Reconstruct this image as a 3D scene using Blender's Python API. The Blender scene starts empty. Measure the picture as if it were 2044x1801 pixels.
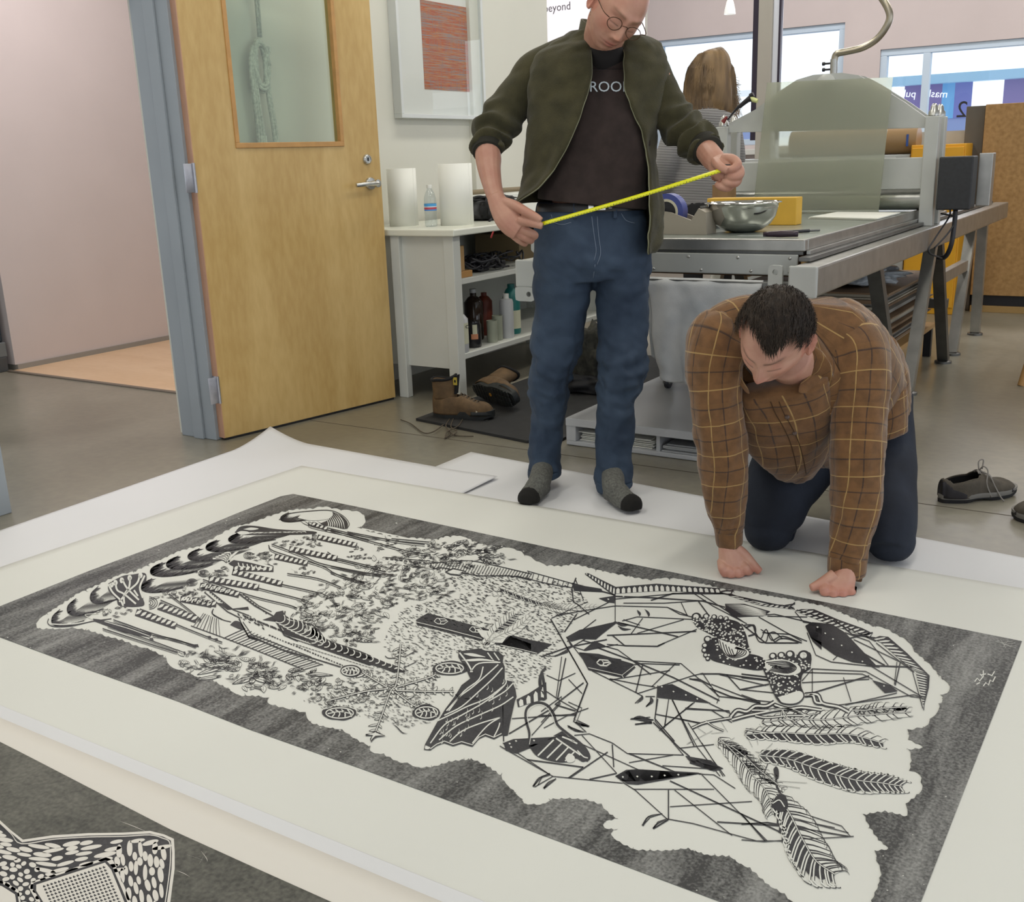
import bpy, bmesh, math, random
from mathutils import Vector, Matrix, noise
from mathutils.geometry import tessellate_polygon
PI = math.pi
SC = bpy.context.scene
COL = SC.collection
R = math.radians

# ------------------------------------------------------------------ camera
F_PX, PITCH, ROLL, CAM_H, YAW = 2070.0, 0.27249, -0.03573, 1.15, R(33)
def _rot(v):
    c, s = math.cos(YAW), math.sin(YAW)
    return Vector((v[0]*c - v[1]*s, v[0]*s + v[1]*c, v[2]))
_f = Vector((0, math.cos(PITCH), -math.sin(PITCH)))
_r = Vector((1, 0, 0)); _u = _r.cross(_f)
CF = _rot(_f)
CR = _rot(_r*math.cos(ROLL) + _u*math.sin(ROLL))
CU = _rot(-_r*math.sin(ROLL) + _u*math.cos(ROLL))
CO = Vector((0, 0, CAM_H))
cam = bpy.data.cameras.new('camera'); camo = bpy.data.objects.new('camera', cam)
COL.objects.link(camo); SC.camera = camo
camo.matrix_world = Matrix(((CR.x, CU.x, -CF.x, 0), (CR.y, CU.y, -CF.y, 0), (CR.z, CU.z, -CF.z, CAM_H), (0, 0, 0, 1)))
cam.sensor_fit = 'HORIZONTAL'; cam.sensor_width = 36; cam.lens = F_PX/2044*36
cam.clip_start = .05; cam.clip_end = 200

# ------------------------------------------------------------------ light
SC.view_settings.view_transform = 'Standard'; SC.view_settings.look = 'None'
SC.view_settings.gamma = 1; SC.view_settings.use_curve_mapping = False
SC.view_settings.exposure = -0.85
w = bpy.data.worlds.new('sky'); SC.world = w; w.use_nodes = True
wn = w.node_tree.nodes; wl = w.node_tree.links
wn['Background'].inputs['Color'].default_value = (0.90, 0.95, 1.0, 1)
wn['Background'].inputs['Strength'].default_value = 1.9
def area(name, loc, size, energy, col, rot=(0, 0, 0)):
    l = bpy.data.lights.new(name, 'AREA'); l.shape = 'RECTANGLE'; l.size, l.size_y = size
    l.energy = energy; l.color = col
    o = bpy.data.objects.new(name, l); o.location = loc; o.rotation_euler = rot; COL.objects.link(o); return o
LAMPS = [(-2.6, 1.6), (-.4, 1.6), (-2.6, 4.6), (-.4, 4.6), (-2.6, 7.6), (-.2, 7.6)]
for lx, ly in LAMPS:
    area('ceiling_lamp_light', (lx, ly, 3.32), (.28, 1.9), 42, (1.0, .965, .87))
area('hall_lamp_light', (-5.0, 3.6, 3.1), (.6, 1.8), 80, (1.0, .92, .90))
area('far_wall_fill', (-3.6, 8.9, 3.3), (2.4, .3), 45, (1.0, .93, .90))  # unseen pair of fill lights, added to brighten the far wall
area('far_wall_fill', (-.6, 8.9, 3.3), (2.4, .3), 45, (1.0, .93, .92))
area('window_light', (-2.2, 9.75, 1.8), (3.6, 1.2), 60, (.80, .88, 1.0), (R(-90), 0, 0))
area('side_window_light', (3.6, 2.4, 1.9), (4.5, 1.8), 55, (.80, .87, 1.0), (0, R(90), 0))

# ------------------------------------------------------------------ helpers
def at(x, y, z=0.0):                       # floor-parallel plane through height z
    d = CF*F_PX + CR*(x-1022) - CU*(y-900.5); return CO + d*((z-CAM_H)/d.z)
def px_(x, y, X):
    d = CF*F_PX + CR*(x-1022) - CU*(y-900.5); return CO + d*(X/d.x)
def py_(x, y, Y):
    d = CF*F_PX + CR*(x-1022) - CU*(y-900.5); return CO + d*(Y/d.y)

MATS = {}
def pm(name, col, rough=.5, metal=0., var=0., vs=8., bump=0., bs=60., spec=.5, stretch=None, col2=None, sheen=0., dist=.002, detail=4, coat=0.):
    m = bpy.data.materials.new(name); m.use_nodes = True
    n, l = m.node_tree.nodes, m.node_tree.links; b = n['Principled BSDF']
    b.inputs['Base Color'].default_value = (*col, 1); b.inputs['Roughness'].default_value = rough
    b.inputs['Metallic'].default_value = metal; b.inputs['Specular IOR Level'].default_value = spec
    if sheen: b.inputs['Sheen Weight'].default_value = sheen
    if coat: b.inputs['Coat Weight'].default_value = coat
    tc = n.new('ShaderNodeTexCoord'); mp = n.new('ShaderNodeMapping'); l.new(tc.outputs['Object'], mp.inputs['Vector'])
    if stretch: mp.inputs['Scale'].default_value = stretch
    if var or col2:
        nz = n.new('ShaderNodeTexNoise'); nz.inputs['Scale'].default_value = vs; nz.inputs['Detail'].default_value = detail
        l.new(mp.outputs[0], nz.inputs['Vector'])
        rp = n.new('ShaderNodeValToRGB'); rp.color_ramp.elements[0].position = .3; rp.color_ramp.elements[1].position = .7
        a = col if col2 else tuple(c*(1-var) for c in col); c2 = col2 if col2 else tuple(min(1, c*(1+var)) for c in col)
        rp.color_ramp.elements[0].color = (*a, 1); rp.color_ramp.elements[1].color = (*c2, 1)
        l.new(nz.outputs['Fac'], rp.inputs[0]); l.new(rp.outputs[0], b.inputs['Base Color'])
    if bump:
        nb = n.new('ShaderNodeTexNoise'); nb.inputs['Scale'].default_value = bs; nb.inputs['Detail'].default_value = 3
        l.new(mp.outputs[0], nb.inputs['Vector'])
        bp = n.new('ShaderNodeBump'); bp.inputs['Strength'].default_value = bump; bp.inputs['Distance'].default_value = dist
        l.new(nb.outputs['Fac'], bp.inputs['Height']); l.new(bp.outputs[0], b.inputs['Normal'])
    MATS[name] = m; return m
def emis(name, col, s):
    m = bpy.data.materials.new(name); m.use_nodes = True; n = m.node_tree.nodes; b = n['Principled BSDF']
    b.inputs['Base Color'].default_value = (*[c*.5 for c in col], 1)
    b.inputs['Emission Color'].default_value = (*col, 1); b.inputs['Emission Strength'].default_value = s; return m
def thin_glass(name, tint, gloss=.35, rough=.0):
    m = bpy.data.materials.new(name); m.use_nodes = True; n, l = m.node_tree.nodes, m.node_tree.links
    n.remove(n['Principled BSDF']); out = n['Material Output']
    t = n.new('ShaderNodeBsdfTransparent'); t.inputs[0].default_value = (*tint, 1)
    g = n.new('ShaderNodeBsdfGlossy'); g.inputs['Roughness'].default_value = rough
    lw = n.new('ShaderNodeLayerWeight'); lw.inputs[0].default_value = .35; fr = n.new('ShaderNodeMath'); fr.operation = 'MULTIPLY_ADD'; fr.inputs[1].default_value = gloss; fr.inputs[2].default_value = .02
    l.new(lw.outputs['Facing'], fr.inputs[0])
    mx = n.new('ShaderNodeMixShader'); l.new(fr.outputs[0], mx.inputs[0]); l.new(t.outputs[0], mx.inputs[1]); l.new(g.outputs[0], mx.inputs[2])
    l.new(mx.outputs[0], out.inputs[0]); return m

def box(bm, x0, x1, y0, y1, z0, z1, bev=0.0, M=None):
    if x0 > x1: x0, x1 = x1, x0
    if y0 > y1: y0, y1 = y1, y0
    if z0 > z1: z0, z1 = z1, z0
    t = bmesh.new()
    bmesh.ops.create_cube(t, size=1, matrix=Matrix.Translation(((x0+x1)/2, (y0+y1)/2, (z0+z1)/2)) @ Matrix.Diagonal((x1-x0, y1-y0, z1-z0, 1)))
    if bev: bmesh.ops.bevel(t, geom=t.edges[:], offset=min(bev, .45*min(x1-x0, y1-y0, z1-z0)), segments=2, profile=.5, affect='EDGES')
    merge(bm, t, M); return bm
def merge(bm, t, M=None):
    me = bpy.data.meshes.new('tmp'); t.to_mesh(me); t.free()
    if M is not None: me.transform(M)
    bm.from_mesh(me); bpy.data.meshes.remove(me)
def frame_of(d):
    d = d.normalized(); a = Vector((0, 0, 1)) if abs(d.z) < .95 else Vector((1, 0, 0))
    u = d.cross(a).normalized(); return u, d.cross(u).normalized()
def crom(pts, n=6):
    P = [Vector(p) for p in pts]
    if len(P) < 3: return P
    out = []
    for i in range(len(P)-1):
        p0 = P[i-1] if i else P[0]*2-P[1]; p1, p2 = P[i], P[i+1]; p3 = P[i+2] if i+2 < len(P) else P[-1]*2-P[-2]
        for k in range(n):
            t = k/n; out.append(.5*((2*p1)+(p2-p0)*t+(2*p0-5*p1+4*p2-p3)*t*t+(3*p1-p0-3*p2+p3)*t**3))
    out.append(P[-1]); return out
def tube(bm, pts, r, seg=10, smooth=0, cap=True):
    """swept tube; r a number or one radius per point"""
    P = [Vector(p) for p in pts]; rr = list(r) if hasattr(r, '__len__') else [r]*len(P)
    if smooth:
        Q = crom(P, smooth); q = []
        for i in range(len(Q)):
            t = i/smooth; k = min(int(t), len(P)-2); q.append(rr[k]+(rr[k+1]-rr[k])*(t-k))
        P, rr = Q, q
    u = None; rings = []
    for i, p in enumerate(P):
        d = (P[min(i+1, len(P)-1)]-P[max(i-1, 0)])
        if d.length < 1e-9: d = Vector((0, 0, 1))
        d.normalize()
        if u is None: u, v = frame_of(d)
        else:
            u = (u-d*u.dot(d)); u = u.normalized() if u.length > 1e-6 else frame_of(d)[0]
        v = d.cross(u)
        rings.append([bm.verts.new(p+(u*math.cos(2*PI*k/seg)+v*math.sin(2*PI*k/seg))*rr[i]) for k in range(seg)])
    for a, b in zip(rings, rings[1:]):
        for k in range(seg): bm.faces.new((a[k], a[(k+1) % seg], b[(k+1) % seg], b[k]))
    if cap: bm.faces.new(rings[0][::-1]); bm.faces.new(rings[-1])
    return bm
def lathe(bm, prof, c=(0, 0, 0), seg=28, axis=None):
    """prof (r,z) pairs; axis = optional Matrix"""
    M = axis if axis is not None else Matrix.Translation(c)
    rings = []
    for r, z in prof:
        if r < 1e-6: rings.append([bm.verts.new(M @ Vector((0, 0, z)))])
        else: rings.append([bm.verts.new(M @ Vector((r*math.cos(2*PI*k/seg), r*math.sin(2*PI*k/seg), z))) for k in range(seg)])
    for a, b in zip(rings, rings[1:]):
        for k in range(seg):
            k2 = (k+1) % seg
            if len(a) == 1 and len(b) == 1: continue
            if len(a) == 1: bm.faces.new((a[0], b[k], b[k2]))
            elif len(b) == 1: bm.faces.new((a[k], a[k2], b[0]))
            else: bm.faces.new((a[k], a[k2], b[k2], b[k]))
    return bm
def prism(bm, poly, d):
    """poly: 3D points of a planar outline, extruded by vector d"""
    d = Vector(d); P = [Vector(p) for p in poly]; n = len(P)
    a = [bm.verts.new(p) for p in P]; b = [bm.verts.new(p+d) for p in P]
    for t in tessellate_polygon([P]):
        try: bm.faces.new([a[i] for i in t]); bm.faces.new([b[i] for i in reversed(t)])
        except ValueError: pass
    for i in range(n): bm.faces.new((a[i], a[(i+1) % n], b[(i+1) % n], b[i]))
    return bm
def obj(name, bm, mat, parent=None, smooth=None, norm=True, mats=None):
    """world-space bmesh -> one mesh object (moved to its parent's frame)"""
    if isinstance(bm, bmesh.types.BMesh):
        if norm and len(bm.faces) < 60000: bmesh.ops.recalc_face_normals(bm, faces=bm.faces)
        me = bpy.data.meshes.new(name); bm.to_mesh(me); bm.free()
    else: me = bm
    if mats:
        for m in mats: me.materials.append(m)
    else: me.materials.append(mat)
    o = bpy.data.objects.new(name, me); COL.objects.link(o)
    if parent is not None:
        Mw = parent_world(parent)
        me.transform(Mw.inverted()); o.parent = parent
    else:
        # put the origin at the base centre
        if len(me.vertices):
            xs = [v.co for v in me.vertices]
            c = Vector(((min(v.x for v in xs)+max(v.x for v in xs))/2, (min(v.y for v in xs)+max(v.y for v in xs))/2, min(v.z for v in xs)))
            me.transform(Matrix.Translation(-c)); o.location = c
    if smooth is not None:
        for p in me.polygons: p.use_smooth = True
        if smooth < 179:
            try: me.set_sharp_from_angle(angle=R(smooth))
            except Exception: pass
    return o
def local(o): return Matrix.LocRotScale(o.location, o.rotation_euler, o.scale)
def parent_world(o):
    M = local(o)
    while o.parent: o = o.parent; M = local(o) @ M
    return M
def thing(name, label, cat, loc=(0, 0, 0), rotz=0, group=None, kind=None):
    o = bpy.data.objects.new(name, None); COL.objects.link(o); o.empty_display_size = .1
    o.location = loc; o.rotation_euler = (0, 0, rotz)
    if label: o['label'] = label; o['category'] = cat
    if group: o['group'] = group
    if kind: o['kind'] = kind
    return o
def tag(o, label, cat, group=None):
    o['label'] = label; o['category'] = cat
    if group: o['group'] = group
    return o
def struct(name, bm, m, parent=None, smooth=None):
    o = obj(name, bm, m, parent, smooth)
    if parent is None: o['kind'] = 'structure'
    return o
def B(): return bmesh.new()
def bx(*a, **k): return box(bmesh.new(), *a, **k)
def dup(root, loc, rotz=None):
    r = root.copy(); COL.objects.link(r); r.location = loc
    if rotz is not None: r.rotation_euler = (0, 0, rotz)
    for ch in list(root.children):
        c = ch.copy(); COL.objects.link(c); c.parent = r
        for g in ch.children:
            d = g.copy(); COL.objects.link(d); d.parent = c
    return r
def text_bm(s, size, M, depth=.0006):
    cu = bpy.data.curves.new('t', 'FONT'); cu.body = s; cu.size = size; cu.extrude = depth; cu.align_x = 'CENTER'; cu.align_y = 'CENTER'; cu.resolution_u = 3
    o = bpy.data.objects.new('t', cu); COL.objects.link(o)
    dg = bpy.context.evaluated_depsgraph_get(); me = bpy.data.meshes.new_from_object(o.evaluated_get(dg))
    me.transform(M); bm = bmesh.new(); bm.from_mesh(me)
    bpy.data.objects.remove(o); bpy.data.curves.remove(cu); bpy.data.meshes.remove(me); return bm
def basis(o, x, y):
    """matrix with origin o, local x along x, local y along y"""
    x = Vector(x).normalized(); z = x.cross(Vector(y)).normalized(); y = z.cross(x)
    return Matrix(((x.x, y.x, z.x, o[0]), (x.y, y.y, z.y, o[1]), (x.z, y.z, z.z, o[2]), (0, 0, 0, 1)))
# ------------------------------------------------------------------ materials of the room
def concrete():
    m = pm('polished_concrete', (.2, .19, .16), .32)
    n, l = m.node_tree.nodes, m.node_tree.links; b = n['Principled BSDF']
    tc = n.new('ShaderNodeTexCoord')
    a = n.new('ShaderNodeTexNoise'); a.inputs['Scale'].default_value = 1.1; a.inputs['Detail'].default_value = 4; a.inputs['Roughness'].default_value = .45; a.inputs['Distortion'].default_value = .3
    c = n.new('ShaderNodeTexNoise'); c.inputs['Scale'].default_value = 26; c.inputs['Detail'].default_value = 3
    l.new(tc.outputs['Object'], a.inputs['Vector']); l.new(tc.outputs['Object'], c.inputs['Vector'])
    r1 = n.new('ShaderNodeValToRGB'); e = r1.color_ramp.elements
    e[0].position = .25; e[0].color = (.150, .137, .105, 1); e[1].position = .75; e[1].color = (.315, .292, .240, 1)
    x = r1.color_ramp.elements.new(.5); x.color = (.23, .213, .168, 1)
    r2 = n.new('ShaderNodeValToRGB'); r2.color_ramp.elements[0].position = .3; r2.color_ramp.elements[1].position = .75
    r2.color_ramp.elements[0].color = (.9, .9, .9, 1); r2.color_ramp.elements[1].color = (1.08, 1.07, 1.05, 1)
    l.new(a.outputs['Fac'], r1.inputs[0]); l.new(c.outputs['Fac'], r2.inputs[0])
    mx = n.new('ShaderNodeMix'); mx.data_type = 'RGBA'; mx.blend_type = 'MULTIPLY'; mx.inputs[0].default_value = 1
    l.new(r1.outputs[0], mx.inputs[6]); l.new(r2.outputs[0], mx.inputs[7]); l.new(mx.outputs[2], b.inputs['Base Color'])
    rr = n.new('ShaderNodeMapRange'); rr.inputs['To Min'].default_value = .24; rr.inputs['To Max'].default_value = .38
    l.new(a.outputs['Fac'], rr.inputs['Value']); l.new(rr.outputs[0], b.inputs['Roughness'])
    b.inputs['Specular IOR Level'].default_value = .6
    return m
def woodmat(name, c1, c2, ax='X', scale=3.0, rough=.35, dist=6., coords='Object', stretch=(1, 1, .12), coat=.0):
    m = pm(name, c1, rough, coat=coat); n, l = m.node_tree.nodes, m.node_tree.links; b = n['Principled BSDF']
    tc = n.new('ShaderNodeTexCoord'); mp = n.new('ShaderNodeMapping'); mp.inputs['Scale'].default_value = stretch
    l.new(tc.outputs[coords], mp.inputs[0])
    nz = n.new('ShaderNodeTexNoise'); nz.inputs['Scale'].default_value = scale; nz.inputs['Detail'].default_value = 2; nz.inputs['Distortion'].default_value = .6
    l.new(mp.outputs[0], nz.inputs['Vector'])
    ml = n.new('ShaderNodeMath'); ml.operation = 'MULTIPLY'; ml.inputs[1].default_value = dist*3
    l.new(nz.outputs['Fac'], ml.inputs[0]); sn = n.new('ShaderNodeMath'); sn.operation = 'SINE'; l.new(ml.outputs[0], sn.inputs[0])
    fine = n.new('ShaderNodeTexNoise'); fine.inputs['Scale'].default_value = scale*18; fine.inputs['Detail'].default_value = 3
    l.new(mp.outputs[0], fine.inputs['Vector'])
    ad = n.new('ShaderNodeMath'); ad.operation = 'MULTIPLY_ADD'; ad.inputs[1].default_value = .2
    l.new(sn.outputs[0], ad.inputs[0]); l.new(fine.outputs['Fac'], ad.inputs[2])
    r = n.new('ShaderNodeValToRGB'); r.color_ramp.elements[0].position = .2; r.color_ramp.elements[1].position = .8
    r.color_ramp.elements[0].color = (*c1, 1); r.color_ramp.elements[1].color = (*c2, 1)
    l.new(ad.outputs[0], r.inputs[0]); l.new(r.outputs[0], b.inputs['Base Color']); return m
m_conc = concrete()
m_birch = woodmat('birch_veneer', (.50, .325, .115), (.61, .425, .175), scale=2.2, rough=.32, dist=7, stretch=(1, 1, .28))
m_birch_edge = woodmat('door_edge_wood', (.42, .22, .14), (.5, .28, .18), scale=4, rough=.45)
m_stop = pm('oak_stop', (.50, .27, .09), .4, var=.1, vs=20)
m_ofloor = woodmat('hall_floor_board', (.66, .45, .27), (.74, .53, .34), scale=2, rough=.35, stretch=(.3, 1.5, 1))
m_pink = pm('pink_white_wall_paint', (.62, .56, .56), .8, var=.02, vs=3, bump=.15, bs=220, dist=.001)
m_wall = pm('offwhite_wall_paint', (.66, .65, .575), .7, var=.02, vs=2, bump=.1, bs=200, dist=.001)
m_farwall = pm('mauve_beige_wall_paint', (.58, .51, .50), .8, var=.03, vs=2)
m_dgrey = pm('grey_frame_paint', (.30, .33, .36), .42, var=.05, vs=3, bump=.08, bs=90)
m_ceil = pm('ceiling_white', (.75, .74, .7), .9)
m_steel = pm('brushed_steel', (.52, .52, .50), .3, 1.0, var=.08, vs=30, bump=.05, bs=300)
m_white = pm('white_paint', (.72, .72, .68), .5, var=.03, vs=4)
m_glass = thin_glass('door_glass', (.90, .95, .90))
m_wglass = thin_glass('window_glass', (.93, .97, 1.0))
m_bluefr = pm('pale_blue_window_frame', (.55, .66, .78), .35)
m_black = pm('black_paint', (.015, .015, .02), .4)

# ------------------------------------------------------------------ shell
struct('floor', bx(-9, 5, -3, 11, -.12, 0), m_conc)
struct('floor_hall', bx(-6.06, -3.75, 3.655, 6.2, -.02, .004), m_ofloor)
struct('trim_threshold', bx(-6.06, -3.75, 3.63, 3.66, 0, .008), pm('threshold_metal', (.16, .13, .10), .4))
struct('trim_5', bx(-3.4, 4.5, 3.49, 3.495, 0, .0006), pm('floor_joint', (.07, .055, .04), .8))
struct('ceiling', bx(-9, 5, -3, 11, 3.5, 3.6), m_ceil)
struct('wall_left', bx(-6.2, -6.06, 3.69, 8, .035, 3.5), m_pink)
struct('baseboard_left', bx(-6.19, -6.05, 3.70, 8, .0, .035), pm('grey_base_gap', (.30, .29, .27), .5))
b = bx(-3.80, -3.62, 3.06, 5.30, 0, 3.5); box(b, -3.8, -3.62, 1.9, 3.06, 2.16, 3.5); box(b, -3.8, -3.62, -3, 1.94, 0, 3.5)
struct('wall_partition', b, m_wall)
struct('wall_hall_end', bx(-6.2, -4.1, 6.2, 6.35, 0, 3.5), m_pink)
struct('trim_1', bx(-3.70, -3.585, 5.24, px_(1093, 60, -3.585).y, 0, 3.5, bev=.004), m_wall)
# door frame, stepped profile of the jamb
def jamb(y, s):
    bm = B()
    box(bm, -3.755, -3.60, y, y+s*.05, 0, 2.14, .003)
    box(bm, -3.66, -3.60, y-s*.014, y, 0, 2.14, .003)
    box(bm, -3.60, -3.53, y-s*.0, y+s*.05, 0, 2.14, .003)
    return bm
fr = thing('door_frame', 'grey painted steel door frame around the open doorway', 'door frame', (-3.6, 2.5, 0), kind='structure')
del fr['label']; del fr['category']; fr.name = 'trim_2'
obj('jamb', jamb(3.03, 1), m_dgrey, fr); obj('jamb', jamb(1.99, -1), m_dgrey, fr)
obj('jamb', bx(-3.60, -3.43, 1.925, 1.985, 0, 2.2, .003), m_dgrey, fr)
obj('header', bx(-3.755, -3.505, 1.94, 3.08, 2.14, 2.2), m_dgrey, fr)

# the open birch door (local frame: x along the leaf, y out of its face)
dd = Vector((.18, .98, 0)).normalized(); dang = math.atan2(dd.y, dd.x)
door = thing('door_1', None, None, (-3.489, 3.044, 0), dang, kind='structure')
DM = local(door)
def dbx(x0, x1, y0, y1, z0, z1, bev=.0015, bm=None): return box(bm or B(), x0, x1, y0, y1, z0, z1, bev, DM)
# face is at y=0, thickness goes to +y (toward the wall); leaf built round the glass opening
b = dbx(0, .995, 0, .045, .012, 1.255, 0); dbx(0, .215, 0, .045, 1.255, 2.12, 0, b); dbx(.77, .995, 0, .045, 1.255, 2.12, 0, b); dbx(.215, .77, 0, .045, 1.98, 2.12, 0, b)
obj('leaf', b, m_birch, door)
b = dbx(-.004, .0, 0, .045, .012, 2.12, 0); e = obj('edge_band', b, m_birch_edge, door)
b = B()
for a in ((.205, .785, 1.243, 1.265), (.205, .225, 1.265, 1.98), (.765, .785, 1.265, 1.98), (.205, .785, 1.96, 1.985)):
    dbx(a[0], a[1], -.006, .02, a[2], a[3], .002, b)
obj('glazing_stop', b, m_stop, door)
obj('pane', dbx(.22, .77, .02, .026, 1.26, 1.97, 0), m_glass, door)
m_hinge = pm('hinge_steel', (.46, .46, .50), .38, .9, var=.1, vs=40)
for hz in (1.128, .232, 2.0):
    b = B(); dbx(-.007, -.003, .004, .043, hz-.058, hz+.058, .001, b)
    dbx(-.052, -.006, -.004, -.001, hz-.058, hz+.058, .001, b)
    tube(b, [DM @ Vector((-.008, -.006, hz-.06)), DM @ Vector((-.008, -.006, hz+.06))], .0065, 10)
    h = obj('hinge', b, m_hinge, door, 40)
    b = B()
    for k in (-.04, -.014, .014, .04):
        for yy in (.014, .032):
            tube(b, [DM @ Vector((-.006, yy, hz+k)), DM @ Vector((-.0085, yy, hz+k))], .0035, 8)
    obj('screws', b, m_steel, h)
b = B(); Mx = DM @ Matrix.Translation((.925, 0, 1.07)) @ Matrix.Rotation(R(90), 4, 'X')
lathe(b, [(0, .0), (.03, 0), (.03, .007), (.026, .012), (.013, .014), (.013, .05), (.018, .052), (.018, .062), (0, .064)], seg=24, axis=Mx)
lv = obj('lever_handle', b, m_steel, door, 40)
b = B(); tube(b, [DM @ Vector(p) for p in ((.925, -.055, 1.07), (.905, -.06, 1.071), (.87, -.062, 1.07), (.83, -.06, 1.068), (.80, -.052, 1.066))], [.012, .0115, .010, .0105, .0095], 12, 4)
box(b, .925, .985, -.003, .002, 1.055, 1.085, .001, DM)
obj('lever', b, m_steel, lv, 50)
b = B(); lathe(b, [(0, 0), (.024, 0), (.023, .008), (.018, .013), (.016, .013), (.015, .01), (0, .01)], seg=24, axis=DM @ Matrix.Translation((.915, 0, 1.182)) @ Matrix.Rotation(R(90), 4, 'X'))
dbo = obj('deadbolt', b, m_steel, door, 40)
obj('keyhole', dbx(.913, .917, -.0145, -.010, 1.174, 1.190, .0), m_black, dbo)
obj('door_sweep', dbx(.01, .99, .004, .04, .0, .014, .002), m_black, door)

# far wall with its two windows
YW = 10.0
W1 = (-4.63, -2.79, 1.22, 2.24); W2 = (-2.47, .9, 1.20, 1.985)
b = B()
box(b, -9, W1[0], YW, YW+.2, 0, 3.5); box(b, W1[1], W2[0], YW, YW+.2, 0, 3.5); box(b, W2[1], 5, YW, YW+.2, 0, 3.5)
for W in (W1, W2): box(b, W[0], W[1], YW, YW+.2, 0, W[2]); box(b, W[0], W[1], YW, YW+.2, W[3], 3.5)
struct('wall_far', b, m_farwall)
def window(name, W, mull, glass=m_wglass):
    t = thing(name, None, None, ((W[0]+W[1])/2, YW+.08, W[2]), kind='structure')
    f = .055; b = B()
    box(b, W[0], W[1], YW+.02, YW+.1, W[2], W[2]+f, .004); box(b, W[0], W[1], YW+.02, YW+.1, W[3]-f, W[3], .004)
    box(b, W[0], W[0]+f, YW+.02, YW+.1, W[2]+f, W[3]-f, .004); box(b, W[1]-f, W[1], YW+.02, YW+.1, W[2]+f, W[3]-f, .004)
    obj('window_frame', b, m_bluefr, t)
    xs = [W[0]+f]+mull+[W[1]-f]
    for mx_ in mull: obj('mullion', bx(mx_-.03, mx_+.03, YW+.02, YW+.1, W[2]+f, W[3]-f, .004), m_bluefr, t)
    for a, c in zip(xs, xs[1:]): obj('pane', bx(a, c, YW+.055, YW+.06, W[2]+f, W[3]-f), glass, t)
    return t
window('window_1', W1, []); window('window_2', W2, [-2.08, -.35])
# partition post between the work room and the front room
m_post = pm('beige_post', (.43, .40, .35), .6, var=.03, vs=3)
pt = thing('trim_3', None, None, (-2.82, 8.05, 0), kind='structure')
obj('post_core', bx(-2.875, -2.77, 8.0, 8.12, 0, 3.5, .003), m_post, pt)
obj('post_highlight', bx(-2.77, -2.725, 8.03, 8.12, 0, 3.5, .003), pm('post_highlight_pale', (.7, .72, .8), .4), pt)  # pale bluish strip paints the light reflected along the post's edge
obj('dark_gasket', bx(-2.915, -2.875, 8.0, 8.05, 1.24, 3.5), pm('dark_gasket', (.02, .012, .03), .5), pt)
obj('dark_gasket', bx(-2.725, -2.708, 8.02, 8.06, 1.24, 3.5), MATS['dark_gasket'], pt)
# low wall / sill beneath the far windows
struct('trim_4', bx(-9, 5, 9.86, 10.0, 1.13, 1.18, .004), m_white)

# backlit panel with a line of lettering, seen past the end of the partition
p0 = py_(1093, 90, 7.2); p1 = py_(1283, 90, 7.2)
sg = thing('backlit_sign', 'glowing white backlit panel printed with pale grey word beyond', 'sign', ((p0.x+p1.x)/2, 7.2, 1.30))
obj('panel', bx(p0.x-.7, p1.x, 7.2, 7.24, 1.62, 2.5, .003), emis('backlit_white', (1.0, .97, 1.0), 1.5), sg)
obj('stand_frame', bx(p0.x-.7, p1.x, 7.245, 7.28, .0, 2.5, .003), m_post, sg)
tp = py_(1112, 15, 7.195)
tb = text_bm('beyond', .078, basis((tp.x, 7.196, tp.z), (1, 0, 0), (0, 0, 1)))
obj('lettering', tb, pm('sign_grey', (.25, .24, .27), .6), sg)

# street outside
m_bwhite = emis('facade_daylight_glow', (1, 1, 1), 1.7)  # facade glows by itself, standing in for bright daylight on it
bl = thing('shop_building', 'pale shop building across the street with blue tinted windows', 'building', (1, 19, 0))
YB = 19.5
Z = [py_(1900, y, YB).z for y in (520, 236, 166, 148, 60)]; xs_ = [py_(x, 200, YB).x for x in (1805, 1880, 1905, 1940, 2002, 2100)]
obj('facade_base', bx(-14, 12, YB, 20, -1, Z[1], 0), pm('facade_base', (.30, .36, .60), .8), bl)
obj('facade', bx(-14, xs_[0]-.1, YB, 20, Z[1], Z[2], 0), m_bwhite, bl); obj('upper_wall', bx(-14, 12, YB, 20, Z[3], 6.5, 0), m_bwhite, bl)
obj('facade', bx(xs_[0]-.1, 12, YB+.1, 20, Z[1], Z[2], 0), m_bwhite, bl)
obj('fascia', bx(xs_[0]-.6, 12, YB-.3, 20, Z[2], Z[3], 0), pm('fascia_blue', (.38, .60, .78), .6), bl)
m_sw = pm('shop_window_violet', (.22, .24, .56), .3); m_sf = pm('shop_frame_blue', (.20, .48, .80), .4)
m_sv = pm('shop_window_mauve', (.26, .20, .42), .3)
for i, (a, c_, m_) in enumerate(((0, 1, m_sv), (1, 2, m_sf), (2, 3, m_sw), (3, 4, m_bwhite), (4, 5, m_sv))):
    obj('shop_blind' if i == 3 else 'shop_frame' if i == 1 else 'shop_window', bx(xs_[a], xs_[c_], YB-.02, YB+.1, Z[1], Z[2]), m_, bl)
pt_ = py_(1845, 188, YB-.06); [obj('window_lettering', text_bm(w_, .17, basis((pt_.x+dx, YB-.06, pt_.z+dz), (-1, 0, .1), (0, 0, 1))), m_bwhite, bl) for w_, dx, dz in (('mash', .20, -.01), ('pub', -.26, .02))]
pt_ = py_(1919, 220, 9.99); b = text_bm('2', .19, basis((pt_.x, 10.02, pt_.z), (-1, 0, 0), (0, 0, 1)))
tag(obj('window_numeral', b, m_black, None), 'dark numeral two seen reversed on the window glass', 'lettering')

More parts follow.
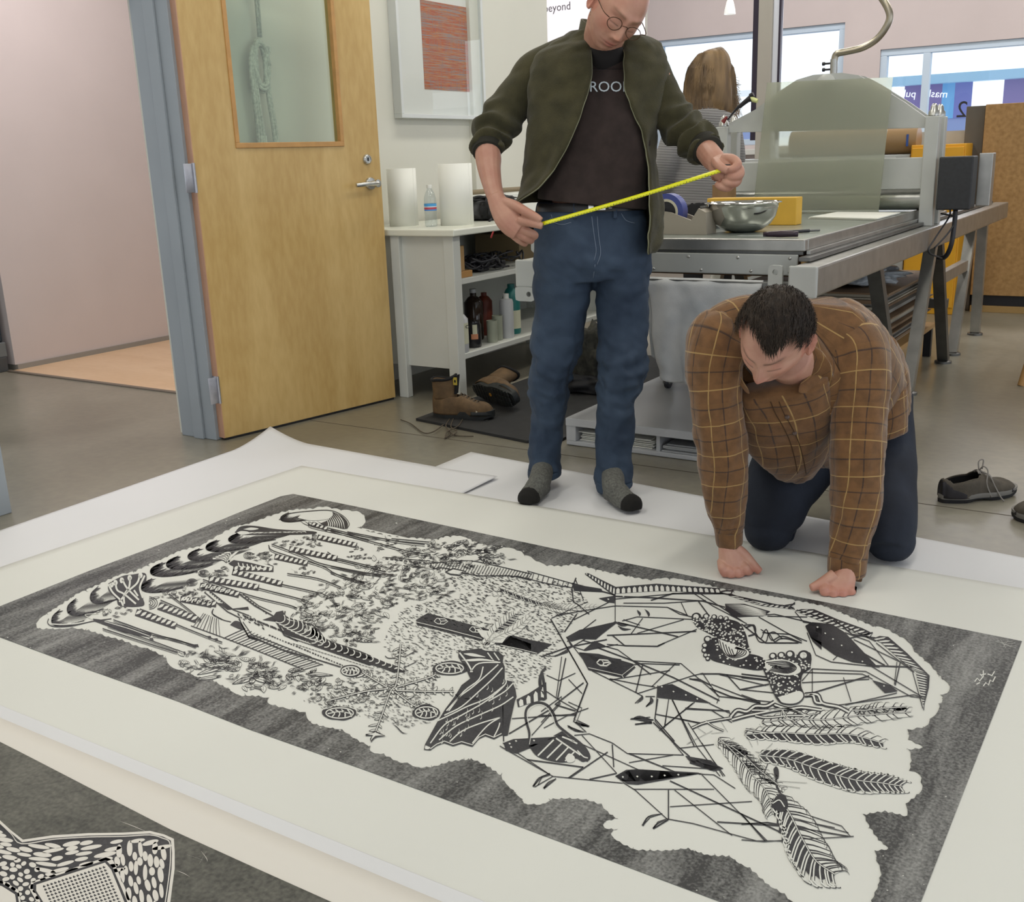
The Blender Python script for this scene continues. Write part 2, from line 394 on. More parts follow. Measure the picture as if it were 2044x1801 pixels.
lp = py_(1457, 16, 9.2); pl = thing('window_reflection', 'tiny white lamp shade standing in for a reflection in the left window', 'glow', tuple(lp))
b = B(); lathe(b, [(.015, .08), (.03, .05), (.045, -.01), (.05, -.05), (.046, -.05), (.03, .04), (.012, .07)], tuple(lp), 20); obj('cone', b, emis('reflection_glow', (1, 1, .95), .9), pl, 60)  # glowing cone and cord added in place of a small window reflection
b = B(); tube(b, [lp+Vector((0, 0, .07)), Vector((lp.x, lp.y, 3.5))], .003, 6); obj('cord', b, m_bluefr, pl)
# ------------------------------------------------------------------ white storage counter against the partition wall
m_cab = pm('counter_white_paint', (.60, .61, .57), .5, var=.03, vs=5)
m_ctop = pm('counter_top_white', (.74, .75, .66), .25, var=.02, vs=5)
CX0, CX1, CY0, CY1 = -3.56, -2.95, 4.09, 5.75
cab = thing('storage_counter', 'white painted counter with open shelves standing beside the open door', 'counter', ((CX0+CX1)/2, (CY0+CY1)/2, 0))
obj('counter_top', bx(CX0-.03, CX1+.03, CY0-.03, CY1+.03, .815, .848, .006), m_ctop, cab)
def post(x, y): return bx(x-.03, x+.03, y-.03, y+.03, 0, .815, .003)
obj('leg', bx(-3.325, -3.27, CY0-.012, CY0+.03, 0, .815, .003), m_cab, cab)
for x, y in ((CX1-.03, CY0+.03), (CX1-.03, CY1-.03), (CX0+.03, CY1-.03), (CX0+.03, CY0+.03)): obj('leg', post(x, y), m_cab, cab)
obj('side_panel', bx(CX0+.06, CX1-.06, CY0+.012, CY0+.032, .165, .815, .002), m_cab, cab)
obj('side_panel', bx(CX0+.06, CX1-.06, CY1-.032, CY1-.012, .165, .815, .002), m_cab, cab)
obj('back_panel', bx(CX0+.0, CX0+.02, CY0+.06, CY1-.06, .2, .815, .002), m_cab, cab)
SH1, SH2 = .605, .235
for z in (SH1, SH2): obj('shelf', bx(CX0+.02, CX1-.01, CY0+.03, CY1-.03, z-.028, z, .003), m_cab, cab)
# things on the counter
m_paper = pm('white_paper', (.80, .80, .745), .75, var=.015, vs=3, bump=.05, bs=40)
def roll(x, y, r, h, label, z=.848):
    b = B(); pts = []
    for k in range(120):
        a = k/120*2*PI*2.4; rr = r*(1-.03*k/120); pts.append(Vector((x+rr*math.cos(a), y+rr*math.sin(a), z)))
    a_ = [b.verts.new(p) for p in pts]; c_ = [b.verts.new(p+Vector((0, 0, h))) for p in pts]
    for i in range(len(pts)-1): b.faces.new((a_[i], a_[i+1], c_[i+1], c_[i]))
    o = obj('paper_roll', b, m_paper, None, 60); s = o.modifiers.new('t', 'SOLIDIFY'); s.thickness = .0015
    return tag(o, label, 'paper roll', 'paper rolls on the counter')
roll(-3.42, 4.32, .075, .285, 'upright roll of white paper behind the water bottle, nearer the door')
roll(-3.14, 4.40, .085, .30, 'upright roll of white paper at the front corner of the counter')
m_pet = thin_glass('clear_plastic', (.90, .93, .95)); 
wb = thing('water_bottle', 'small clear plastic water bottle with blue and red label on counter', 'bottle', (-3.20, 4.26, .848))
obj('bottle_body', lathe(B(), [(0, .004), (.026, 0), (.031, .006), (.031, .03), (.0285, .036), (.031, .045), (.0285, .055), (.031, .065), (.031, .12), (.030, .14), (.022, .165), (.013, .18), (.0125, .19)], (-3.20, 4.26, .848), 24), m_pet, wb, 60)
def labelmat():
    m = pm('bottle_label', (.1, .35, .7), .4); n, l = m.node_tree.nodes, m.node_tree.links; b = n['Principled BSDF']
    tc = n.new('ShaderNodeTexCoord'); sp = n.new('ShaderNodeSeparateXYZ'); l.new(tc.outputs['Generated'], sp.inputs[0])
    r = n.new('ShaderNodeValToRGB'); r.color_ramp.interpolation = 'CONSTANT'; e = r.color_ramp.elements
    e[0].position = 0; e[0].color = (.08, .25, .6, 1); e[1].position = .2; e[1].color = (.5, .06, .09, 1)
    x = e.new(.5); x.color = (.7, .75, .8, 1); x = e.new(.62); x.color = (.08, .35, .7, 1)
    l.new(sp.outputs['Z'], r.inputs[0]); l.new(r.outputs[0], b.inputs['Base Color']); return m
obj('label', lathe(B(), [(.0316, .078), (.0316, .112)], (-3.20, 4.26, .848), 24), labelmat(), wb, 60)
obj('cap', lathe(B(), [(.014, .186), (.0145, .2), (.013, .203), (0, .203)], (-3.20, 4.26, .848), 20), m_white, wb, 60)
# black bag and a rolled tube behind it
m_bag = pm('black_fabric', (.012, .012, .014), .75, var=.3, vs=30, bump=.4, bs=120); m_gbag = pm('grey_mesh_fabric', (.07, .07, .075), .8, var=.2, vs=60, bump=.4, bs=150)
bg = thing('camera_bag', 'black and grey fabric bag with looped strap lying on the counter', 'bag', (-3.22, 4.78, .848))
def blob(c, s, seed=0, amp=.12, n=3, rot=0.0, sub=4, sq=.0):
    b = B(); bmesh.ops.create_icosphere(b, subdivisions=sub, radius=1)
    Rz = Matrix.Rotation(rot, 3, 'Z')
    for v in b.verts:
        p = v.co.copy(); k = 1+amp*noise.noise(p*n*.8+Vector((seed, seed*2, 0)))
        if sq: p = Vector([math.copysign(abs(t)**(1-sq), t) for t in p])
        p = Vector((p.x*s[0]*k, p.y*s[1]*k, max(p.z, -.85)*s[2]*k)); v.co = Rz @ p+Vector(c)
    return b
obj('bag_body', blob((-3.24, 4.86, .848+.056), (.10, .20, .064), 3, .3, sq=.35), m_gbag, bg, 180)
obj('front_pocket', blob((-3.155, 4.78, .848+.06), (.04, .11, .062), 5, .3, sq=.35), m_bag, bg, 180)
b = B(); tube(b, [(-3.20, 4.60, .853), (-3.17, 4.57, .87), (-3.19, 4.59, .93), (-3.2, 4.62, .965), (-3.2, 4.70, .975), (-3.2, 4.76, .96), (-3.17, 4.77, .91), (-3.13, 4.70, .862), (-3.09, 4.62, .853)], .006, 8, 5)
obj('strap', b, m_bag, bg, 180)
b = B()
for k in range(4): tube(b, [(-3.118, 4.72+.035*k, .86), (-3.112, 4.725+.035*k, .9), (-3.118, 4.73+.035*k, .945)], .005, 6, 3)
obj('buckle_straps', b, m_black, bg, 180)
obj('top_flap', blob((-3.2, 4.83, .848+.11), (.10, .15, .018), 8, .4), m_bag, bg, 180)
b = B(); tube(b, [(-3.5, 4.95, .985), (-3.46, 5.6, .985)], .014, 14)
t_ = tag(obj('cardboard_tube', b, pm('kraft_tube', (.22, .17, .10), .7), None, 60), 'thin brown cardboard tube lying on a white box behind the bag', 'tube')
tag(obj('white_box', bx(-3.55, -3.38, 4.9, 5.65, .848, .968, .004), m_white), 'long white box under the brown tube at the back of the counter', 'box')
# upper shelf
m_card = pm('kraft_board', (.36, .22, .09), .7, var=.1, vs=12)
tag(obj('cardboard_box', bx(-3.25, -2.985, 4.13, 4.23, SH1+.032, SH1+.155, .003, ), m_card), 'brown cardboard box standing on the orange box, upper shelf', 'box')
tag(obj('cardboard_box', bx(-3.26, -2.975, 4.125, 4.28, SH1, SH1+.032, .003), pm('orange_board', (.42, .22, .07), .6)), 'flat orange brown box lying at the left end of the upper shelf', 'box')
tag(obj('cardboard_box', bx(-3.45, -3.15, 5.0, 5.5, SH1, SH1+.15, .003), pm('tan_board', (.26, .19, .10), .7)), 'tan cardboard box at the far right end of the upper shelf', 'box')
ck = thing('cable_pile', 'tangled heap of black cables and power adapters on upper shelf', 'cables', (-3.1, 4.6, SH1))
random.seed(4); b = B()
for k in range(14):
    cx, cy = -3.08+random.uniform(-.07, .07), 4.58+random.uniform(-.2, .2); pts = []
    for j in range(9):
        a = j*.9+k; pts.append((cx+.07*math.cos(a)*random.uniform(.5, 1.2), cy+.1*math.sin(a)*random.uniform(.5, 1.2), SH1+.01+.075*random.random()))
    tube(b, pts, .0055, 6, 3)
obj('cables', b, m_black, ck, 180); ck.children[0]['kind'] = 'stuff'
b = B(); box(b, -3.1, -3.04, 4.45, 4.53, SH1, SH1+.045, .008); obj('adapter', b, m_black, ck)
b = B(); box(b, -3.13, -3.06, 4.66, 4.72, SH1, SH1+.04, .008); obj('adapter', b, m_black, ck)
# lower shelf bottles and jars
def bottle(name, x, y, prof, mat, label, cat='bottle', z=SH2, cap=None, lab=None, group=None, capmat=None):
    t = thing(name, label, cat, (x, y, z), 0, group)
    obj('vessel', lathe(B(), prof, (x, y, z), 24), mat, t, 50)
    if cap: obj('cap', lathe(B(), cap, (x, y, z), 20), capmat or m_white, t, 50)
    if lab:
        r, z0, z1, mm = lab; lb = obj('label', lathe(B(), [(r, z0), (r, z1)], (x, y, z), 24), mm, t, 60); return t, lb
    return t, None
m_lbl = pm('cream_label', (.6, .6, .45), .6); m_hdpe = pm('milky_plastic', (.50, .51, .52), .35); m_jar = pm('frosted_jar_plastic', (.34, .36, .28), .35)
def P(r, h, n=.35, sh=.8): return [(0, 0), (r*.92, 0), (r, .01), (r, h*sh), (r*.6, h*(sh+.1)), (r*n, h*.93), (r*n, h), (0, h)]
bottle('solvent_bottle', -3.005, 4.19, P(.042, .21), m_hdpe, 'milky bottle with cream printed label at the near end of lower shelf', cap=[(.016, .21), (.016, .235), (0, .235)], lab=(.0428, .045, .15, m_lbl), capmat=m_black)
lx = basis((-3.005+.0432, 4.19-.01, SH2+.135), (0.35, 1, 0), (0, 0, 1))
tt = text_bm('rbo', .036, basis((-2.968, 4.176, SH2+.135), (.86, .5, 0), (0, 0, 1))); so = [o for o in COL.objects if o.name.startswith('solvent_bottle')][0]
obj('lettering', tt, m_black, [c for c in so.children if c.name.startswith('label')][0])
jr, jl = bottle('dark_jar', -3.03, 4.345, [(0, 0), (.036, 0), (.04, .01), (.04, .115), (.034, .125), (.034, .135), (0, .135)], pm('black_plastic', (.02, .02, .022), .2), 'black plastic jar with white and orange sticker on lower shelf', 'jar')
b = B()
for k in range(6):
    a0 = -1.1+k*.1; b.faces.new([b.verts.new((-3.03+.0408*math.cos(a), 4.345+.0408*math.sin(a), SH2+z)) for a, z in ((a0, .065), (a0+.1, .065), (a0+.1, .12), (a0, .12))])
s_ = obj('sticker', b, m_lbl, jr)
b = B()
for k in range(9):
    a0 = -1.3+k*.1; b.faces.new([b.verts.new((-3.03+.0412*math.cos(a), 4.345+.0412*math.sin(a), SH2+z)) for a, z in ((a0, .045), (a0+.1, .045), (a0+.1, .072), (a0, .072))])
obj('sticker', b, pm('orange_white_sticker', (.6, .25, .13), .5), jr)
m_dk = pm('dark_brown_glass', (.03, .018, .012), .1)
bottle('dark_bottle', -3.16, 4.54, P(.05, .25), m_dk, 'tall dark brown bottle standing behind the small jars', cap=[(.018, .25), (.018, .27), (0, .27)], capmat=m_hdpe)
for i, (x, y, h) in enumerate(((-3.02, 4.50, .115), (-3.035, 4.575, .13))):
    bottle('small_jar', x, y, [(0, 0), (.026, 0), (.0275, .005), (.0285, h), (.0265, h), (.026, .01), (0, .008)], m_jar, ['short open cloudy plastic cup next to the black jar', 'taller open cloudy plastic cup beside the white squeeze bottle'][i], 'cup', group='plastic cups on the lower shelf')
bottle('squeeze_bottle', -3.03, 4.66, [(0, 0), (.036, 0), (.038, .006), (.038, .19), (.033, .205), (.014, .21), (.014, .215), (0, .215)], m_hdpe, 'slim white plastic bottle with white cap on lower shelf', cap=[(.0155, .21), (.0155, .235), (0, .235)])
bottle('teal_bottle', -3.08, 4.79, [(0, 0), (.045, 0), (.048, .01), (.048, .2), (.03, .24), (.02, .25), (.02, .27), (0, .27)], pm('teal_plastic', (.01, .16, .15), .4), 'teal bottle with white label beside the standing man’s thigh', lab=(.0488, .03, .13, m_lbl))
bottle('orange_jar', -3.2, 4.70, P(.045, .23), pm('rust_plastic', (.16, .03, .015), .4), 'rust red bottle standing behind the white squeeze bottle')

# ------------------------------------------------------------------ framed artwork
fx = -3.62
def fp(x, y): return px_(x, y, -3.606)
a, c_ = px_(803, 235, -3.565), px_(968, 233, -3.565)
FY0, FY1, FZ0, FZ1 = a.y, c_.y+.02, 1.39, 2.12
pf = thing('framed_artwork', 'white framed print of woven red and orange bands on the partition wall', 'picture', (fx, (FY0+FY1)/2, FZ0))
b = B(); t = .022; D = -3.565
for q in ((FY0, FY1, FZ0, FZ0+t), (FY0, FY1, FZ1-t, FZ1), (FY0, FY0+t, FZ0+t, FZ1-t), (FY1-t, FY1, FZ0+t, FZ1-t)): box(b, fx, D, q[0], q[1], q[2], q[3], .002)
obj('frame', b, pm('frame_white', (.62, .64, .63), .35), pf)
obj('mat_board', bx(fx+.001, fx+.012, FY0+t, FY1-t, FZ0+t, FZ1-t), pm('mat_board_white', (.74, .73, .69), .8), pf)
def woven():
    m = pm('woven_stripe_print', (.5, .12, .06), .8); n, l = m.node_tree.nodes, m.node_tree.links; b = n['Principled BSDF']
    tc = n.new('ShaderNodeTexCoord'); mp = n.new('ShaderNodeMapping'); mp.inputs['Scale'].default_value = (1, .25, 9); l.new(tc.outputs['Object'], mp.inputs[0])
    nz = n.new('ShaderNodeTexNoise'); nz.inputs['Scale'].default_value = 5.5; nz.inputs['Detail'].default_value = 6; nz.inputs['Roughness'].default_value = .75; l.new(mp.outputs[0], nz.inputs['Vector'])
    r = n.new('ShaderNodeValToRGB'); e = r.color_ramp.elements
    e[0].position = .34; e[0].color = (.20, .16, .22, 1); e[1].position = .66; e[1].color = (.55, .40, .26, 1)
    for p, c in ((.40, (.30, .26, .27)), (.45, (.52, .22, .06)), (.5, (.42, .05, .03)), (.53, (.48, .17, .05)), (.57, (.28, .25, .26)), (.61, (.42, .17, .07))): x = e.new(p); x.color = (*c, 1)
    mp2 = n.new('ShaderNodeMapping'); mp2.inputs['Scale'].default_value = (1, 60, 3); l.new(tc.outputs['Object'], mp2.inputs[0])
    n2 = n.new('ShaderNodeTexNoise'); n2.inputs['Scale'].default_value = 3; l.new(mp2.outputs[0], n2.inputs['Vector'])
    mx = n.new('ShaderNodeMix'); mx.data_type = 'RGBA'; mx.inputs[7].default_value = (.20, .18, .20, 1)
    rg = n.new('ShaderNodeMapRange'); rg.inputs['From Min'].default_value = .45; rg.inputs['From Max'].default_value = .75; rg.inputs['To Max'].default_value = .7
    l.new(n2.outputs['Fac'], rg.inputs['Value']); l.new(rg.outputs[0], mx.inputs[0]); l.new(r.outputs[0], mx.inputs[6]); l.new(nz.outputs['Fac'], r.inputs[0]); l.new(mx.outputs[2], b.inputs['Base Color']); return m
pa, pb = fp(848, 175), fp(944, 175)
obj('print', bx(fx+.012, fx+.0135, pa.y, pb.y, 1.545, 2.0), woven(), pf)
obj('pane', bx(D-.008, D-.006, FY0+t, FY1-t, FZ0+t, FZ1-t), thin_glass('picture_glass', (.97, .98, .98), .04), pf)

# ------------------------------------------------------------------ rope coil hung behind the door glass
m_rope = pm('grey_white_rope', (.50, .51, .45), .8, var=.25, vs=90, bump=.6, bs=200)
rp = thing('rope_coil', 'hanging coil of pale braided rope seen through the door glass', 'rope', (-3.58, 3.57, 1.2))
b = B(); random.seed(9)
def rx(yy, zz, dx=0): return (-3.585+dx, yy, zz)
for k in range(2): tube(b, [rx(3.575+.012*k, 1.72), rx(3.58+.02*k, 2.2), rx(3.59+.02*k, 2.75)], .0065, 8, 4)
for k in range(9):
    ph = k*.7; wob = .006*math.sin(k*2.3); yc = 3.565+wob
    pts = [rx(yc+(.030+.007*(k % 3))*math.cos(t*PI/8), 1.60+(.088+.008*(k % 4))*math.sin(t*PI/8), .006*math.sin(t+k)+.006*(k % 3)) for t in range(17)]
    tube(b, pts, .0085, 8, 2)
for k in range(5):
    y0 = 3.50+.013*k+(.05 if k > 2 else 0); 
    tube(b, [rx(y0+.02, 1.68, .012), rx(y0-.005, 1.6, .012), rx(y0, 1.45, .01), rx(y0+.012+.004*k, 1.3), rx(y0+.014+.004*k, .98), rx(y0+.02, .93), rx(y0+.03, .98), rx(y0+.028, 1.3)], .0085, 8, 4)
obj('rope', b, m_rope, rp, 180)
b = B(); tube(b, [(-3.62, 3.58, 2.76), (-3.57, 3.58, 2.76), (-3.57, 3.58, 2.79)], .006, 8); obj('wall_hook', b, m_steel, rp, 180)
# dark equipment rack at the far left, in the hall
m_eq = pm('dark_blue_equipment', (.02, .035, .05), .45, var=.2, vs=20)
eq = thing('equipment_rack', 'dark blue grey equipment cabinet with small panels at the left edge', 'cabinet', (-6.3, 3.5, 0))
obj('cabinet_body', bx(-6.75, -6.10, 3.25, 3.66, .18, 1.0, .01), m_eq, eq)
obj('base', bx(-6.72, -6.08, 3.27, 3.655, 0.0, .09, .004), pm('rack_base', (.07, .075, .08), .5), eq)
obj('skirt', bx(-6.76, -6.085, 3.25, 3.665, .09, .18, .004), pm('rack_skirt', (.16, .18, .19), .4), eq)
for k in range(5): obj('vent_panel', bx(-6.74, -6.15, 3.24, 3.25, .22+.15*k, .34+.15*k, .004), pm('rack_panel', (.05, .10, .11), .4) if k == 0 else MATS['rack_panel'], eq)
# ------------------------------------------------------------------ etching press
pr = thing('etching_press', 'large steel etching press with long bed on splayed legs', 'printing press', (-1.58, 5.6, 0))
m_st = pm('dull_steel', (.42, .415, .395), .36, .9, var=.12, vs=14, bump=.06, bs=250)
m_std = pm('dark_steel', (.16, .16, .155), .4, .85, var=.15, vs=14)
m_alu = pm('light_grey_press_paint', (.47, .48, .46), .42, .15, var=.04, vs=9)
m_bed = pm('bed_plate', (.30, .33, .30), .28, .35, var=.08, vs=6)
XL, XR = -2.12, -1.05
for x in (XL, XR):
    obj('side_rail', bx(x-.045, x+.045, 3.42, 7.6, .682, .782, .008), m_st, pr)
    obj('rail_cap', bx(x-.048, x+.048, 3.405, 3.42, .679, .785, .006), m_alu, pr)
    obj('bearing_track', bx(x-.06 if x > -1.5 else x+.02, x-.02 if x > -1.5 else x+.06, 3.55, 7.4, .785, .80, .002), m_std, pr)
# bed: upper tray channel and the plate
bed = obj('bed', bx(-2.04, -1.128, 3.66, 6.05, .83, .847, .003), m_bed, pr)
obj('bed_channel', bx(-2.05, -1.112, 3.62, 3.66, .812, .853, .004), m_st, pr)
obj('bed_channel', bx(-1.128, -1.112, 3.66, 6.05, .812, .853, .004), m_st, pr)
obj('bed_channel', bx(-2.055, -2.04, 3.66, 6.05, .812, .853, .004), m_st, pr)
obj('bed_lip', bx(-1.112, -1.098, 3.64, 6.05, .800, .815, .002), m_st, pr)
obj('under_channel', bx(-2.05, -1.12, 3.63, 6.05, .80, .812, .0), m_std, pr)
apron = obj('front_apron', bx(-2.06, -1.133, 3.612, 3.625, .729, .802, .004), m_alu, pr)
b = B()
for k in range(5):
    for z in (.742, .789):
        x = -1.16-.19*k+(.05 if z < .75 and k else 0); lathe(b, [(0, .004), (.004, .0035), (.006, 0)], seg=10, axis=Matrix.Translation((x, 3.612, z)) @ Matrix.Rotation(R(90), 4, 'X'))
rv = obj('rivets', b, m_steel, apron, 60); rv['kind'] = 'stuff'
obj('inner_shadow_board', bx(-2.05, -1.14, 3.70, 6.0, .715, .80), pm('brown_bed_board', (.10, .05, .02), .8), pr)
obj('wood_block', bx(-1.13, -1.10, 3.64, 3.70, .735, .795, .002), pm('pine_block', (.5, .3, .1), .6), pr)
def hole_tab(c, w, h, d, ax):
    b = B(); n = 24; out = []
    for k in range(n):
        a = 2*PI*k/n; ca, sa = math.cos(a), math.sin(a); s = 1/max(abs(ca)/(w/2), abs(sa)/(h/2)); s = min(s, math.hypot(w/2, h/2)*.93)
        out.append((ca*s, sa*s))
    hc = (0, h*.22) if h > w else (w*.22, 0); inn = [(hc[0]+.010*math.cos(2*PI*k/n), hc[1]+.010*math.sin(2*PI*k/n)) for k in range(n)]
    for y, fl in ((0, 0), (d, 1)):
        O = [b.verts.new((c[0]+p[0], c[1]+y, c[2]+p[1])) for p in out]; I = [b.verts.new((c[0]+p[0], c[1]+y, c[2]+p[1])) for p in inn]
        for k in range(n): b.faces.new((O[k], O[(k+1) % n], I[(k+1) % n], I[k]))
        if fl == 0: O0, I0 = O, I
    for k in range(n):
        b.faces.new((O0[k], O0[(k+1) % n], O[(k+1) % n], O[k])); b.faces.new((I0[k], I0[(k+1) % n], I[(k+1) % n], I[k]))
    return b
for c, w_, h_ in (((-1.17, 3.49, .735), .05, .085), ((-1.045, 3.40, .655), .075, .05), ((-2.125, 3.40, .655), .085, .055), ((-2.10, 3.49, .865-.04), .09, .04)):
    obj('leveling_tab', hole_tab(c, w_, h_, .012, 0), m_alu, pr)
obj('end_beam', bx(-2.08, -1.1, 3.52, 3.58, .69, .715, .003), m_std, pr)
# splayed legs: pairs under each rail
def leg(xc, y0, z0, y1, z1, w=.055):
    b = B(); h = w/2
    P_ = [(xc-h, y0-h, z0), (xc-h, y0+h, z0), (xc-h, y1+h, z1), (xc-h, y1-h, z1)]
    return prism(b, P_, (w, 0, 0))
for x in (XL, XR):
    obj('leg', leg(x, 4.36, .684, 4.86, .02), m_std, pr)
    obj('leg', leg(x, 5.45, .684, 5.14, .02), m_st, pr)
    obj('leg', leg(x, 5.60, .684, 6.00, .02), m_std, pr)
    obj('leg', leg(x, 6.55, .684, 6.26, .02), m_st, pr)
    obj('leg', leg(x, 6.95, .684, 7.0, .02), m_st, pr)
    for yy in (4.86, 5.14, 6.0, 6.26, 7.0): obj('foot_pad', lathe(B(), [(0, 0), (.045, 0), (.045, .012), (.02, .022), (0, .022)], (x, yy, 0), 20), m_std, pr, 50)
    obj('cross_brace', bx(x-.02, x+.02, 5.72, 6.42, .46, .52, .003), m_st, pr)
obj('tie_bar', bx(XL, XR, 5.98, 6.03, .30, .35, .003), m_std, pr)
# gantry
YG = 5.34
for x in (XL+.02, XR-.015):
    for dy in (0, .14):
        obj('gantry_post', bx(x-.032, x+.032, YG+dy, YG+dy+.055, .782, 1.285, .004), m_alu, pr)
        b = B(); lathe(b, [(.022, 0), (.026, .002), (.024, .022), (.017, .03), (.015, .045), (.008, .056), (0, .058)], (x, YG+dy+.028, 1.285), 20); obj('acorn_nut', b, m_steel, pr, 50)
ap = []
for x, z in ((-2.07, 1.255), (-2.07, 1.30), (-1.93, 1.36), (-1.80, 1.445), (-1.72, 1.49), (-1.64, 1.507), (-1.50, 1.507), (-1.42, 1.49), (-1.34, 1.445), (-1.2, 1.355), (-1.09, 1.275), (-1.09, 1.235)): ap.append((x, YG+.02, z))
obj('top_yoke', prism(B(), ap, (0, .02, 0)), m_alu, pr)
obj('top_yoke', prism(B(), [(p[0], p[1]+.125, p[2]) for p in ap], (0, .02, 0)), m_alu, pr)
obj('cross_beam', bx(-2.07, -1.09, YG+.01, YG+.035, .955, 1.10, .003), m_alu, pr)
obj('cross_beam', bx(-2.07, -1.09, YG+.14, YG+.165, .955, 1.10, .003), m_alu, pr)
b = B(); tube(b, [(XL+.05, YG+.09, .905), (XR-.05, YG+.09, .905)], .052, 32); obj('roller', b, m_steel, pr, 40)
b = B(); lathe(b, [(.0, .0), (.05, 0), (.05, .02), (.03, .03), (.0, .03)], seg=28, axis=Matrix.Translation((-1.57, YG+.02, 1.455)) @ Matrix.Rotation(R(90), 4, 'X')); obj('boss', b, m_alu, pr, 40)
m_brass = pm('worn_tube_steel', (.38, .34, .27), .3, .95)
q = lambda x, y: py_(x, y, YG+.06)
hb = B()
tube(hb, [q(1664, 152), q(1666, 118), q(1672, 107), q(1690, 103), q(1722, 95), q(1750, 78), q(1770, 52), q(1776, 30), q(1766, 5), q(1745, -20), q(1700, -45)], .0165, 14, 6)
hk = obj('crank_handle', hb, m_brass, pr, 180)
b = B(); p = q(1664, 148); p2 = q(1665, 118); tube(b, [p, p2], .018, 16); obj('crank_clamp', b, m_st, hk, 50)
b = B()
for yy in (126, 138): p = q(1662, yy); tube(b, [p, p+Vector((-.045, 0, .0))], .005, 8)
for yy in (126, 138): p = q(1662, yy); tube(b, [p+Vector((-.038, 0, 0)), p+Vector((-.05, 0, .0))], .009, 8)
obj('clamp_bolts', b, m_black, hk, 50)
# control box and cables
cb = obj('control_box', bx(-1.01, -.86, 5.28, 5.40, .86, 1.10, .006), pm('black_powdercoat', (.02, .021, .024), .5, var=.2, vs=60), pr)
obj('gauge_plate', bx(-.86, -.80, 5.42, 5.50, .87, 1.11, .003), m_st, pr)
obj('conduit', tube(B(), [(-.93, 5.33, .86), (-.93, 5.33, .80), (-.935, 5.32, .70), (-.96, 5.34, .64), (-1.0, 5.37, .63)], .011, 10, 5), m_black, pr, 180)
obj('conduit', tube(B(), [(-.955, 5.34, .86), (-.96, 5.34, .82), (-.985, 5.2, .74), (-1.0, 5.14, .68), (-.96, 5.25, .64)], .004, 8, 5), m_black, pr, 180)
obj('conduit', tube(B(), [(-1.0, 5.36, .84), (-.93, 5.34, .82), (-.945, 5.3, .76), (-.99, 5.22, .69)], .004, 8, 5), m_black, pr, 180)

# ------------------------------------------------------------------ on the bed
TZ = .8475
def metalbowl():
    m = pm('mirror_steel', (.62, .61, .58), .07, 1.0); return m
bw = thing('mixing_bowl', 'large shiny steel mixing bowl on the near end of the press bed', 'bowl', (-1.495, 4.045, TZ))
pts = [(0, .0), (.045, .0), (.075, .008), (.105, .03), (.125, .06), (.133, .095), (.135, .108), (.145, .112), (.146, .109), (.137, .104)]
ins = [(.132, .104), (.129, .09), (.12, .06), (.10, .034), (.072, .013), (.04, .006), (0, .006)]
sc_ = 1.03
obj('bowl_shell', lathe(B(), [(r*sc_, z*sc_) for r, z in pts[:-1]+[(.14, .113)]+ins], (-1.495, 4.045, TZ), 48), metalbowl(), bw, 180)
bx_ = tag(obj('yellow_box', bx(-1.80, -1.40, 4.42, 4.50, TZ, TZ+.115, .003), pm('yellow_card', (.68, .40, .05), .6, var=.06, vs=10)), 'long yellow cardboard box standing behind the steel bowl', 'box')
# tape dispenser
td = thing('tape_dispenser', 'beige desk tape dispenser with large roll of tape, left of bowl', 'tape dispenser', (-1.7, 3.93, TZ))
m_bg = pm('beige_plastic', (.36, .32, .26), .45)
X0 = -1.85
prof = [(0, 0), (.27, 0), (.265, .085), (.235, .10), (.205, .055), (.12, .085), (.05, .095), (0, .08)]
obj('dispenser_base', prism(B(), [(X0+x, 3.88, TZ+z) for x, z in prof], (0, .008, 0)), m_bg, td)
obj('dispenser_base', prism(B(), [(X0+x, 3.972, TZ+z) for x, z in prof], (0, .008, 0)), m_bg, td)
obj('dispenser_floor', bx(X0, X0+.267, 3.888, 3.972, TZ, TZ+.03), m_bg, td)
obj('nose_block', prism(B(), [(X0+.205, 3.888, TZ+.03), (X0+.267, 3.888, TZ+.03), (X0+.265, 3.888, TZ+.085), (X0+.235, 3.888, TZ+.10), (X0+.205, 3.888, TZ+.055)], (0, .084, 0)), m_bg, td)
b = B(); zt = TZ+.115
for k in range(9): prism(b, [(X0+.233+.004, 3.89+k*.009, zt-.018), (X0+.233+.004, 3.899+k*.009, zt-.018), (X0+.237, 3.8945+k*.009, zt-.006)], (.002, 0, 0))
obj('cutting_teeth', b, m_std, td)
ry = Matrix.Translation((X0+.085, 3.96, TZ+.085)) @ Matrix.Rotation(R(90), 4, 'X')
rl = obj('tape_roll', lathe(B(), [(.050, 0), (.072, 0), (.072, .05), (.050, .05), (.050, 0)], seg=40, axis=ry), pm('blue_tape', (.06, .08, .30), .4), td, 50)
obj('tape_core', lathe(B(), [(.041, -.001), (.051, -.001), (.051, .051), (.041, .051), (.041, -.001)], seg=40, axis=ry), pm('cream_core', (.62, .58, .44), .6), rl, 50)
obj('hub', lathe(B(), [(0, .001), (.041, .001), (.041, .049), (0, .049)], seg=40, axis=ry), m_black, rl, 50)
ti = thing('metal_tin', 'shallow silver tin lid between tape roll and yellow box', 'tin', (-1.70, 4.25, TZ))
obj('tin_body', lathe(B(), [(0, 0), (.05, 0), (.052, .05), (.05, .05), (.048, .004), (0, .004)], (-1.70, 4.25, TZ), 30), m_std, ti, 50)
obj('tin_lid', lathe(B(), [(.055, .05), (.058, .052), (.058, .06), (.05, .066), (0, .064)], (-1.70, 4.25, TZ), 30), m_steel, ti, 50)
kn = thing('scraper_knife', 'dark purple handled scraper lying on the corner of the bed', 'knife', (-1.22, 3.80, TZ))
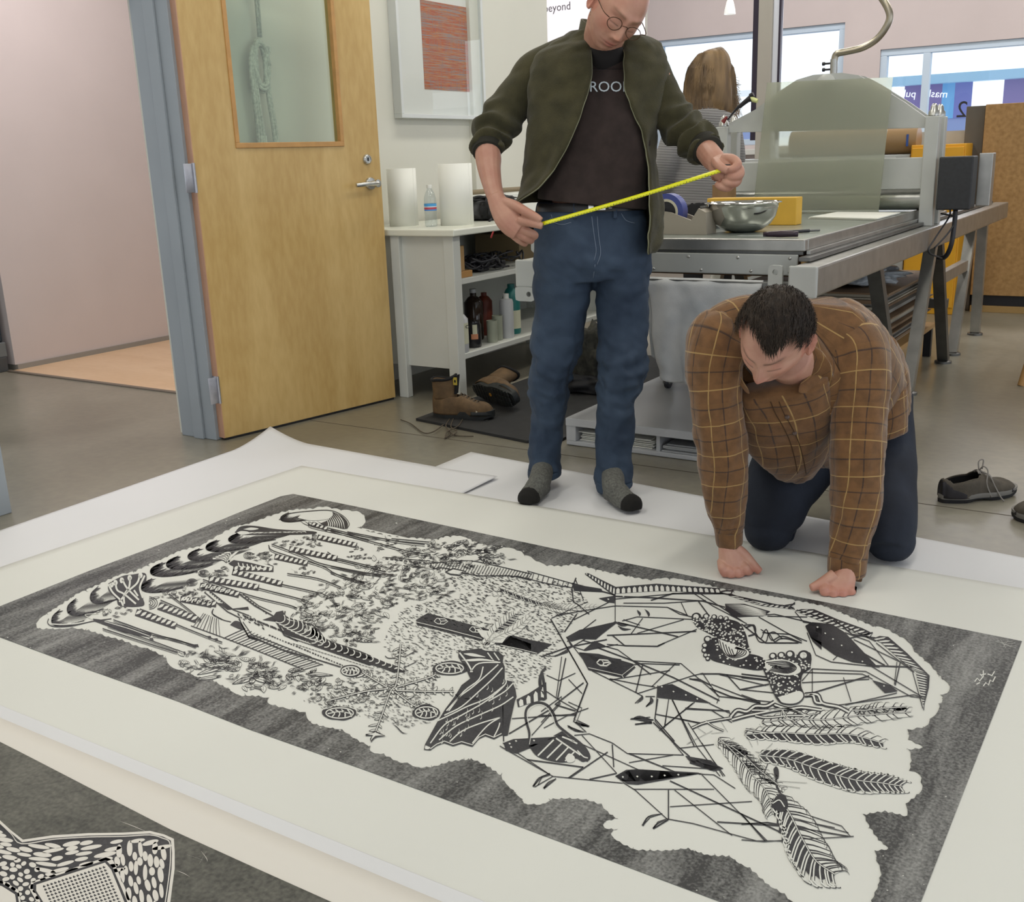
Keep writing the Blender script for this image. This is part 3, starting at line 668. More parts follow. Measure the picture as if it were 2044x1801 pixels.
b = B(); tube(b, [(-1.31, 3.76, TZ+.012), (-1.25, 3.775, TZ+.013), (-1.19, 3.79, TZ+.012)], [.009, .012, .010], 12, 3); obj('handle', b, pm('purple_black_plastic', (.03, .012, .025), .35), kn, 180)
obj('blade', prism(B(), [(-1.40, 3.735, TZ+.008), (-1.30, 3.755, TZ+.006), (-1.30, 3.768, TZ+.006), (-1.39, 3.755, TZ+.008)], (0, 0, .0015)), m_steel, kn)
br = thing('ink_pen', 'thin black marker lying behind the scraper on the bed', 'pen', (-1.2, 3.95, TZ))
b = B(); tube(b, [(-1.33, 3.90, TZ+.007), (-1.22, 4.02, TZ+.007)], .0065, 12); obj('pen_body', b, m_black, br, 50)
b = B(); tube(b, [(-1.22, 4.02, TZ+.007), (-1.19, 4.052, TZ+.007)], .0045, 12); obj('pen_cap', b, m_std, br, 50)
pd = thing('paper_pad', 'pad of white paper lying flat on the press bed', 'paper', (-1.33, 5.0, TZ))
cs = [(-1.50, 4.94), (-1.155, 4.78), (-1.15, 5.14), (-1.47, 5.22)]
cs = [(-1.478, 4.85), (-1.145, 4.72), (-1.15, 5.16), (-1.46, 5.22)]
for k in range(3): 
    j = .006*k; obj('sheet', prism(B(), [(x+j, y-j, TZ+.0035*k) for x, y in cs], (0, 0, .0034)), m_paper, pd)
# frosted acrylic sheet standing on the bed against the gantry
def frosted():
    m = bpy.data.materials.new('frosted_acrylic'); m.use_nodes = True; n, l = m.node_tree.nodes, m.node_tree.links; n.remove(n['Principled BSDF'])
    out = n['Material Output']; rf = n.new('ShaderNodeBsdfRefraction'); rf.inputs['Roughness'].default_value = .13; rf.inputs['IOR'].default_value = 1.06; rf.inputs[0].default_value = (.86, .87, .80, 1)
    tr = n.new('ShaderNodeBsdfTranslucent'); tr.inputs[0].default_value = (.60, .61, .50, 1)
    df = n.new('ShaderNodeBsdfDiffuse'); df.inputs[0].default_value = (.46, .47, .39, 1)
    m1 = n.new('ShaderNodeMixShader'); m1.inputs[0].default_value = .5; l.new(tr.outputs[0], m1.inputs[1]); l.new(df.outputs[0], m1.inputs[2])
    m2 = n.new('ShaderNodeMixShader'); m2.inputs[0].default_value = .46; l.new(rf.outputs[0], m2.inputs[1]); l.new(m1.outputs[0], m2.inputs[2])
    gl = n.new('ShaderNodeBsdfGlossy'); gl.inputs['Roughness'].default_value = .25; m3 = n.new('ShaderNodeMixShader'); m3.inputs[0].default_value = .06
    l.new(m2.outputs[0], m3.inputs[1]); l.new(gl.outputs[0], m3.inputs[2]); l.new(m3.outputs[0], out.inputs[0]); return m
b0, b1 = at(1500, 424, TZ), at(1752, 429, TZ)
yb = 5.24
c1, c2 = py_(1502, 424, yb), py_(1753, 428, yb); t1, t2 = py_(1531, 165, 5.315), py_(1782, 154, 5.315)
c1.z = c2.z = TZ
ac = thing('acrylic_sheet', 'big frosted translucent acrylic sheet leaning upright against the press', 'sheet', ((c1.x+c2.x)/2, yb, TZ))
obj('sheet_panel', prism(B(), [c1, c2, t2, t1], (0, .004, 0)), frosted(), ac)
# brush hung on the yoke
bs = thing('ink_brush', 'black handled brush with pale tip resting on the left yoke shoulder', 'brush', (-2.0, YG, 1.3))
g = lambda x, y: py_(x, y, YG-.02)
b = B(); tube(b, [g(1452, 240), g(1466, 222), g(1476, 212)], [.004, .005, .009], 10, 3); tube(b, [g(1476, 213), g(1492, 200), g(1500, 196)], [.010, .013, .020], 10, 3); tube(b, [g(1497, 192), g(1504, 188)], .012, 10)
obj('brush_handle', b, m_black, bs, 60)
b = B(); tube(b, [g(1498, 197), g(1512, 202)], [.014, .010], 10); obj('bristle_tip', b, pm('yellow_white_tip', (.65, .68, .3), .5), bs, 60)
b = B(); tube(b, [g(1443, 244), g(1451, 233)], [.012, .007], 10); obj('ferrule', b, pm('dark_red_ferrule', (.18, .02, .02), .4), bs, 60)

# ------------------------------------------------------------------ towel on the end bar
m_tow = pm('stained_towel', (.38, .40, .42), .95, var=.2, vs=5, bump=.5, bs=260, col2=(.64, .64, .63), sheen=.3)
tw = thing('towel', 'stained grey white towel hung from the bar at the press end', 'towel', (-1.45, 3.54, .33))
tb_ = B(); W_, H_ = 40, 44; g_ = []
for j in range(H_+1):
    v = j/H_; row = []
    for i in range(W_+1):
        u = i/W_; xl = -1.672+.075*min(1, v*1.1)+.01*math.sin(v*7); xr = -1.225+.0*v
        x = xl+(xr-xl)*u; zb = .352-.03*u-.012*math.sin(u*9); z = .716-(.716-zb)*v
        y = 3.515-.03*v*abs(math.sin(u*8.5+.5+v))+.012*math.sin(u*23+v*3)*v+.006*noise.noise(Vector((u*8, v*8, 0)))
        if v < .05: y += .02*(1-v/.05)
        row.append(tb_.verts.new((x, y, z)))
    g_.append(row)
for j in range(H_):
    for i in range(W_): tb_.faces.new((g_[j][i], g_[j][i+1], g_[j+1][i+1], g_[j+1][i]))
o = obj('towel_front', tb_, m_tow, tw, 180); s = o.modifiers.new('t', 'SOLIDIFY'); s.thickness = .006
tb_ = B(); g_ = []
for j in range(21):
    v = j/20; g_.append([tb_.verts.new((-1.69+.03*v+(.44)*i/20, 3.55+.012*math.sin(i*.9)*v, .716-(.716-.42+.02*math.sin(i))*v)) for i in range(21)])
for j in range(20):
    for i in range(20): tb_.faces.new((g_[j][i], g_[j][i+1], g_[j+1][i+1], g_[j+1][i]))
o = obj('towel_back', tb_, m_tow, tw, 180); s = o.modifiers.new('t', 'SOLIDIFY'); s.thickness = .005
b = B()
for k, (x, y, z, c) in enumerate(()): pass
# low white platform cart with paper inside
m_plat = pm('platform_grey_white', (.50, .51, .53), .45, var=.04, vs=5); m_ptop = pm('platform_top', (.42, .43, .44), .35, var=.05, vs=4)
PX0, PX1, PY0, PY1 = -2.085, -1.26, 3.63, 4.75
pc = thing('low_cart', 'low white platform cart with paper stack inside, beneath the towel', 'cart', ((PX0+PX1)/2, (PY0+PY1)/2, 0))
obj('cart_top', bx(PX0, PX1, PY0, PY1, .098, .118, .003), m_ptop, pc)
obj('cart_bottom', bx(PX0, PX1, PY0, PY1, .002, .02, .003), m_plat, pc)
obj('front_edge', bx(PX0, PX1, PY0-.004, PY0, .085, .117, .002), m_plat, pc)
for x in (PX0, PX1-.045): obj('cart_side', bx(x, x+.045, PY0, PY1, .02, .098, .002), m_plat, pc)
obj('cart_divider', bx(-1.68, -1.665, PY0+.01, PY1, .02, .098), m_plat, pc)
ps = thing('paper_stack', 'loose stack of cream paper inside the low cart', 'paper', (-1.85, 3.9, .02))
random.seed(3)
for k in range(6):
    a_ = random.uniform(-.01, .01); obj('sheet', bx(-2.03+a_, -1.70+a_, 3.66+a_, 4.3, .021+.007*k, .0245+.007*k, .001), MATS['white_paper'], ps)
ps = thing('paper_stack', 'flat stack of grey paper boards in right half of low cart', 'paper', (-1.5, 3.9, .02))
for k in range(5):
    a_ = random.uniform(-.008, .008); obj('sheet', bx(-1.65+a_, -1.32+a_, 3.65+a_, 4.3, .021+.006*k, .026+.006*k, .001), m_ptop, ps)
# casters at the back of towel (a small trolley behind)
ct = thing('caster_stand', 'dark caster bracket showing below the towel hem', 'caster', (-1.59, 3.66, .118))
kp = at(1330, 777, .118); kx, ky = kp.x, kp.y; ct.location = (kx, ky, .118)
obj('fork', prism(B(), [(kx-.018, ky, .143), (kx+.018, ky, .143), (kx+.018, ky, .19), (kx-.018, ky, .19)], (0, .04, 0)), m_std, ct)
obj('post', bx(kx-.009, kx+.009, ky+.01, ky+.03, .19, .55, .002), m_std, ct)
obj('wheel', lathe(B(), [(0, 0), (.026, 0), (.028, .004), (.028, .016), (.026, .02), (0, .02)], seg=24, axis=Matrix.Translation((kx-.01, ky+.02, .146)) @ Matrix.Rotation(R(90), 4, 'Y')), m_black, ct, 50)
# black rubber mat
m_mat = pm('black_rubber_mat', (.018, .018, .019), .75, var=.25, vs=12, bump=.4, bs=180)
mt = tag(obj('floor_mat', prism(B(), [(-2.93, 3.70, 0), (-2.25, 3.58, 0), (-2.13, 3.66, 0), (-2.13, 5.55, 0), (-2.93, 5.55, 0)], (0, 0, .012)), m_mat), 'black rubber mat on the floor beneath the boots and press', 'mat')

# big stack of boards and papers under the press
m_pl = [pm('board_edge_grey', (.25, .24, .22), .7), pm('board_edge_cream', (.42, .38, .30), .7), pm('board_edge_brown', (.22, .14, .08), .7)]
st = thing('board_stack', 'tall stack of uneven boards and papers beneath the press bed', 'boards', (-1.55, 5.6, .2))
random.seed(12); z = .19
obj('stack_shelf', bx(-1.98, -1.14, 4.95, 6.2, .165, .19, .003), pm('stack_pallet', (.5, .3, .12), .6), st)
for k in range(26):
    t_ = random.choice((.006, .008, .012, .016)); o_ = random.uniform(-.05, .03)
    obj('board', bx(-1.95, -1.17+o_, 5.0+o_+.1*random.random(), 6.05+o_, z, z+t_, 0), random.choice(m_pl), st); z += t_+.0015
for x, y in ((-1.95, 4.98), (-1.17, 4.98), (-1.95, 6.17), (-1.17, 6.17)): obj('leg', bx(x-.02, x+.02, y-.02, y+.02, 0, .165), m_black, st)
tag(obj('plastic_sheet', blob((-1.42, 5.35, z+.055), (.24, .26, .05), 4, .5, n=4), pm('crumpled_grey_plastic', (.28, .30, .32), .3, var=.2, vs=18, bump=.6, bs=20, dist=.02), None, 180), 'crumpled grey plastic sheeting on top of the board stack', 'plastic')

# ------------------------------------------------------------------ cabinets behind
m_gc = pm('grey_locker', (.42, .43, .42), .5, .1, var=.03, vs=5)
gc = thing('grey_cabinet', 'light grey steel cabinet behind the press', 'cabinet', (-2.4, 8.0, 0))
obj('cabinet_body', bx(-3.15, -1.69, 7.82, 8.3, 0.04, 1.10, .005), m_gc, gc)
for x0, x1 in ((-3.14, -2.42), (-2.41, -1.78)):
    d_ = obj('door', bx(x0, x1, 7.80, 7.82, .07, 1.085, .003), m_gc, gc); obj('handle', bx(x1-.035, x1-.02, 7.785, 7.80, .5, .62, .002), m_std, d_)
obj('plinth', bx(-3.13, -1.71, 7.85, 8.28, 0, .04), m_black, gc)
m_yel = pm('yellow_orange_paint', (.72, .36, .02), .45, var=.05, vs=6)
yc = thing('yellow_cabinet', 'bright yellow orange metal cabinet right of the grey cabinet', 'cabinet', (-1.5, 8.0, 0))
obj('cabinet_body', bx(-1.68, -1.325, 7.80, 8.25, 0, 1.16, .005), m_yel, yc)
obj('door', bx(-1.67, -1.335, 7.785, 7.80, .05, 1.14, .003), m_yel, yc)
obj('latch', bx(-1.63, -1.61, 7.772, 7.785, .7, .78, .002), m_black, yc.children[1])
obj('pass_label', bx(-1.40, -1.37, 7.776, 7.785, 1.04, 1.07, .001), m_black, yc.children[1])
tb2 = thing('cardboard_tube', 'fat brown cardboard tube with blue tape lying on grey cabinet', 'tube', (-2.2, 7.95, 1.10))
b = B(); lathe(b, [(0, 0), (.092, 0), (.095, .004), (.095, .9), (0, .9)], seg=40, axis=Matrix.Translation((-1.66, 7.93, 1.196)) @ Matrix.Rotation(R(-90), 4, 'Y')); obj('tube_body', b, pm('kraft_brown', (.28, .17, .07), .5), tb2, 40)
obj('blue_tape', prism(B(), [(-1.725, 7.834, 1.235), (-1.71, 7.834, 1.235), (-1.71, 7.834, 1.155), (-1.725, 7.834, 1.155)], (0, .006, 0)), pm('blue_masking_tape', (.03, .08, .30), .5), tb2)
b = B(); box(b, -1.86, -1.2, 8.2, 8.5, 1.15, 1.25); tag(obj('grey_crate', b, m_gc), 'long grey metal box above and behind the yellow cabinet', 'box')
# wooden block on bed far end and brown box
tag(obj('wooden_box', bx(-2.01, -1.93, 5.00, 5.12, TZ, TZ+.155, .003), pm('walnut_wood', (.25, .14, .06), .5, var=.15, vs=15, stretch=(1, 1, .2))), 'small brown wooden box standing behind the bowl by the frosted sheet', 'box')
# plywood crate at right
m_osb = pm('particle_board', (.30, .165, .055), .6, vs=38, col2=(.43, .25, .095), detail=6)
pc2 = thing('plywood_crate', 'tall brown particle board panel crate at the right edge', 'crate', (-.7, 8.1, 0))
obj('panel', bx(-1.255, .2, 8.0, 8.3, .12, 1.41, .003), m_osb, pc2)
obj('kick_gap', bx(-1.25, .2, 8.03, 8.28, .045, .12), m_black, pc2)
obj('plinth', bx(-1.25, .2, 8.0, 8.3, .0, .045, .002), pm('plinth_pine', (.35, .22, .08), .6), pc2)
tag(obj('grey_board', bx(-1.385, -1.262, 8.05, 8.12, 0, 1.405, .003), pm('dark_grey_board', (.11, .10, .085), .7, var=.1, vs=8)), 'narrow dark grey board standing left of the brown crate', 'board')
# wooden stool leg at the right edge
sl = thing('wooden_stool', 'pale wooden stool leg entering at the right edge of the floor', 'stool', (-.45, 5.6, 0))
for (x, y, tx, ty) in ((-.60, 5.55, -.52, 5.6), (-.30, 5.55, -.36, 5.6), (-.60, 5.85, -.52, 5.8), (-.3, 5.85, -.36, 5.8)):
    obj('leg', tube(B(), [(x, y, 0), (tx, ty, .45)], .02, 10), pm('stool_wood', (.45, .25, .09), .5) if 'stool_wood' not in MATS else MATS['stool_wood'], sl, 60)
obj('seat', bx(-.6, -.28, 5.54, 5.86, .45, .48, .01), MATS['stool_wood'], sl)
# ------------------------------------------------------------------ papers on the floor
m_sheet = pm('drop_sheet_white', (.70, .70, .715), .75, var=.012, vs=2, bump=.12, bs=6, dist=.01)
m_cream = pm('print_paper_cream', (.70, .70, .655), .75, var=.012, vs=2, bump=.08, bs=30, dist=.002)
def ink(name, lo, hi, vs, a=.42, b_=.62, st=(1, 1, 1)):
    m = pm(name, lo, .55); n, l = m.node_tree.nodes, m.node_tree.links; b = n['Principled BSDF']
    tc = n.new('ShaderNodeTexCoord'); mp = n.new('ShaderNodeMapping'); mp.inputs['Scale'].default_value = st; l.new(tc.outputs['Object'], mp.inputs[0])
    n1 = n.new('ShaderNodeTexNoise'); n1.inputs['Scale'].default_value = vs; n1.inputs['Detail'].default_value = 8; n1.inputs['Roughness'].default_value = .7
    n2 = n.new('ShaderNodeTexNoise'); n2.inputs['Scale'].default_value = vs*55; n2.inputs['Detail'].default_value = 2
    l.new(mp.outputs[0], n1.inputs['Vector']); l.new(tc.outputs['Object'], n2.inputs['Vector'])
    ad = n.new('ShaderNodeMath'); ad.operation = 'MULTIPLY_ADD'; ad.inputs[1].default_value = .45; l.new(n2.outputs['Fac'], ad.inputs[0]); l.new(n1.outputs['Fac'], ad.inputs[2])
    r = n.new('ShaderNodeValToRGB'); r.color_ramp.elements[0].position = a+.2; r.color_ramp.elements[1].position = b_+.25
    r.color_ramp.elements[0].color = (*lo, 1); r.color_ramp.elements[1].color = (*hi, 1)
    l.new(ad.outputs[0], r.inputs[0]); l.new(r.outputs[0], b.inputs['Base Color']); return m
m_inkb = ink('border_ink', (.034, .034, .035), (.27, .27, .26), 3.2, .42, .66, (3.6, .5, 1))
m_ink = ink('black_ink', (.014, .014, .02), (.06, .06, .065), 6, .42, .75)
def sheetobj(name, pts, z, mat, label, cat='paper', nx=60, curl=None, group=None):
    """flat quad sheet (4 floor points) meshed as a fine grid with slight waviness"""
    P_ = [Vector((p[0], p[1], 0)) for p in pts]; b = B(); g = []
    for j in range(nx+1):
        v = j/nx; row = []
        for i in range(nx+1):
            u = i/nx; p = (P_[0]*(1-u)+P_[1]*u)*(1-v)+(P_[3]*(1-u)+P_[2]*u)*v
            zz = z+.0006*(noise.noise(Vector((p.x*2, p.y*2, z*50)))+1)
            if curl: zz += curl(p)
            row.append(b.verts.new((p.x, p.y, zz)))
        g.append(row)
    for j in range(nx):
        for i in range(nx): b.faces.new((g[j][i], g[j][i+1], g[j+1][i+1], g[j+1][i]))
    o = obj(name, b, mat, None, 180); s = o.modifiers.new('t', 'SOLIDIFY'); s.thickness = .0004; s.offset = -1
    return tag(o, label, cat, group)
A_ = [at(540, 857), at(1000, 955), at(900, 1150), at(-420, 1190)]
cu = at(540, 862)
sheetobj('drop_sheet', [(-3.24, 1.2), tuple(at(540, 857, .045).xy), (-2.074, 3.09), (-2.15, 1.2)], .0075, m_sheet, 'white floor sheet with upturned corner by the foot of the door', curl=lambda p: .05*max(0, 1-((p.x-at(540, 857, .045).x)**2+(p.y-at(540, 857, .045).y)**2)**.5/.24)**1.6+.006*max(0, 1-((p.x+2.09)**2+(p.y-3.08)**2)**.5/.2))
c0 = at(940, 903)
sheetobj('drop_sheet', [(-2.42, 2.0), (-2.385, 3.362), (.6, 3.02), (.6, 1.9)], .001, m_sheet, 'white floor sheet spread beneath both men in socks and knees')
sheetobj('drop_sheet', [(-2.1, -.2), (-3.3, 1.25), (-1.0, 1.25), (0.1, -.2)], .0045, m_sheet, 'white floor sheet showing as narrow band between the two prints') if 0 else None
ZP = .0105
pq = [at(602, 935), at(2120, 1192), (.62, .62, 0), (-3.05, .95, 0)]
p_l = at(-60, 1160); e0 = at(602, 935)
dl = (Vector((p_l.x, p_l.y))-Vector((e0.x, e0.y))).normalized()
cornA = Vector((e0.x, e0.y)); cornD = cornA+dl*1.93
e1 = at(2044, 1183); dt = (Vector((e1.x, e1.y))-cornA).normalized(); cornB = cornA+dt*3.1; cornC = cornD+dt*3.1
def wav(p): return 0
pr1 = sheetobj('print_sheet', [tuple(cornD), tuple(cornA), tuple(cornB), tuple(cornC)], ZP, m_cream, 'large cream sheet with black woodcut print spread on the floor before the men', 'print', 70)
ZI = ZP+.0018

# ---- the drawing: outlines are laid down as thin films of ink on the sheet
ZN = {'P': (0, 0, 1), '1': (60, 1100, 5.11), '2': (360, 1000, 5.11), '3': (340, 1220, 5.11), '4': (660, 1040, 5.11), '5': (620, 1260, 4.645),
      'A': (1080, 1100, 3.65), 'B': (1480, 1180, 2.9), 'C': (940, 1380, 3.297), 'D': (560, 1040, 3.006), 'E': (0, 1400, 2.839), 'F': (0, 960, 2.839)}
LB, LW = B(), B()            # black film, bare paper
STEP = .00013
def cv(z, s):
    x0, y0, k = ZN[z]; v = [float(t) for t in s.split()] if isinstance(s, str) else s
    return [(x0+v[i]/k, y0+v[i+1]/k) for i in range(0, len(v)-1, 2)]
def fl(p, L): return at(p[0], p[1], ZI+STEP*L)
def poly_px(pts, L, bm):
    P3 = [fl(p, L) for p in pts]; vs = [bm.verts.new(p) for p in P3]
    for t in tessellate_polygon([P3]):
        try:
            f = bm.faces.new([vs[i] for i in t])
            if f.normal.length == 0: f.normal_update()
        except ValueError: pass
def sm(pts, n=4):
    return [(p.x, p.y) for p in crom([(a[0], a[1], 0) for a in pts], n)]
def rib(pts, w, L, bm, taper=0):
    n = len(pts)
    if n < 2: return
    l_, r_ = [], []
    for i, p in enumerate(pts):
        a, b = pts[max(i-1, 0)], pts[min(i+1, n-1)]; dx, dy = b[0]-a[0], b[1]-a[1]; m = math.hypot(dx, dy) or 1
        t = i/(n-1); ww = w/2*(1 if not taper else (1-t*.85) if taper == 1 else max(.15, math.sin(PI*t)))
        l_.append(bm.verts.new(fl((p[0]-dy/m*ww, p[1]+dx/m*ww), L))); r_.append(bm.verts.new(fl((p[0]+dy/m*ww, p[1]-dx/m*ww), L)))
    for i in range(n-1): bm.faces.new((l_[i], r_[i], r_[i+1], l_[i+1]))
def S(z, w, s, L=3, c=1, t=0): p = cv(z, s); rib(sm(p) if c and len(p) > 2 else p, w, L, LB, t)      # ink stroke
def Wt(z, w, s, L=4, c=1, t=0): p = cv(z, s); rib(sm(p) if c and len(p) > 2 else p, w, L, LW, t)     # cut stroke
def K(z, s, L=1, c=0): p = cv(z, s); poly_px(sm(p+p[:1])[:-1] if c else p, L, LB)                     # ink area
def Wa(z, s, L=2, c=0): p = cv(z, s); poly_px(sm(p+p[:1])[:-1] if c else p, L, LW)                    # cut area
def inside(p, poly):
    x, y = p; r = False; j = len(poly)-1
    for i in range(len(poly)):
        if (poly[i][1] > y) != (poly[j][1] > y) and x < (poly[j][0]-poly[i][0])*(y-poly[i][1])/(poly[j][1]-poly[i][1])+poly[i][0]: r = not r
        j = i
    return r
RN = random.Random(7)
# border ink with its irregular carved opening
opening = cv('P', "73 1251 76 1239 91 1227 125 1206 158 1184 197 1168 236 1149 271 1141 295 1129 334 1112 360 1100 399 1091 425 1076 444 1065 470 1051 497 1046 556 1025 585 1018 624 1016 644 1012 681 1018 702 1020 722 1025 728 1033 726 1047 712 1053 726 1059 752 1065 785 1074 816 1074 848 1077 875 1078 885 1073 912 1070 934 1075 942 1081 973 1090 1008 1093 1032 1099 1047 1108 1070 1120 1092 1130 1121 1131 1148 1127 1203 1141 1250 1151 1299 1159 1318 1155 1354 1156 1409 1168 1450 1179 1491 1182 1532 1190 1573 1196")
opening += cv('B', "480 90 630 150 760 205 830 215 960 290 1000 350 1060 400 1110 450 1160 510 1200 540 1200 580 1150 600 1165 630 1140 650 1140 690 1090 740 1070 780 960 800 965 860 1050 905 960 912 980 960 970 1040 1030 1060 1045 1150 950 1230 960 1300 830 1270 700 1290 740 1370 790 1440 850 1490 770 1500 780 1560 805 1620 790 1700 750 1790 735 1880 560 1950 400 1880 300 1801 250 1750 160 1700 50 1600 0 1580")
opening += cv('C', "1700 1080 1560 1075 1430 1030 1280 1045 1080 1040 980 990 920 940 970 905 880 900 880 860 970 840 900 790 860 740 760 710 650 700 540 705 470 740 360 740 340 710 280 650 220 590 200 550 130 500 90 475 0 440")
opening += cv('D', "1130 1425 1010 1440 920 1470 830 1478 760 1450 700 1440 620 1395 545 1385 540 1350 460 1310 370 1250")
opening += cv('3', "1560 1170 1430 1130 1380 1030 1270 1000 1150 980 990 930 1010 880 900 860 700 855 600 790 470 720 430 690 300 670 230 650 210 625 120 600 0 560")
opening += cv('1', "1390 1090 1360 1060 1200 990 1080 960 940 900 800 870 600 800 530 790 430 775 300 790 100 785")
def scallop(pts, amp=3.2, step=13):
    out = []; n = len(pts)
    for i in range(n):
        a, b = pts[i], pts[(i+1) % n]; d = math.hypot(b[0]-a[0], b[1]-a[1]); k = max(1, int(d/step)); nx, ny = (b[1]-a[1])/max(d, 1e-6), -(b[0]-a[0])/max(d, 1e-6)
        for q in range(k):
            for s_ in (0, .25, .5, .75):
                t = (q+s_)/k; h = amp*math.sin(PI*s_)*RN.uniform(.5, 1.1); out.append((a[0]+(b[0]-a[0])*t+nx*h, a[1]+(b[1]-a[1])*t+ny*h))
    return out
op = scallop(opening)
outer = cv('P', "-83 1242 -2 1211 180 1139 360 1072 470 1026 560 991 585 986 700 1009 1100 1094 1480 1170 1760 1224 2040 1280 1990 1409 1900 1641 1838 1801 1788 1930 1440 1801 937 1613 720 1534 500 1457 355 1400 180 1338 0 1272")
P_out = [fl(p, 0) for p in outer]; P_in = [fl(p, 0) for p in op]
b = B(); vs = [b.verts.new(p) for p in P_out+P_in]
for t in tessellate_polygon([P_out, P_in]):
    try: b.faces.new([vs[i] for i in t])
    except ValueError: pass
def film(name, bm, mat, parent):
    for f in bm.faces: f.normal_update()
    bmesh.ops.reverse_faces(bm, faces=[f for f in bm.faces if f.normal.z < 0])
    o = obj(name, bm, mat, parent, norm=False); return o
film('ink_border', b, m_inkb, pr1)

# --- procedural motifs, all in the sheet's plane
def lerp(a, b, t): return (a[0]+(b[0]-a[0])*t, a[1]+(b[1]-a[1])*t)
def band(z, s, w, n, sl=.6, rw=.55):
    """black strip with slanted white ovals"""
    p = cv(z, s); (x0, y0), (x1, y1) = p[0], p[-1]
    d = math.hypot(x1-x0, y1-y0); ux, uy = (x1-x0)/d, (y1-y0)/d; nx, ny = -uy, ux
    rib(p, w, 1, LB, 0)
    for k in range(n):
        t = (k+.5)/n*d; cx, cy = x0+ux*t, y0+uy*t; h = w*.52
        ax, ay = cx-nx*h+ux*h*sl, cy-ny*h+uy*h*sl; bx_, by_ = cx+nx*h*.55-ux*h*sl, cy+ny*h*.55-uy*h*sl
        rib([lerp((ax, ay), (bx_, by_), q/6) for q in range(7)], d/n*rw, 4, LW, 2)
def strip(z, s_top, s_bot, n, fill=.5, round_=True, sl=0):
    """toothed strip between two polylines"""
    a, b = cv(z, s_top), cv(z, s_bot)
    def samp(P, t):
        L_ = [0]; 
        for i in range(len(P)-1): L_.append(L_[-1]+math.dist(P[i], P[i+1]))
        q = t*L_[-1]
        for i in range(len(P)-1):
            if q <= L_[i+1]+1e-9: return lerp(P[i], P[i+1], (q-L_[i])/max(L_[i+1]-L_[i], 1e-9))
        return P[-1]
    poly_px(a+b[::-1], 1, LB)
    for k in range(n):
        t = (k+.5)/n; hw = fill/n/2
        q = [samp(b, max(0, t-hw)), lerp(samp(b, max(0, t-hw)), samp(a, min(1, max(0, t-hw+sl/n))), .6), lerp(samp(b, t), samp(a, min(1, t+sl/n)), .84), lerp(samp(b, min(1, t+hw)), samp(a, min(1, t+hw+sl/n)), .6), samp(b, min(1, t+hw))]
        poly_px(q, 3, LW)
def arch(x, y, L_, h, n=16):
    """dark crescent with hatching"""
    h *= 1.12; L_ *= 1.05
    for q in range(16):
        t = q/15; p0 = (x+L_*(.12+.80*t), y+h*.30*(1-t)); rib([p0, (p0[0]+L_*.30, p0[1]-h*.55), (p0[0]+L_*.52, p0[1]-h*.95)], .9, 1, LB, 2)
    lo = sm([(x+L_*.26, y-h*.95), (x+L_*.05, y-h*.45), (x, y), (x+L_*.07, y+h*.32), (x+L_*.3, y+h*.45), (x+L_*.65, y+h*.28), (x+L_, y-h*.05)], 5)
    rib(lo, 1.5, 2, LB)
    for i in range(2, len(lo)-2):
        for q in range(2):
            p = lerp(lo[i], lo[i+1], q/2+RN.uniform(-.2, .2)); t = i/len(lo); ln = L_*(.16+.16*math.sin(PI*t))*RN.uniform(.55, 1.1)
            d = (.90, -.42) if t > .25 else (.97, -.22)
            rib([p, (p[0]+d[0]*ln*.5, p[1]+d[1]*ln*.5), (p[0]+d[0]*ln, p[1]+d[1]*ln)], L_*.032*(1-.5*t), 2, LB, 1)
def leaf(x, y, ang, L_, w, sw=1.1, vein=1, fill=0, sq=.55):
    c, s = math.cos(ang), math.sin(ang)
    def T(u, v): return (x+(u*c-v*s), y+(u*s+v*c)*sq)
    top = [T(L_*t, w*math.sin(PI*t**.8)) for t in [i/7 for i in range(8)]]; bot = [T(L_*t, -w*math.sin(PI*t**.8)) for t in [i/7 for i in range(8)]]
    poly_px(top+bot[::-1][1:-1], 2, LB if fill else LW)
    rib(top, sw, 3, LB); rib(bot, sw*.8, 3, LB)
    if vein == 1: rib([T(L_*.1, 0), T(L_*.8, 0)], sw*.7, 4, LW if fill else LB)
    if vein == 2:
        for k in range(1, 5): rib([T(L_*k/5.5, 0), T(L_*(k/5.5+.12), w*.6)], sw*.8, 4, LW if fill else LB); rib([T(L_*k/5.5, 0), T(L_*(k/5.5+.12), -w*.6)], sw*.8, 4, LW if fill else LB)
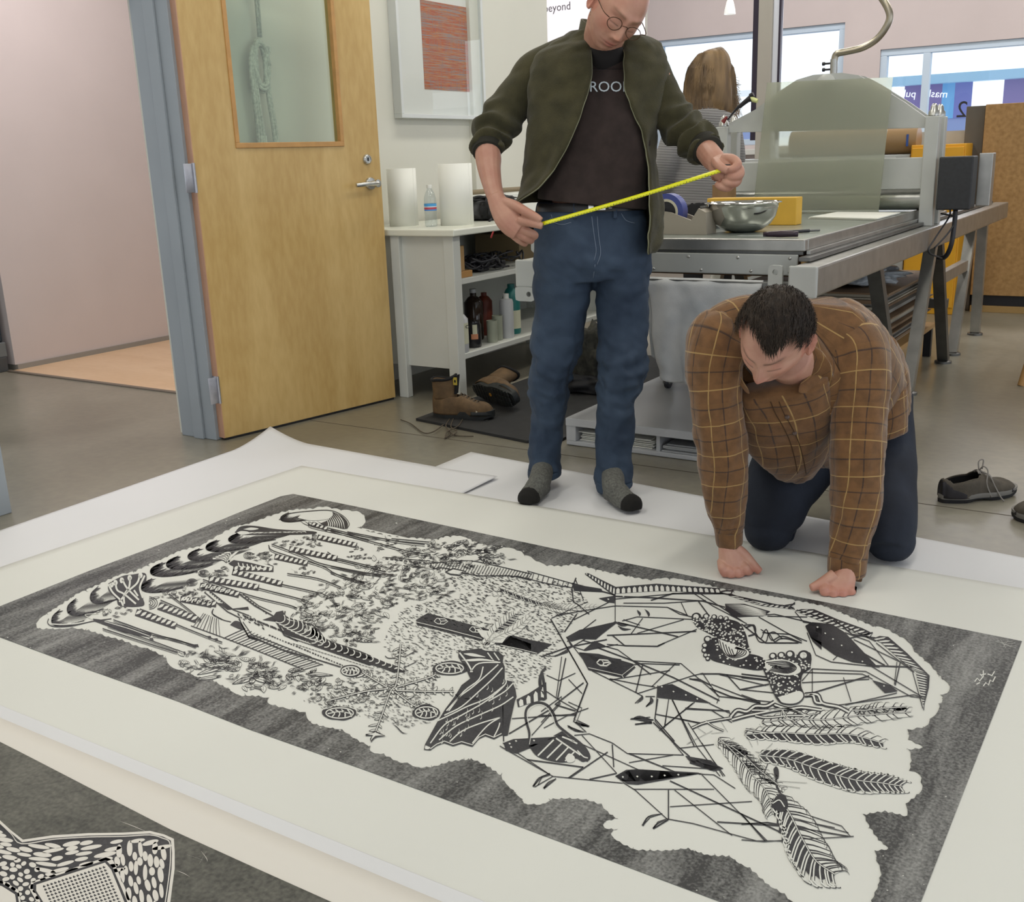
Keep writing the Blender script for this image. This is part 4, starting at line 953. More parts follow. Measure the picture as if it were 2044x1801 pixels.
def foliage(poly, n, L0, L1, sw=1.0, kinds=(0, 1, 2, 3)):
    xs = [p[0] for p in poly]; ys = [p[1] for p in poly]; k = 0
    while k < n:
        p = (RN.uniform(min(xs), max(xs)), RN.uniform(min(ys), max(ys)))
        if not inside(p, poly): continue
        k += 1; L_ = RN.uniform(L0, L1); a = RN.uniform(0, 2*PI); kd = RN.choice(kinds)
        if kd != 0 and RN.random() < .62:
            a = RN.gauss(-.25, .7) if RN.random() < .7 else a; ca, sa = math.cos(a), math.sin(a)
            for j in range(RN.choice((2, 3))):
                ph = RN.uniform(0, 6); am = L_*.09; pts = [(p[0]+ca*L_*.85*t-sa*(j*2.9*sw+am*math.sin(ph*.2+t*5)), p[1]+(sa*L_*.85*t+ca*(j*2.9*sw+am*math.sin(ph*.2+t*5)))*.62) for t in [i/8 for i in range(9)]]; rib(pts, sw*1.15, 3, LB, 2)
            continue
        if kd == 0: leaf(p[0], p[1], a, L_, L_*.2, sw, 1)
        elif kd == 1: leaf(p[0], p[1], a, L_*.9, L_*.26, sw, 2)
        elif kd == 2:
            pts = [(p[0]+L_*.5*t*math.cos(a+2.5*t), p[1]+L_*.3*t*math.sin(a+2.5*t)) for t in [i/8 for i in range(9)]]; rib(pts, sw*1.5, 3, LB, 2)
            rib([(q[0]+sw*1.6, q[1]+sw) for q in pts], sw*.9, 4, LW, 2)
        else:
            for j in range(4): rib([(p[0]+j*2.6*sw, p[1]+j*1.2), (p[0]+j*2.6*sw+L_*.35*math.cos(a), p[1]+j*1.2+L_*.2*math.sin(a))], sw*1.2, 3, LB, 2)
def dashes(poly, n, L_=6, w=.9, ang=.30):
    xs = [p[0] for p in poly]; ys = [p[1] for p in poly]; k = 0
    while k < n:
        p = (RN.uniform(min(xs), max(xs)), RN.uniform(min(ys), max(ys)))
        if not inside(p, poly): continue
        k += 1; a = ang+RN.uniform(-.25, .25); l = L_*RN.uniform(.4, 1.4); rib([p, (p[0]+l*.5*math.cos(a), p[1]+l*.5*math.sin(a)), (p[0]+l*math.cos(a), p[1]+l*math.sin(a))], w*RN.uniform(.7, 1.4), 1, LB, 2)
def feather(z, s, w0, n, sw=1.6, dark=1, curl=.35, both=1, lean=.9):
    """curved plume: spine, dark body on one side, combed white barbs"""
    sp = sm(cv(z, s), 8); N = len(sp)
    def nrm(i):
        a, b = sp[max(i-1, 0)], sp[min(i+1, N-1)]; m = math.dist(a, b) or 1; return (b[0]-a[0])/m, (b[1]-a[1])/m
    def wd(t): return w0*(.25+.75*math.sin(PI*min(1, t*.8+.12)))
    for sd in ((1, -1) if both else (1,)):
        out = []
        for i in range(N):
            t = i/(N-1); ux, uy = nrm(i); W_ = wd(t)*(1+.12*math.sin(i*2.1)); out.append((sp[i][0]-uy*W_*sd+ux*W_*.35, sp[i][1]+ux*W_*sd*.8+uy*W_*.35))
        isd = (dark == 1 and sd == 1) or dark == 2
        poly_px(sp+out[::-1], 2, LB if isd else LW)
        for k in range(n):
            t = (k+.5)/n; i = int(t*(N-1)); ux, uy = nrm(i); W_ = wd(t)*1.08; x, y = sp[i]
            pts = [(x+ux*W_*lean*q+(-uy)*W_*sd*q**.8, y+uy*W_*lean*q+ux*W_*sd*.85*q**.8) for q in (0, .25, .5, .75, 1)]
            e = pts[-1]; pts.append((e[0]+ux*W_*curl*.6, e[1]+uy*W_*curl*.6)); pts.append((e[0]+ux*W_*curl+uy*W_*.12*sd, e[1]+uy*W_*curl-ux*W_*.12*sd))
            if isd: rib(pts, sw*1.0, 4, LW, 0)
            else: rib(pts, sw*1.15, 3, LB, 1)
            if isd: rib([(q[0]+ux*sw, q[1]+uy*sw) for q in pts], sw*.7, 3, LB)
    rib(sp, sw*1.4, 5, LB); rib(sp, sw*.6, 6, LW)
# arcade of shaded arches along the left edge
for a in ((103, 1240, 62, 22), (134, 1218, 66, 22), (180, 1194, 60, 22), (282, 1174, 80, 18), (300, 1142, 90, 18), (332, 1128, 88, 17), (375, 1112, 86, 16), (411, 1094, 82, 15), (456, 1078, 90, 14), (560, 1036, 60, 12)): arch(*a)
S('1', 1.6, "190 690 180 735 240 770 420 765 620 720 830 690"); Wt('1', 2.2, "215 745 330 750 470 740 600 715")
S('P', 1.3, "557 1038 574 1026 620 1020 660 1019 685 1030 697 1045 692 1056"); Wa('P', "594 1034 605 1026 640 1020 664 1024 655 1036 620 1039", 3, 1)
K('P', "664 1022 682 1030 694 1044 690 1056 668 1052 640 1046 655 1038", 1, 1)
for k in range(8): Wt('P', 1.8, f"{672-k*3} {1024+k*1.2} {684-k*4} {1040+k} {688-k*5} {1056-k*.5}", 4, 1, 2)
for k in range(5): S('P', 1.2, f"{596+k*9} {1038+k*.4} {612+k*9} {1048} {632+k*9} {1050}", 3, 1, 2)
# leaf bands hanging from the arcade
for z, s, w, n in (('1', "1080 625 1490 765", 14, 8), ('1', "1310 560 1700 700", 15, 8), ('1', "1750 350 2044 425", 12, 6), ('1', "1560 490 1900 545", 12, 7),
                   ('2', "290 800 800 885", 13, 9), ('2', "530 725 1040 850", 12, 9), ('2', "200 865 600 960", 12, 8), ('2', "960 570 1300 640", 11, 7), ('2', "1110 490 1600 590", 12, 9),
                   ('2', "1400 370 1800 455", 11, 8), ('2', "0 1000 320 1060", 12, 6), ('2', "540 690 950 700", 10, 7), ('2', "1340 235 1500 290", 8, 4)): band(z, s, w, n)
for z, s in (('1', "1120 590 1250 640 1500 750 1850 890 1960 930"), ('1', "1330 500 1560 600 1740 710"), ('1', "1420 440 1600 580 1745 700"), ('1', "850 700 1250 840 1700 965"), ('1', "790 760 1200 900 1580 1040"), ('1', "740 790 1200 940 1500 1035"),
             ('1', "1250 860 1480 900 1690 975"), ('2', "480 800 760 880 1150 980 1310 1025"), ('2', "230 800 700 960 1100 1060 1190 1095"), ('2', "1030 850 1400 935 1510 975"), ('2', "1090 740 1400 790 1640 880"),
             ('2', "900 450 930 500 1100 560 1440 660 1600 750 1880 830"), ('2', "930 440 1250 560 1440 640 1880 730 2044 760"), ('2', "1600 585 1940 665 2044 690"), ('2', "1310 215 1340 260 1700 340 1920 400"), ('2', "1360 240 1880 365 2044 380"),
             ('2', "1500 520 1600 590"), ('4', "0 380 250 440 560 520"), ('4', "0 460 320 530 640 545"), ('4', "0 520 160 580 350 640"), ('4', "0 90 350 190 800 310 1020 340"), ('4', "170 110 700 210 960 240"), ('4', "620 180 1000 215")):
    S(z, 1.7, s); x0, y0, k = ZN[z]; v = [float(t) for t in s.split()]
    S(z, 1.0, [c+(0 if i % 2 == 0 else 18) for i, c in enumerate(v)])
K('1', "640 690 720 700 1000 770 1240 855 1220 880 960 830 720 740 650 715"); K('1', "850 705 1000 750 1240 850 1235 835 980 740 860 700")
Wt('1', 1.4, "760 720 1000 790 1220 870"); Wt('1', 1.2, "640 700 560 650 700 640")
for p in ("1240 900", "1700 965", "1570 1040", "1830 880", "1900 905"):
    x, y = (float(t) for t in p.split()); K('1', [x-25, y-12, x+12, y-14, x+22, y+16, x-10, y+10])
# hand and fish near the arcade
K('1', "800 330 870 290 960 250 1050 240 1170 225 1185 300 1120 380 1150 480 1150 560 920 560 880 490 800 400", 2, 1)
for s in ("800 340 840 420 920 500 950 560", "870 320 890 400 960 440 1080 540", "940 290 990 380 1110 500", "1020 270 1010 370 960 450 960 540", "1120 250 1090 330 1000 410 910 520", "1170 250 1120 370 1150 480", "820 310 830 350", "1060 400 1100 460"): Wt('1', 3.6, s, 5)
for c in ((830, 345), (870, 325), (935, 300), (1015, 275), (1125, 250)): x, y = c; Wa('1', [x-22, y, x-12, y-26, x+12, y-26, x+24, y, x+10, y+26, x-12, y+26], 5, 1)
K('2', "490 640 560 600 700 610 850 640 950 665 900 700 700 690 540 665", 2, 1); Wa('2', "560 595 700 600 940 670 880 672 700 628 560 606", 4, 1)
for k in range(6): Wt('2', 2.2, f"{590+k*45} {630+k*7} {600+k*45} {665+k*5} {620+k*45} {672+k*4}", 5)
for k in range(5): Wt('2', 3.2, f"{330+k*30} {590-k*14} {420+k*22} {590-k*14} {500} {620}", 4); S('2', 1.3, f"{330+k*30} {600-k*14} {420+k*22} {600-k*14} {470} {630}", 5)
Wa('2', "450 610 560 520 600 510 500 600 470 630", 5)
K('2', "555 320 620 260 760 255 1000 290 1350 310 1370 335 1150 345 900 345 620 345", 2, 1)
for k in range(12): Wt('2', 1.5, f"{640+k*52} {340-k*2} {700+k*52} {325-k} {820+k*42} {318+k*1}", 4, 1, 2)
Wa('2', "575 325 620 308 690 315 700 335 620 345", 5, 1); Wa('2', "640 290 720 272 800 285 720 300", 5, 1)
for cx, cy in ((700, 560), (860, 560), (240, 740), (400, 740), (120, 830)):
    for r in (10, 18, 27, 36): S('2', .9, [c for k in range(9) for c in (cx+r*1.5*math.cos(k*.75), cy+r*math.sin(k*.75))], 3)
for r in (1, 2, 3, 4): S('1', 1.2, [c for k in range(7) for c in (1210+22*r*math.cos(k*.5-1.5), 530+16*r*math.sin(k*.5-1.5))], 3); S('2', 1.0, [c for k in range(7) for c in (1340+14*r*math.cos(k*.5-1.5), 370+9*r*math.sin(k*.5-1.5))], 3)
foliage(cv('1', "700 590 900 560 1050 590 1080 640 860 690 700 680"), 22, 8, 16, .8); foliage(cv('1', "1300 400 1450 400 1800 450 1700 500 1500 480 1300 480"), 30, 8, 18, .8)
foliage(cv('2', "640 500 900 520 960 640 700 600"), 24, 8, 14, .7); foliage(cv('2', "950 430 1200 360 1500 430 1400 500 1100 470"), 34, 8, 16, .7); foliage(cv('2', "150 700 500 680 520 760 300 790 150 760"), 24, 8, 14, .7); foliage(cv('2', "0 820 200 820 260 960 0 980"), 20, 8, 14, .7)
foliage(cv('2', "1080 720 1250 650 1380 740 1240 760"), 16, 8, 12, .8); foliage(cv('2', "1640 540 1740 470 1860 480 1930 600 1700 590"), 18, 8, 12, .8); foliage(cv('4', "420 250 520 180 760 220 700 250 520 300"), 16, 8, 12, .8)
# striped panel
for k in range(34):
    t = k/33; x0, y0 = 230+1140*t, 160+435*t; x1, y1 = 470+1080*t, 40+500*t
    if k < 9: x1, y1 = 250+150*(k/8)+90, 20+60*(k/8)
    S('3', 1.5 if k % 2 else .9, [x0, y0, (x0+x1)/2+RN.uniform(-6, 6), (y0+y1)/2, x1, y1], 2)
S('3', 1.6, "210 150 620 300 1000 450 1370 600"); S('3', 1.2, "800 250 1150 400 1560 550")
S('1', 2.0, "1870 590 1860 640 1960 700"); S('3', 1.6, "430 0 440 40 540 90 620 110"); K('3', "610 140 660 100 720 120 760 190 700 180", 3, 1)
# the long bars and the ribbed horn
S('3', 2.2, "700 80 800 270 920 300 1160 400 1450 480 1740 570", 3, 0); S('3', 1.6, "740 110 830 240 1000 300 1440 470", 3, 0)
K('3', "800 240 920 290 880 300 800 270", 3)
S('2', 2.2, "245 930 480 1130 600 1190 620 1250 700 1390", 3, 0); S('2', 2.0, "290 910 540 1110 700 1170", 3, 0); S('2', 2.6, "600 950 760 1070 940 1170 1060 1370 1200 1430", 3, 0); S('2', 1.6, "640 950 800 1070 930 1130", 3, 0)
K('2', "380 1040 460 1050 530 1100 690 1080 700 1110 640 1110 540 1105 480 1110", 2)
for k in range(9): S('2', 2.0, [660+k*26, 980+k*20, 672+k*26, 990+k*20], 3); S('2', 2.0, [300+k*22, 930+k*18, 312+k*22, 940+k*18], 3)
for k in range(30):
    t = k/29; x, y = 650+760*t, 1180+300*t; w_ = RN.uniform(18, 34); K('2', [x, y-14, x+w_, y-6, x+w_*.9, y+12, x+3, y+6], 2); x, y = 900+800*t, 1370+330*t; w_ = RN.uniform(14, 26)
    K('2', [x, y-8, x+w_, y-2, x+w_*.9, y+10, x+3, y+5], 2)
    x, y = 620+200*t+RN.uniform(-40, 40), 1150+130*t+RN.uniform(-20, 20); S('2', 1.5, [x, y, x+20, y+14], 3)
K('3', "940 90 1050 50 1080 10 1150 -5 1172 60 1200 92 1290 110 1390 130 1480 160 1560 280 1700 340 1860 400 2044 470 2044 540 1850 480 1600 370 1400 290 1180 230 1140 170 1090 110")
K('5', "0 -30 80 -10 140 80 300 150 450 200 600 250 720 300 840 335 880 380 760 380 660 340 520 300 400 262 250 215 60 150 0 115")
for k in range(11):
    t = k/10; x = 1130+430*t; y = 95+215*t; r = 62+30*math.sin(PI*t)-22*t
    Wt('3', 1.9, [x-r*.9, y+r*.25, x-r*.2, y+r*.42, x+r*.5, y+r*.1, x+r*.62, y-r*.5, x+r*.45, y-r*.9], 4)
for k in range(13):
    t = k/12; x = 40+700*t; y = 85+235*t; r = 46-20*t
    Wt('5', 1.9, [x-r*.7, y+r*.6, x+r*.1, y+r*.5, x+r*.5, y-r*.1, x+r*.2, y-r*.8], 4)
S('3', 2.4, "1170 0 1185 60 1400 130 1470 160 1590 290 1900 400 2044 460", 3); S('3', 2.2, "1040 80 1110 130 1170 230 1400 300 1700 420 2044 550", 3)
for k in range(26): t = k/25; S('3', 1.4, [1200+800*t, 262+275*t, 1230+800*t, 275+275*t], 3); S('3', 1.1, [1250+800*t, 330+250*t, 1275+800*t, 338+250*t], 3)
# foliage masses
foliage(cv('P', "575 1225 600 1190 640 1170 690 1150 745 1120 790 1100 840 1092 880 1082 935 1082 990 1090 1015 1112 1000 1128 940 1130 900 1126 880 1142 912 1170 880 1192 830 1197 790 1202 760 1235 765 1252 740 1262 742 1285 715 1290 680 1282 640 1262 600 1245"), 780, 9, 26, .72)
foliage(cv('P', "345 1318 380 1300 430 1288 480 1300 540 1325 610 1340 660 1352 650 1372 580 1372 520 1375 480 1370 440 1352 400 1340 365 1335"), 230, 12, 30, .8, (0, 1, 2, 3))
foliage(cv('P', "560 1375 620 1355 690 1360 760 1370 740 1400 650 1410 580 1395"), 60, 9, 20, .9)
for x, y, a, l, w_ in ((505, 1352, 1.7, 26, 6), (505, 1352, .5, 48, 8), (505, 1352, 2.6, 48, 8), (575, 1345, 1.4, 26, 6), (610, 1345, .1, 55, 6), (575, 1340, -.3, 30, 7), (505, 1350, -.5, 40, 7), (445, 1330, 2.6, 60, 7), (405, 1325, .4, 50, 7), (440, 1350, 2.9, 50, 6)): leaf(x, y, a, l, w_, 1.4, 1)
for x, y, a, l in ((885, 1092, -.2, 34), (900, 1090, -.6, 40), (930, 1100, .1, 50), (950, 1105, .3, 48), (960, 1098, -.3, 50), (955, 1112, .6, 44), (705, 1275, .3, 40)): leaf(x, y, a, l, l*.16, 1.3, 2, 1 if a > .5 else 0)
# winter ground stipple
field = cv('P', "890 1150 940 1140 1060 1152 1140 1165 1172 1200 1120 1262 1095 1335 1015 1382 1000 1350 960 1320 905 1300 880 1330 860 1380 862 1440 810 1452 760 1440 700 1425 640 1412 600 1398 650 1380 700 1340 740 1330 790 1322 762 1288 775 1255 800 1215 850 1200 915 1190")
dashes(field, 3300, 7, 1.0)
# dark beams
K('4', "870 1010 990 940 1620 1108 2044 1215 2044 1345 1740 1270 1540 1222 880 1058"); K('D', "1380 690 1630 740 1540 800 1320 745"); K('D', "1790 790 2044 830 2044 935 1850 890"); K('A', "275 738 420 750 670 822 688 850 602 926 345 868")
Wt('4', 1.2, "870 1030 1200 1110 1540 1200", 4, 0); Wt('D', 1.2, "1320 745 1440 770 1540 795", 4, 0); Wt('A', 1.2, "345 850 590 905 680 835", 4, 0); Wt('A', 1.2, "590 905 600 925", 4, 0)
for z, cx, cy, r in (('4', 1125, 1025, 70), ('D', 1938, 850, 42), ('A', 458, 818, 52), ('4', 1480, 1110, 66)):
    Wt(z, 1.5, [cx-r, cy, cx-r*.6, cy-r*.45, cx+r*.6, cy-r*.35, cx+r, cy, cx+r*.4, cy+r*.42, cx-r*.5, cy+r*.35, cx-r, cy], 4, 0); Wt(z, 1.5, [cx-r*.3, cy-r*.4, cx, cy, cx-r*.1, cy+r*.35], 4, 0); Wt(z, 1.5, [cx, cy, cx+r*.8, cy-r*.1], 4, 0)
Wa('4', "1490 1108 1640 1125 1800 1180 1750 1245 1640 1240 1540 1180", 3)
feather('4', "1560 1270 1680 1120 1800 1020 1880 950", 13, 14, 1.3, 1, .2, 1, .6); feather('4', "1560 1290 1700 1180 1900 1090 2044 960", 11, 14, 1.0, 0, .3, 1, .9)
# ribbed thorny cloth
K('5', "1370 190 1560 160 1620 180 1740 190 1790 230 1780 290 1800 330 1800 450 1870 470 1900 540 1910 610 1880 680 1830 960 1770 965 1700 1003 1620 972 1560 1000 1500 1072 1400 1042 1320 1067 1240 1037 1170 1062 1110 1105 1050 1098 1060 1050 1170 850 1250 720 1340 600 1400 500 1480 440 1440 350 1370 240", 3)
Wa('5', "1065 1060 1110 1080 1090 1095 1060 1090", 5, 1)
Wt('5', 1.8, "1110 1092 1170 1048 1240 1020 1320 1050 1400 1025 1500 1055 1560 985 1620 955 1700 985 1770 950", 5, 0)
for s in ("1110 1040 1240 870 1400 780 1640 640 1800 500 1810 440", "1190 1010 1350 880 1560 780 1760 690 1880 610", "1290 1025 1400 930 1560 860 1760 800", "1500 1040 1580 940 1660 860 1760 800", "1180 830 1330 760 1450 700 1640 620 1800 500", "1240 780 1400 700 1560 560 1690 440 1780 340", "1260 740 1380 610 1500 520 1640 400 1740 310", "1280 740 1420 560 1560 450 1600 330", "1700 980 1740 900 1755 850", "1880 480 1800 560 1650 650", "1480 380 1560 300 1760 290"): Wt('5', 2.4, s, 5)
for k in range(46):
    t = RN.random(); x = 1160+680*t; y = 980-480*t+RN.uniform(-120, 190)*(.4+.6*math.sin(PI*t))
    if inside((620+x/4.645, 1260+y/4.645), cv('5', "1370 240 1790 230 1800 450 1900 540 1880 680 1830 940 1500 1020 1110 1060 1250 720 1480 440")): Wt('5', 1.7, [x, y, x+14, y-16, x+10, y-42], 5, 1, 1)
Wt('5', 6, "1420 210 1500 220 1620 240", 5, 1, 2); Wt('5', 5, "1400 270 1480 270 1600 265 1740 285", 5, 1, 2); Wt('5', 3, "1380 200 1450 290 1500 380", 5); Wt('5', 2.4, "1700 200 1750 270", 5); Wt('5', 2.2, "1640 200 1700 280", 5)
for k in range(6): S('5', 1.0, [1430+k*40, 225+k*6, 1500+k*40, 245+k*4], 6)
leaf(*cv('5', "1340 590")[0], .35, 52, 6, 1.2, 1)
# shells and knots
for cx, cy, rx_, ry_ in ((1290, 345, 160, 68), (270, 760, 160, 66), (1075, 755, 130, 72), (370, 370, 100, 55)):
    K('5', [c for k in range(14) for c in (cx+rx_*math.cos(k*2*PI/14)*RN.uniform(.88, 1.08), cy+ry_*math.sin(k*2*PI/14)*RN.uniform(.88, 1.08))], 3, 1)
    Wt('5', 2.2, [c for k in range(15) for c in (cx+rx_*.80*math.cos(k*2*PI/14), cy+ry_*.72*math.sin(k*2*PI/14))], 5)
    for q in range(4): Wt('5', 2.4, [cx-rx_*.6+q*rx_*.35, cy-ry_*.5, cx-rx_*.3+q*rx_*.3, cy, cx-rx_*.45+q*rx_*.38, cy+ry_*.55], 5)
    Wt('5', 2.0, [cx-rx_*.7, cy+ry_*.1, cx, cy-ry_*.2, cx+rx_*.7, cy+ry_*.1], 5)
# thorn branch
for s in ("835 120 820 300 790 500 740 560 660 780 600 940", "740 540 540 420 480 380", "800 520 1100 430 1160 400", "800 550 1100 560 1330 560", "780 560 960 690 1010 690", "740 530 500 560 180 640"):
    S('5', 4.0, s, 3); Wt('5', 1.8, s, 4)
    p = sm(cv('5', s), 6)
    for i in range(1, len(p)-1, 2):
        a, b_ = p[i-1], p[i+1]; m = math.dist(a, b_) or 1; ux, uy = (b_[0]-a[0])/m, (b_[1]-a[1])/m
        for sd in (1, -1): leaf(p[i][0], p[i][1], math.atan2((uy*.6+ux*sd)/.55, ux*.6-uy*sd), RN.uniform(10, 24), RN.uniform(2, 3.5), 1.0, 0)
S('5', 2.4, "510 960 560 955 600 930 640 950 690 970 620 975 590 990 560 1025 555 1000 575 965 510 965", 5, 0); Wa('5', "530 960 600 940 670 968 600 970 560 1010 580 965", 6)
S('5', 2.2, "760 860 800 890 850 940 900 950", 3, 1, 2); S('5', 1.6, "690 230 720 250 780 250", 3); S('5', 1.3, "870 240 980 180", 3); S('5', 1.3, "860 340 980 285", 3)
# ladder tail along the top
S('4', 1.6, "1030 430 1400 405 1700 460 2044 540"); S('4', 1.8, "1040 490 1160 480 1400 540 1560 560 1840 560 2044 605"); S('4', 2.2, "1025 425 1020 480")
for k in range(34): t = k/33; x = 1060+960*t; y0 = 425+100*t*t+8; S('4', 1.3, [x+35, 418+115*t**1.5, x-10, 492+100*t], 3)
for k in range(10): S('4', 2.6, [560+k*48, 385+k*5, 590+k*48, 390+k*5], 3)
S('4', 1.4, "540 370 1020 410", 3); S('4', 2.0, "1170 520 1250 485 1380 515 1310 555 1220 545 1170 520", 4, 0); Wa('4', "1195 520 1250 495 1350 515 1300 545 1220 535", 5)
S('D', 1.4, "1480 300 1660 350 1750 375"); S('D', 1.5, "1420 330 1600 375 1745 400")
for k in range(9): S('D', 1.3, [1490+k*30, 305+k*8, 1478+k*30, 345+k*7], 3)
feather('D', "1310 400 1440 450 1560 490 1690 520", 7, 16, 1.0, 1, .3, 1, .8); feather('D', "1560 500 1700 525 1900 515", 11, 16, .8, 0, .5, 1, .9)
S('A', 1.3, "0 385 100 420 300 440"); S('D', 1.6, "1620 590 1840 975 1760 1190 1850 1235", 3, 0)
# --- figures of straight lines (right half)
T2 = {'A': ["70 495 340 968 237 1243 345 1280", "237 700 375 875 700 1035 738 1058", "540 265 540 515 645 540", "255 195 225 270 235 370 260 385 350 460", "320 165 540 330", "250 205 310 360", "225 235 540 320",
   "75 490 340 370", "100 770 540 515", "0 770 200 700 480 645", "190 660 400 500", "120 470 270 440 540 400", "170 590 260 460", "240 500 540 350", "540 350 1100 300 1330 310", "540 330 800 340 1180 365 1340 410", "540 400 920 410 1070 470", "600 380 900 380 1200 360",
   "800 360 960 310 1330 310", "920 410 1010 460 1100 480", "1020 375 1065 470", "1145 365 1215 460", "1160 310 1480 520", "1100 300 1250 400 1500 530", "1310 305 1840 420", "1340 420 1440 480 1700 460 2044 540", "590 510 700 480 1040 495 1130 500", "560 520 1000 625", "600 500 720 540", "655 605 740 490",
   "480 615 820 600 1130 585", "700 600 1040 500", "850 690 1135 570", "520 615 610 690 850 695 900 670", "480 680 620 690", "240 700 320 725 560 680", "400 700 670 800 800 900", "300 650 560 720 670 800 1020 820 1300 1060 1280 1110", "370 870 740 820 1010 830", "690 1030 740 830", "500 940 940 870",
   "805 990 980 820", "670 800 960 920 1300 1090", "700 1040 1100 910 1180 890", "500 930 700 970 830 990", "1160 895 1300 895 1660 940", "1180 895 1290 1060", "1300 1060 1680 1100 ", "1350 900 1450 1010 1660 970", "1240 970 1600 1110", "1300 900 1640 980", "1080 930 1180 950 1240 980",
   "850 980 830 1240 1040 1490", "930 1080 900 1270", "955 1080 1115 1420", "860 1310 1120 1100", "840 1190 1180 1260", "1060 1150 1370 1165 1385 1210", "1225 1110 1370 1180", "1070 1250 1250 1520 1340 1640", "1230 1000 1380 1060 1600 1110", "1240 1160 1390 1250",
   "660 1225 700 1215 820 1230", "685 1262 810 1252", "738 1058 685 1110", "760 1060 830 1060", "800 1065 795 1100 765 1135", "0 1170 150 1060 150 1080", "20 1010 140 1090 265 1160", "100 1120 310 960", "200 935 300 1040", "40 905 130 945 250 890", "0 1200 250 1195", "0 1250 140 1100", "150 770 110 1070", "180 780 120 1080",
   "20 1290 190 1200 345 1145"],
  'B': ["0 0 0 0", "310 120 360 180 450 190", "440 190 760 440 1060 620", "320 110 520 170 780 290", "100 150 350 290", "150 145 380 150", "0 190 140 300 330 300", "120 240 280 250 380 290", "380 240 430 370 520 410 800 440", "500 250 600 300 830 430", "650 280 920 410", "600 240 740 290 850 430", "560 290 760 240", "530 400 600 330",
   "900 410 885 540", "920 410 890 545", "780 300 990 465 1050 680", "920 400 1000 470", "530 160 640 250 830 280", "350 520 410 450 720 465 980 610", "410 450 410 590", "410 590 740 490", "590 500 635 640", "350 530 540 520 740 510", "720 430 1000 440", "560 660 1000 600 1060 620", "600 660 900 590", "0 500 190 520", "0 570 200 590", "0 600 110 640", "0 480 170 500", "350 470 700 480 760 510", "980 610 1060 620 1055 690",
   "0 920 130 1060", "160 980 110 1110", "330 1280 580 1360 630 1420 650 1420", "0 1350 150 1340 620 1420", "0 1440 130 1450 650 1420", "250 1300 620 1400", "0 1290 140 1450", "340 1330 540 1370"],
  'C': ["210 80 215 330", "270 90 240 290", "190 360 540 560 640 570 1000 605", "370 450 740 500", "210 340 520 550", "540 560 420 630", "560 575 480 640", "520 550 460 570 410 625", "440 620 470 560 520 540", "650 570 900 400", "740 500 640 570", "730 290 960 540", "930 350 940 500", "735 350 1110 520", "680 290 780 280 930 340 1030 410 1400 420", "1040 410 1340 530 1500 540", "1040 470 1330 420", "1260 490 1560 510", "780 580 960 540",
   "640 70 730 110 700 190 780 230", "270 180 690 150", "250 280 520 120", "400 290 590 80", "220 290 240 110", "560 90 690 130", "690 205 760 270", "640 230 740 270",
   "1230 50 1210 180 1340 330", "1300 60 1275 240", "1325 60 1490 370 1640 560", "1250 250 1460 80", "1215 150 1520 210", "1410 110 1700 130", "1190 205 1060 180 1050 185", "1190 205 1080 220", "1180 170 1060 185", "1200 205 1370 370 1440 430", "1370 375 1600 350", "1520 340 1660 560", "1440 470 1560 510",
   "1000 600 1080 650 1290 840", "1070 645 1600 645", "1300 650 1300 840", "1290 840 1460 870 1880 985 2044 985", "1340 650 1720 950", "1310 590 2044 930", "1520 550 1950 985", "1310 760 1850 725", "1620 860 2044 885", "1500 545 1600 550 1740 640", "1260 805 1180 830 1130 885", "1300 845 1210 900", "1290 840 1230 860 1200 905"]}
for z, LL in T2.items():
    for i, s in enumerate(LL): S(z, 1.7 if i % 3 else 2.5, s, 3, 0)
for z, s in (('A', "700 430 710 445 720 460 715 475"), ('A', "755 425 775 445 785 465 780 480"), ('A', "560 545 600 570 655 570"), ('A', "540 520 590 540 645 538"), ('A', "190 1270 250 1305 320 1320"), ('A', "237 1243 280 1262 345 1280"), ('A', "660 1225 720 1210 820 1235"), ('A', "700 1110 735 1075 735 1050"), ('A', "765 1135 810 1095 800 1065")): S(z, 5, s, 3, 1, 2)
for s in ("410 628 450 570 520 545", "480 640 510 600 560 575", "1130 885 1170 825 1260 805", "1200 905 1230 870 1300 845", "690 205 730 225 775 232", "640 230 690 260 745 268", "1190 200 1120 180 1055 185", "1190 208 1130 210 1080 220"): S('C', 4.2, s, 3, 1, 1)
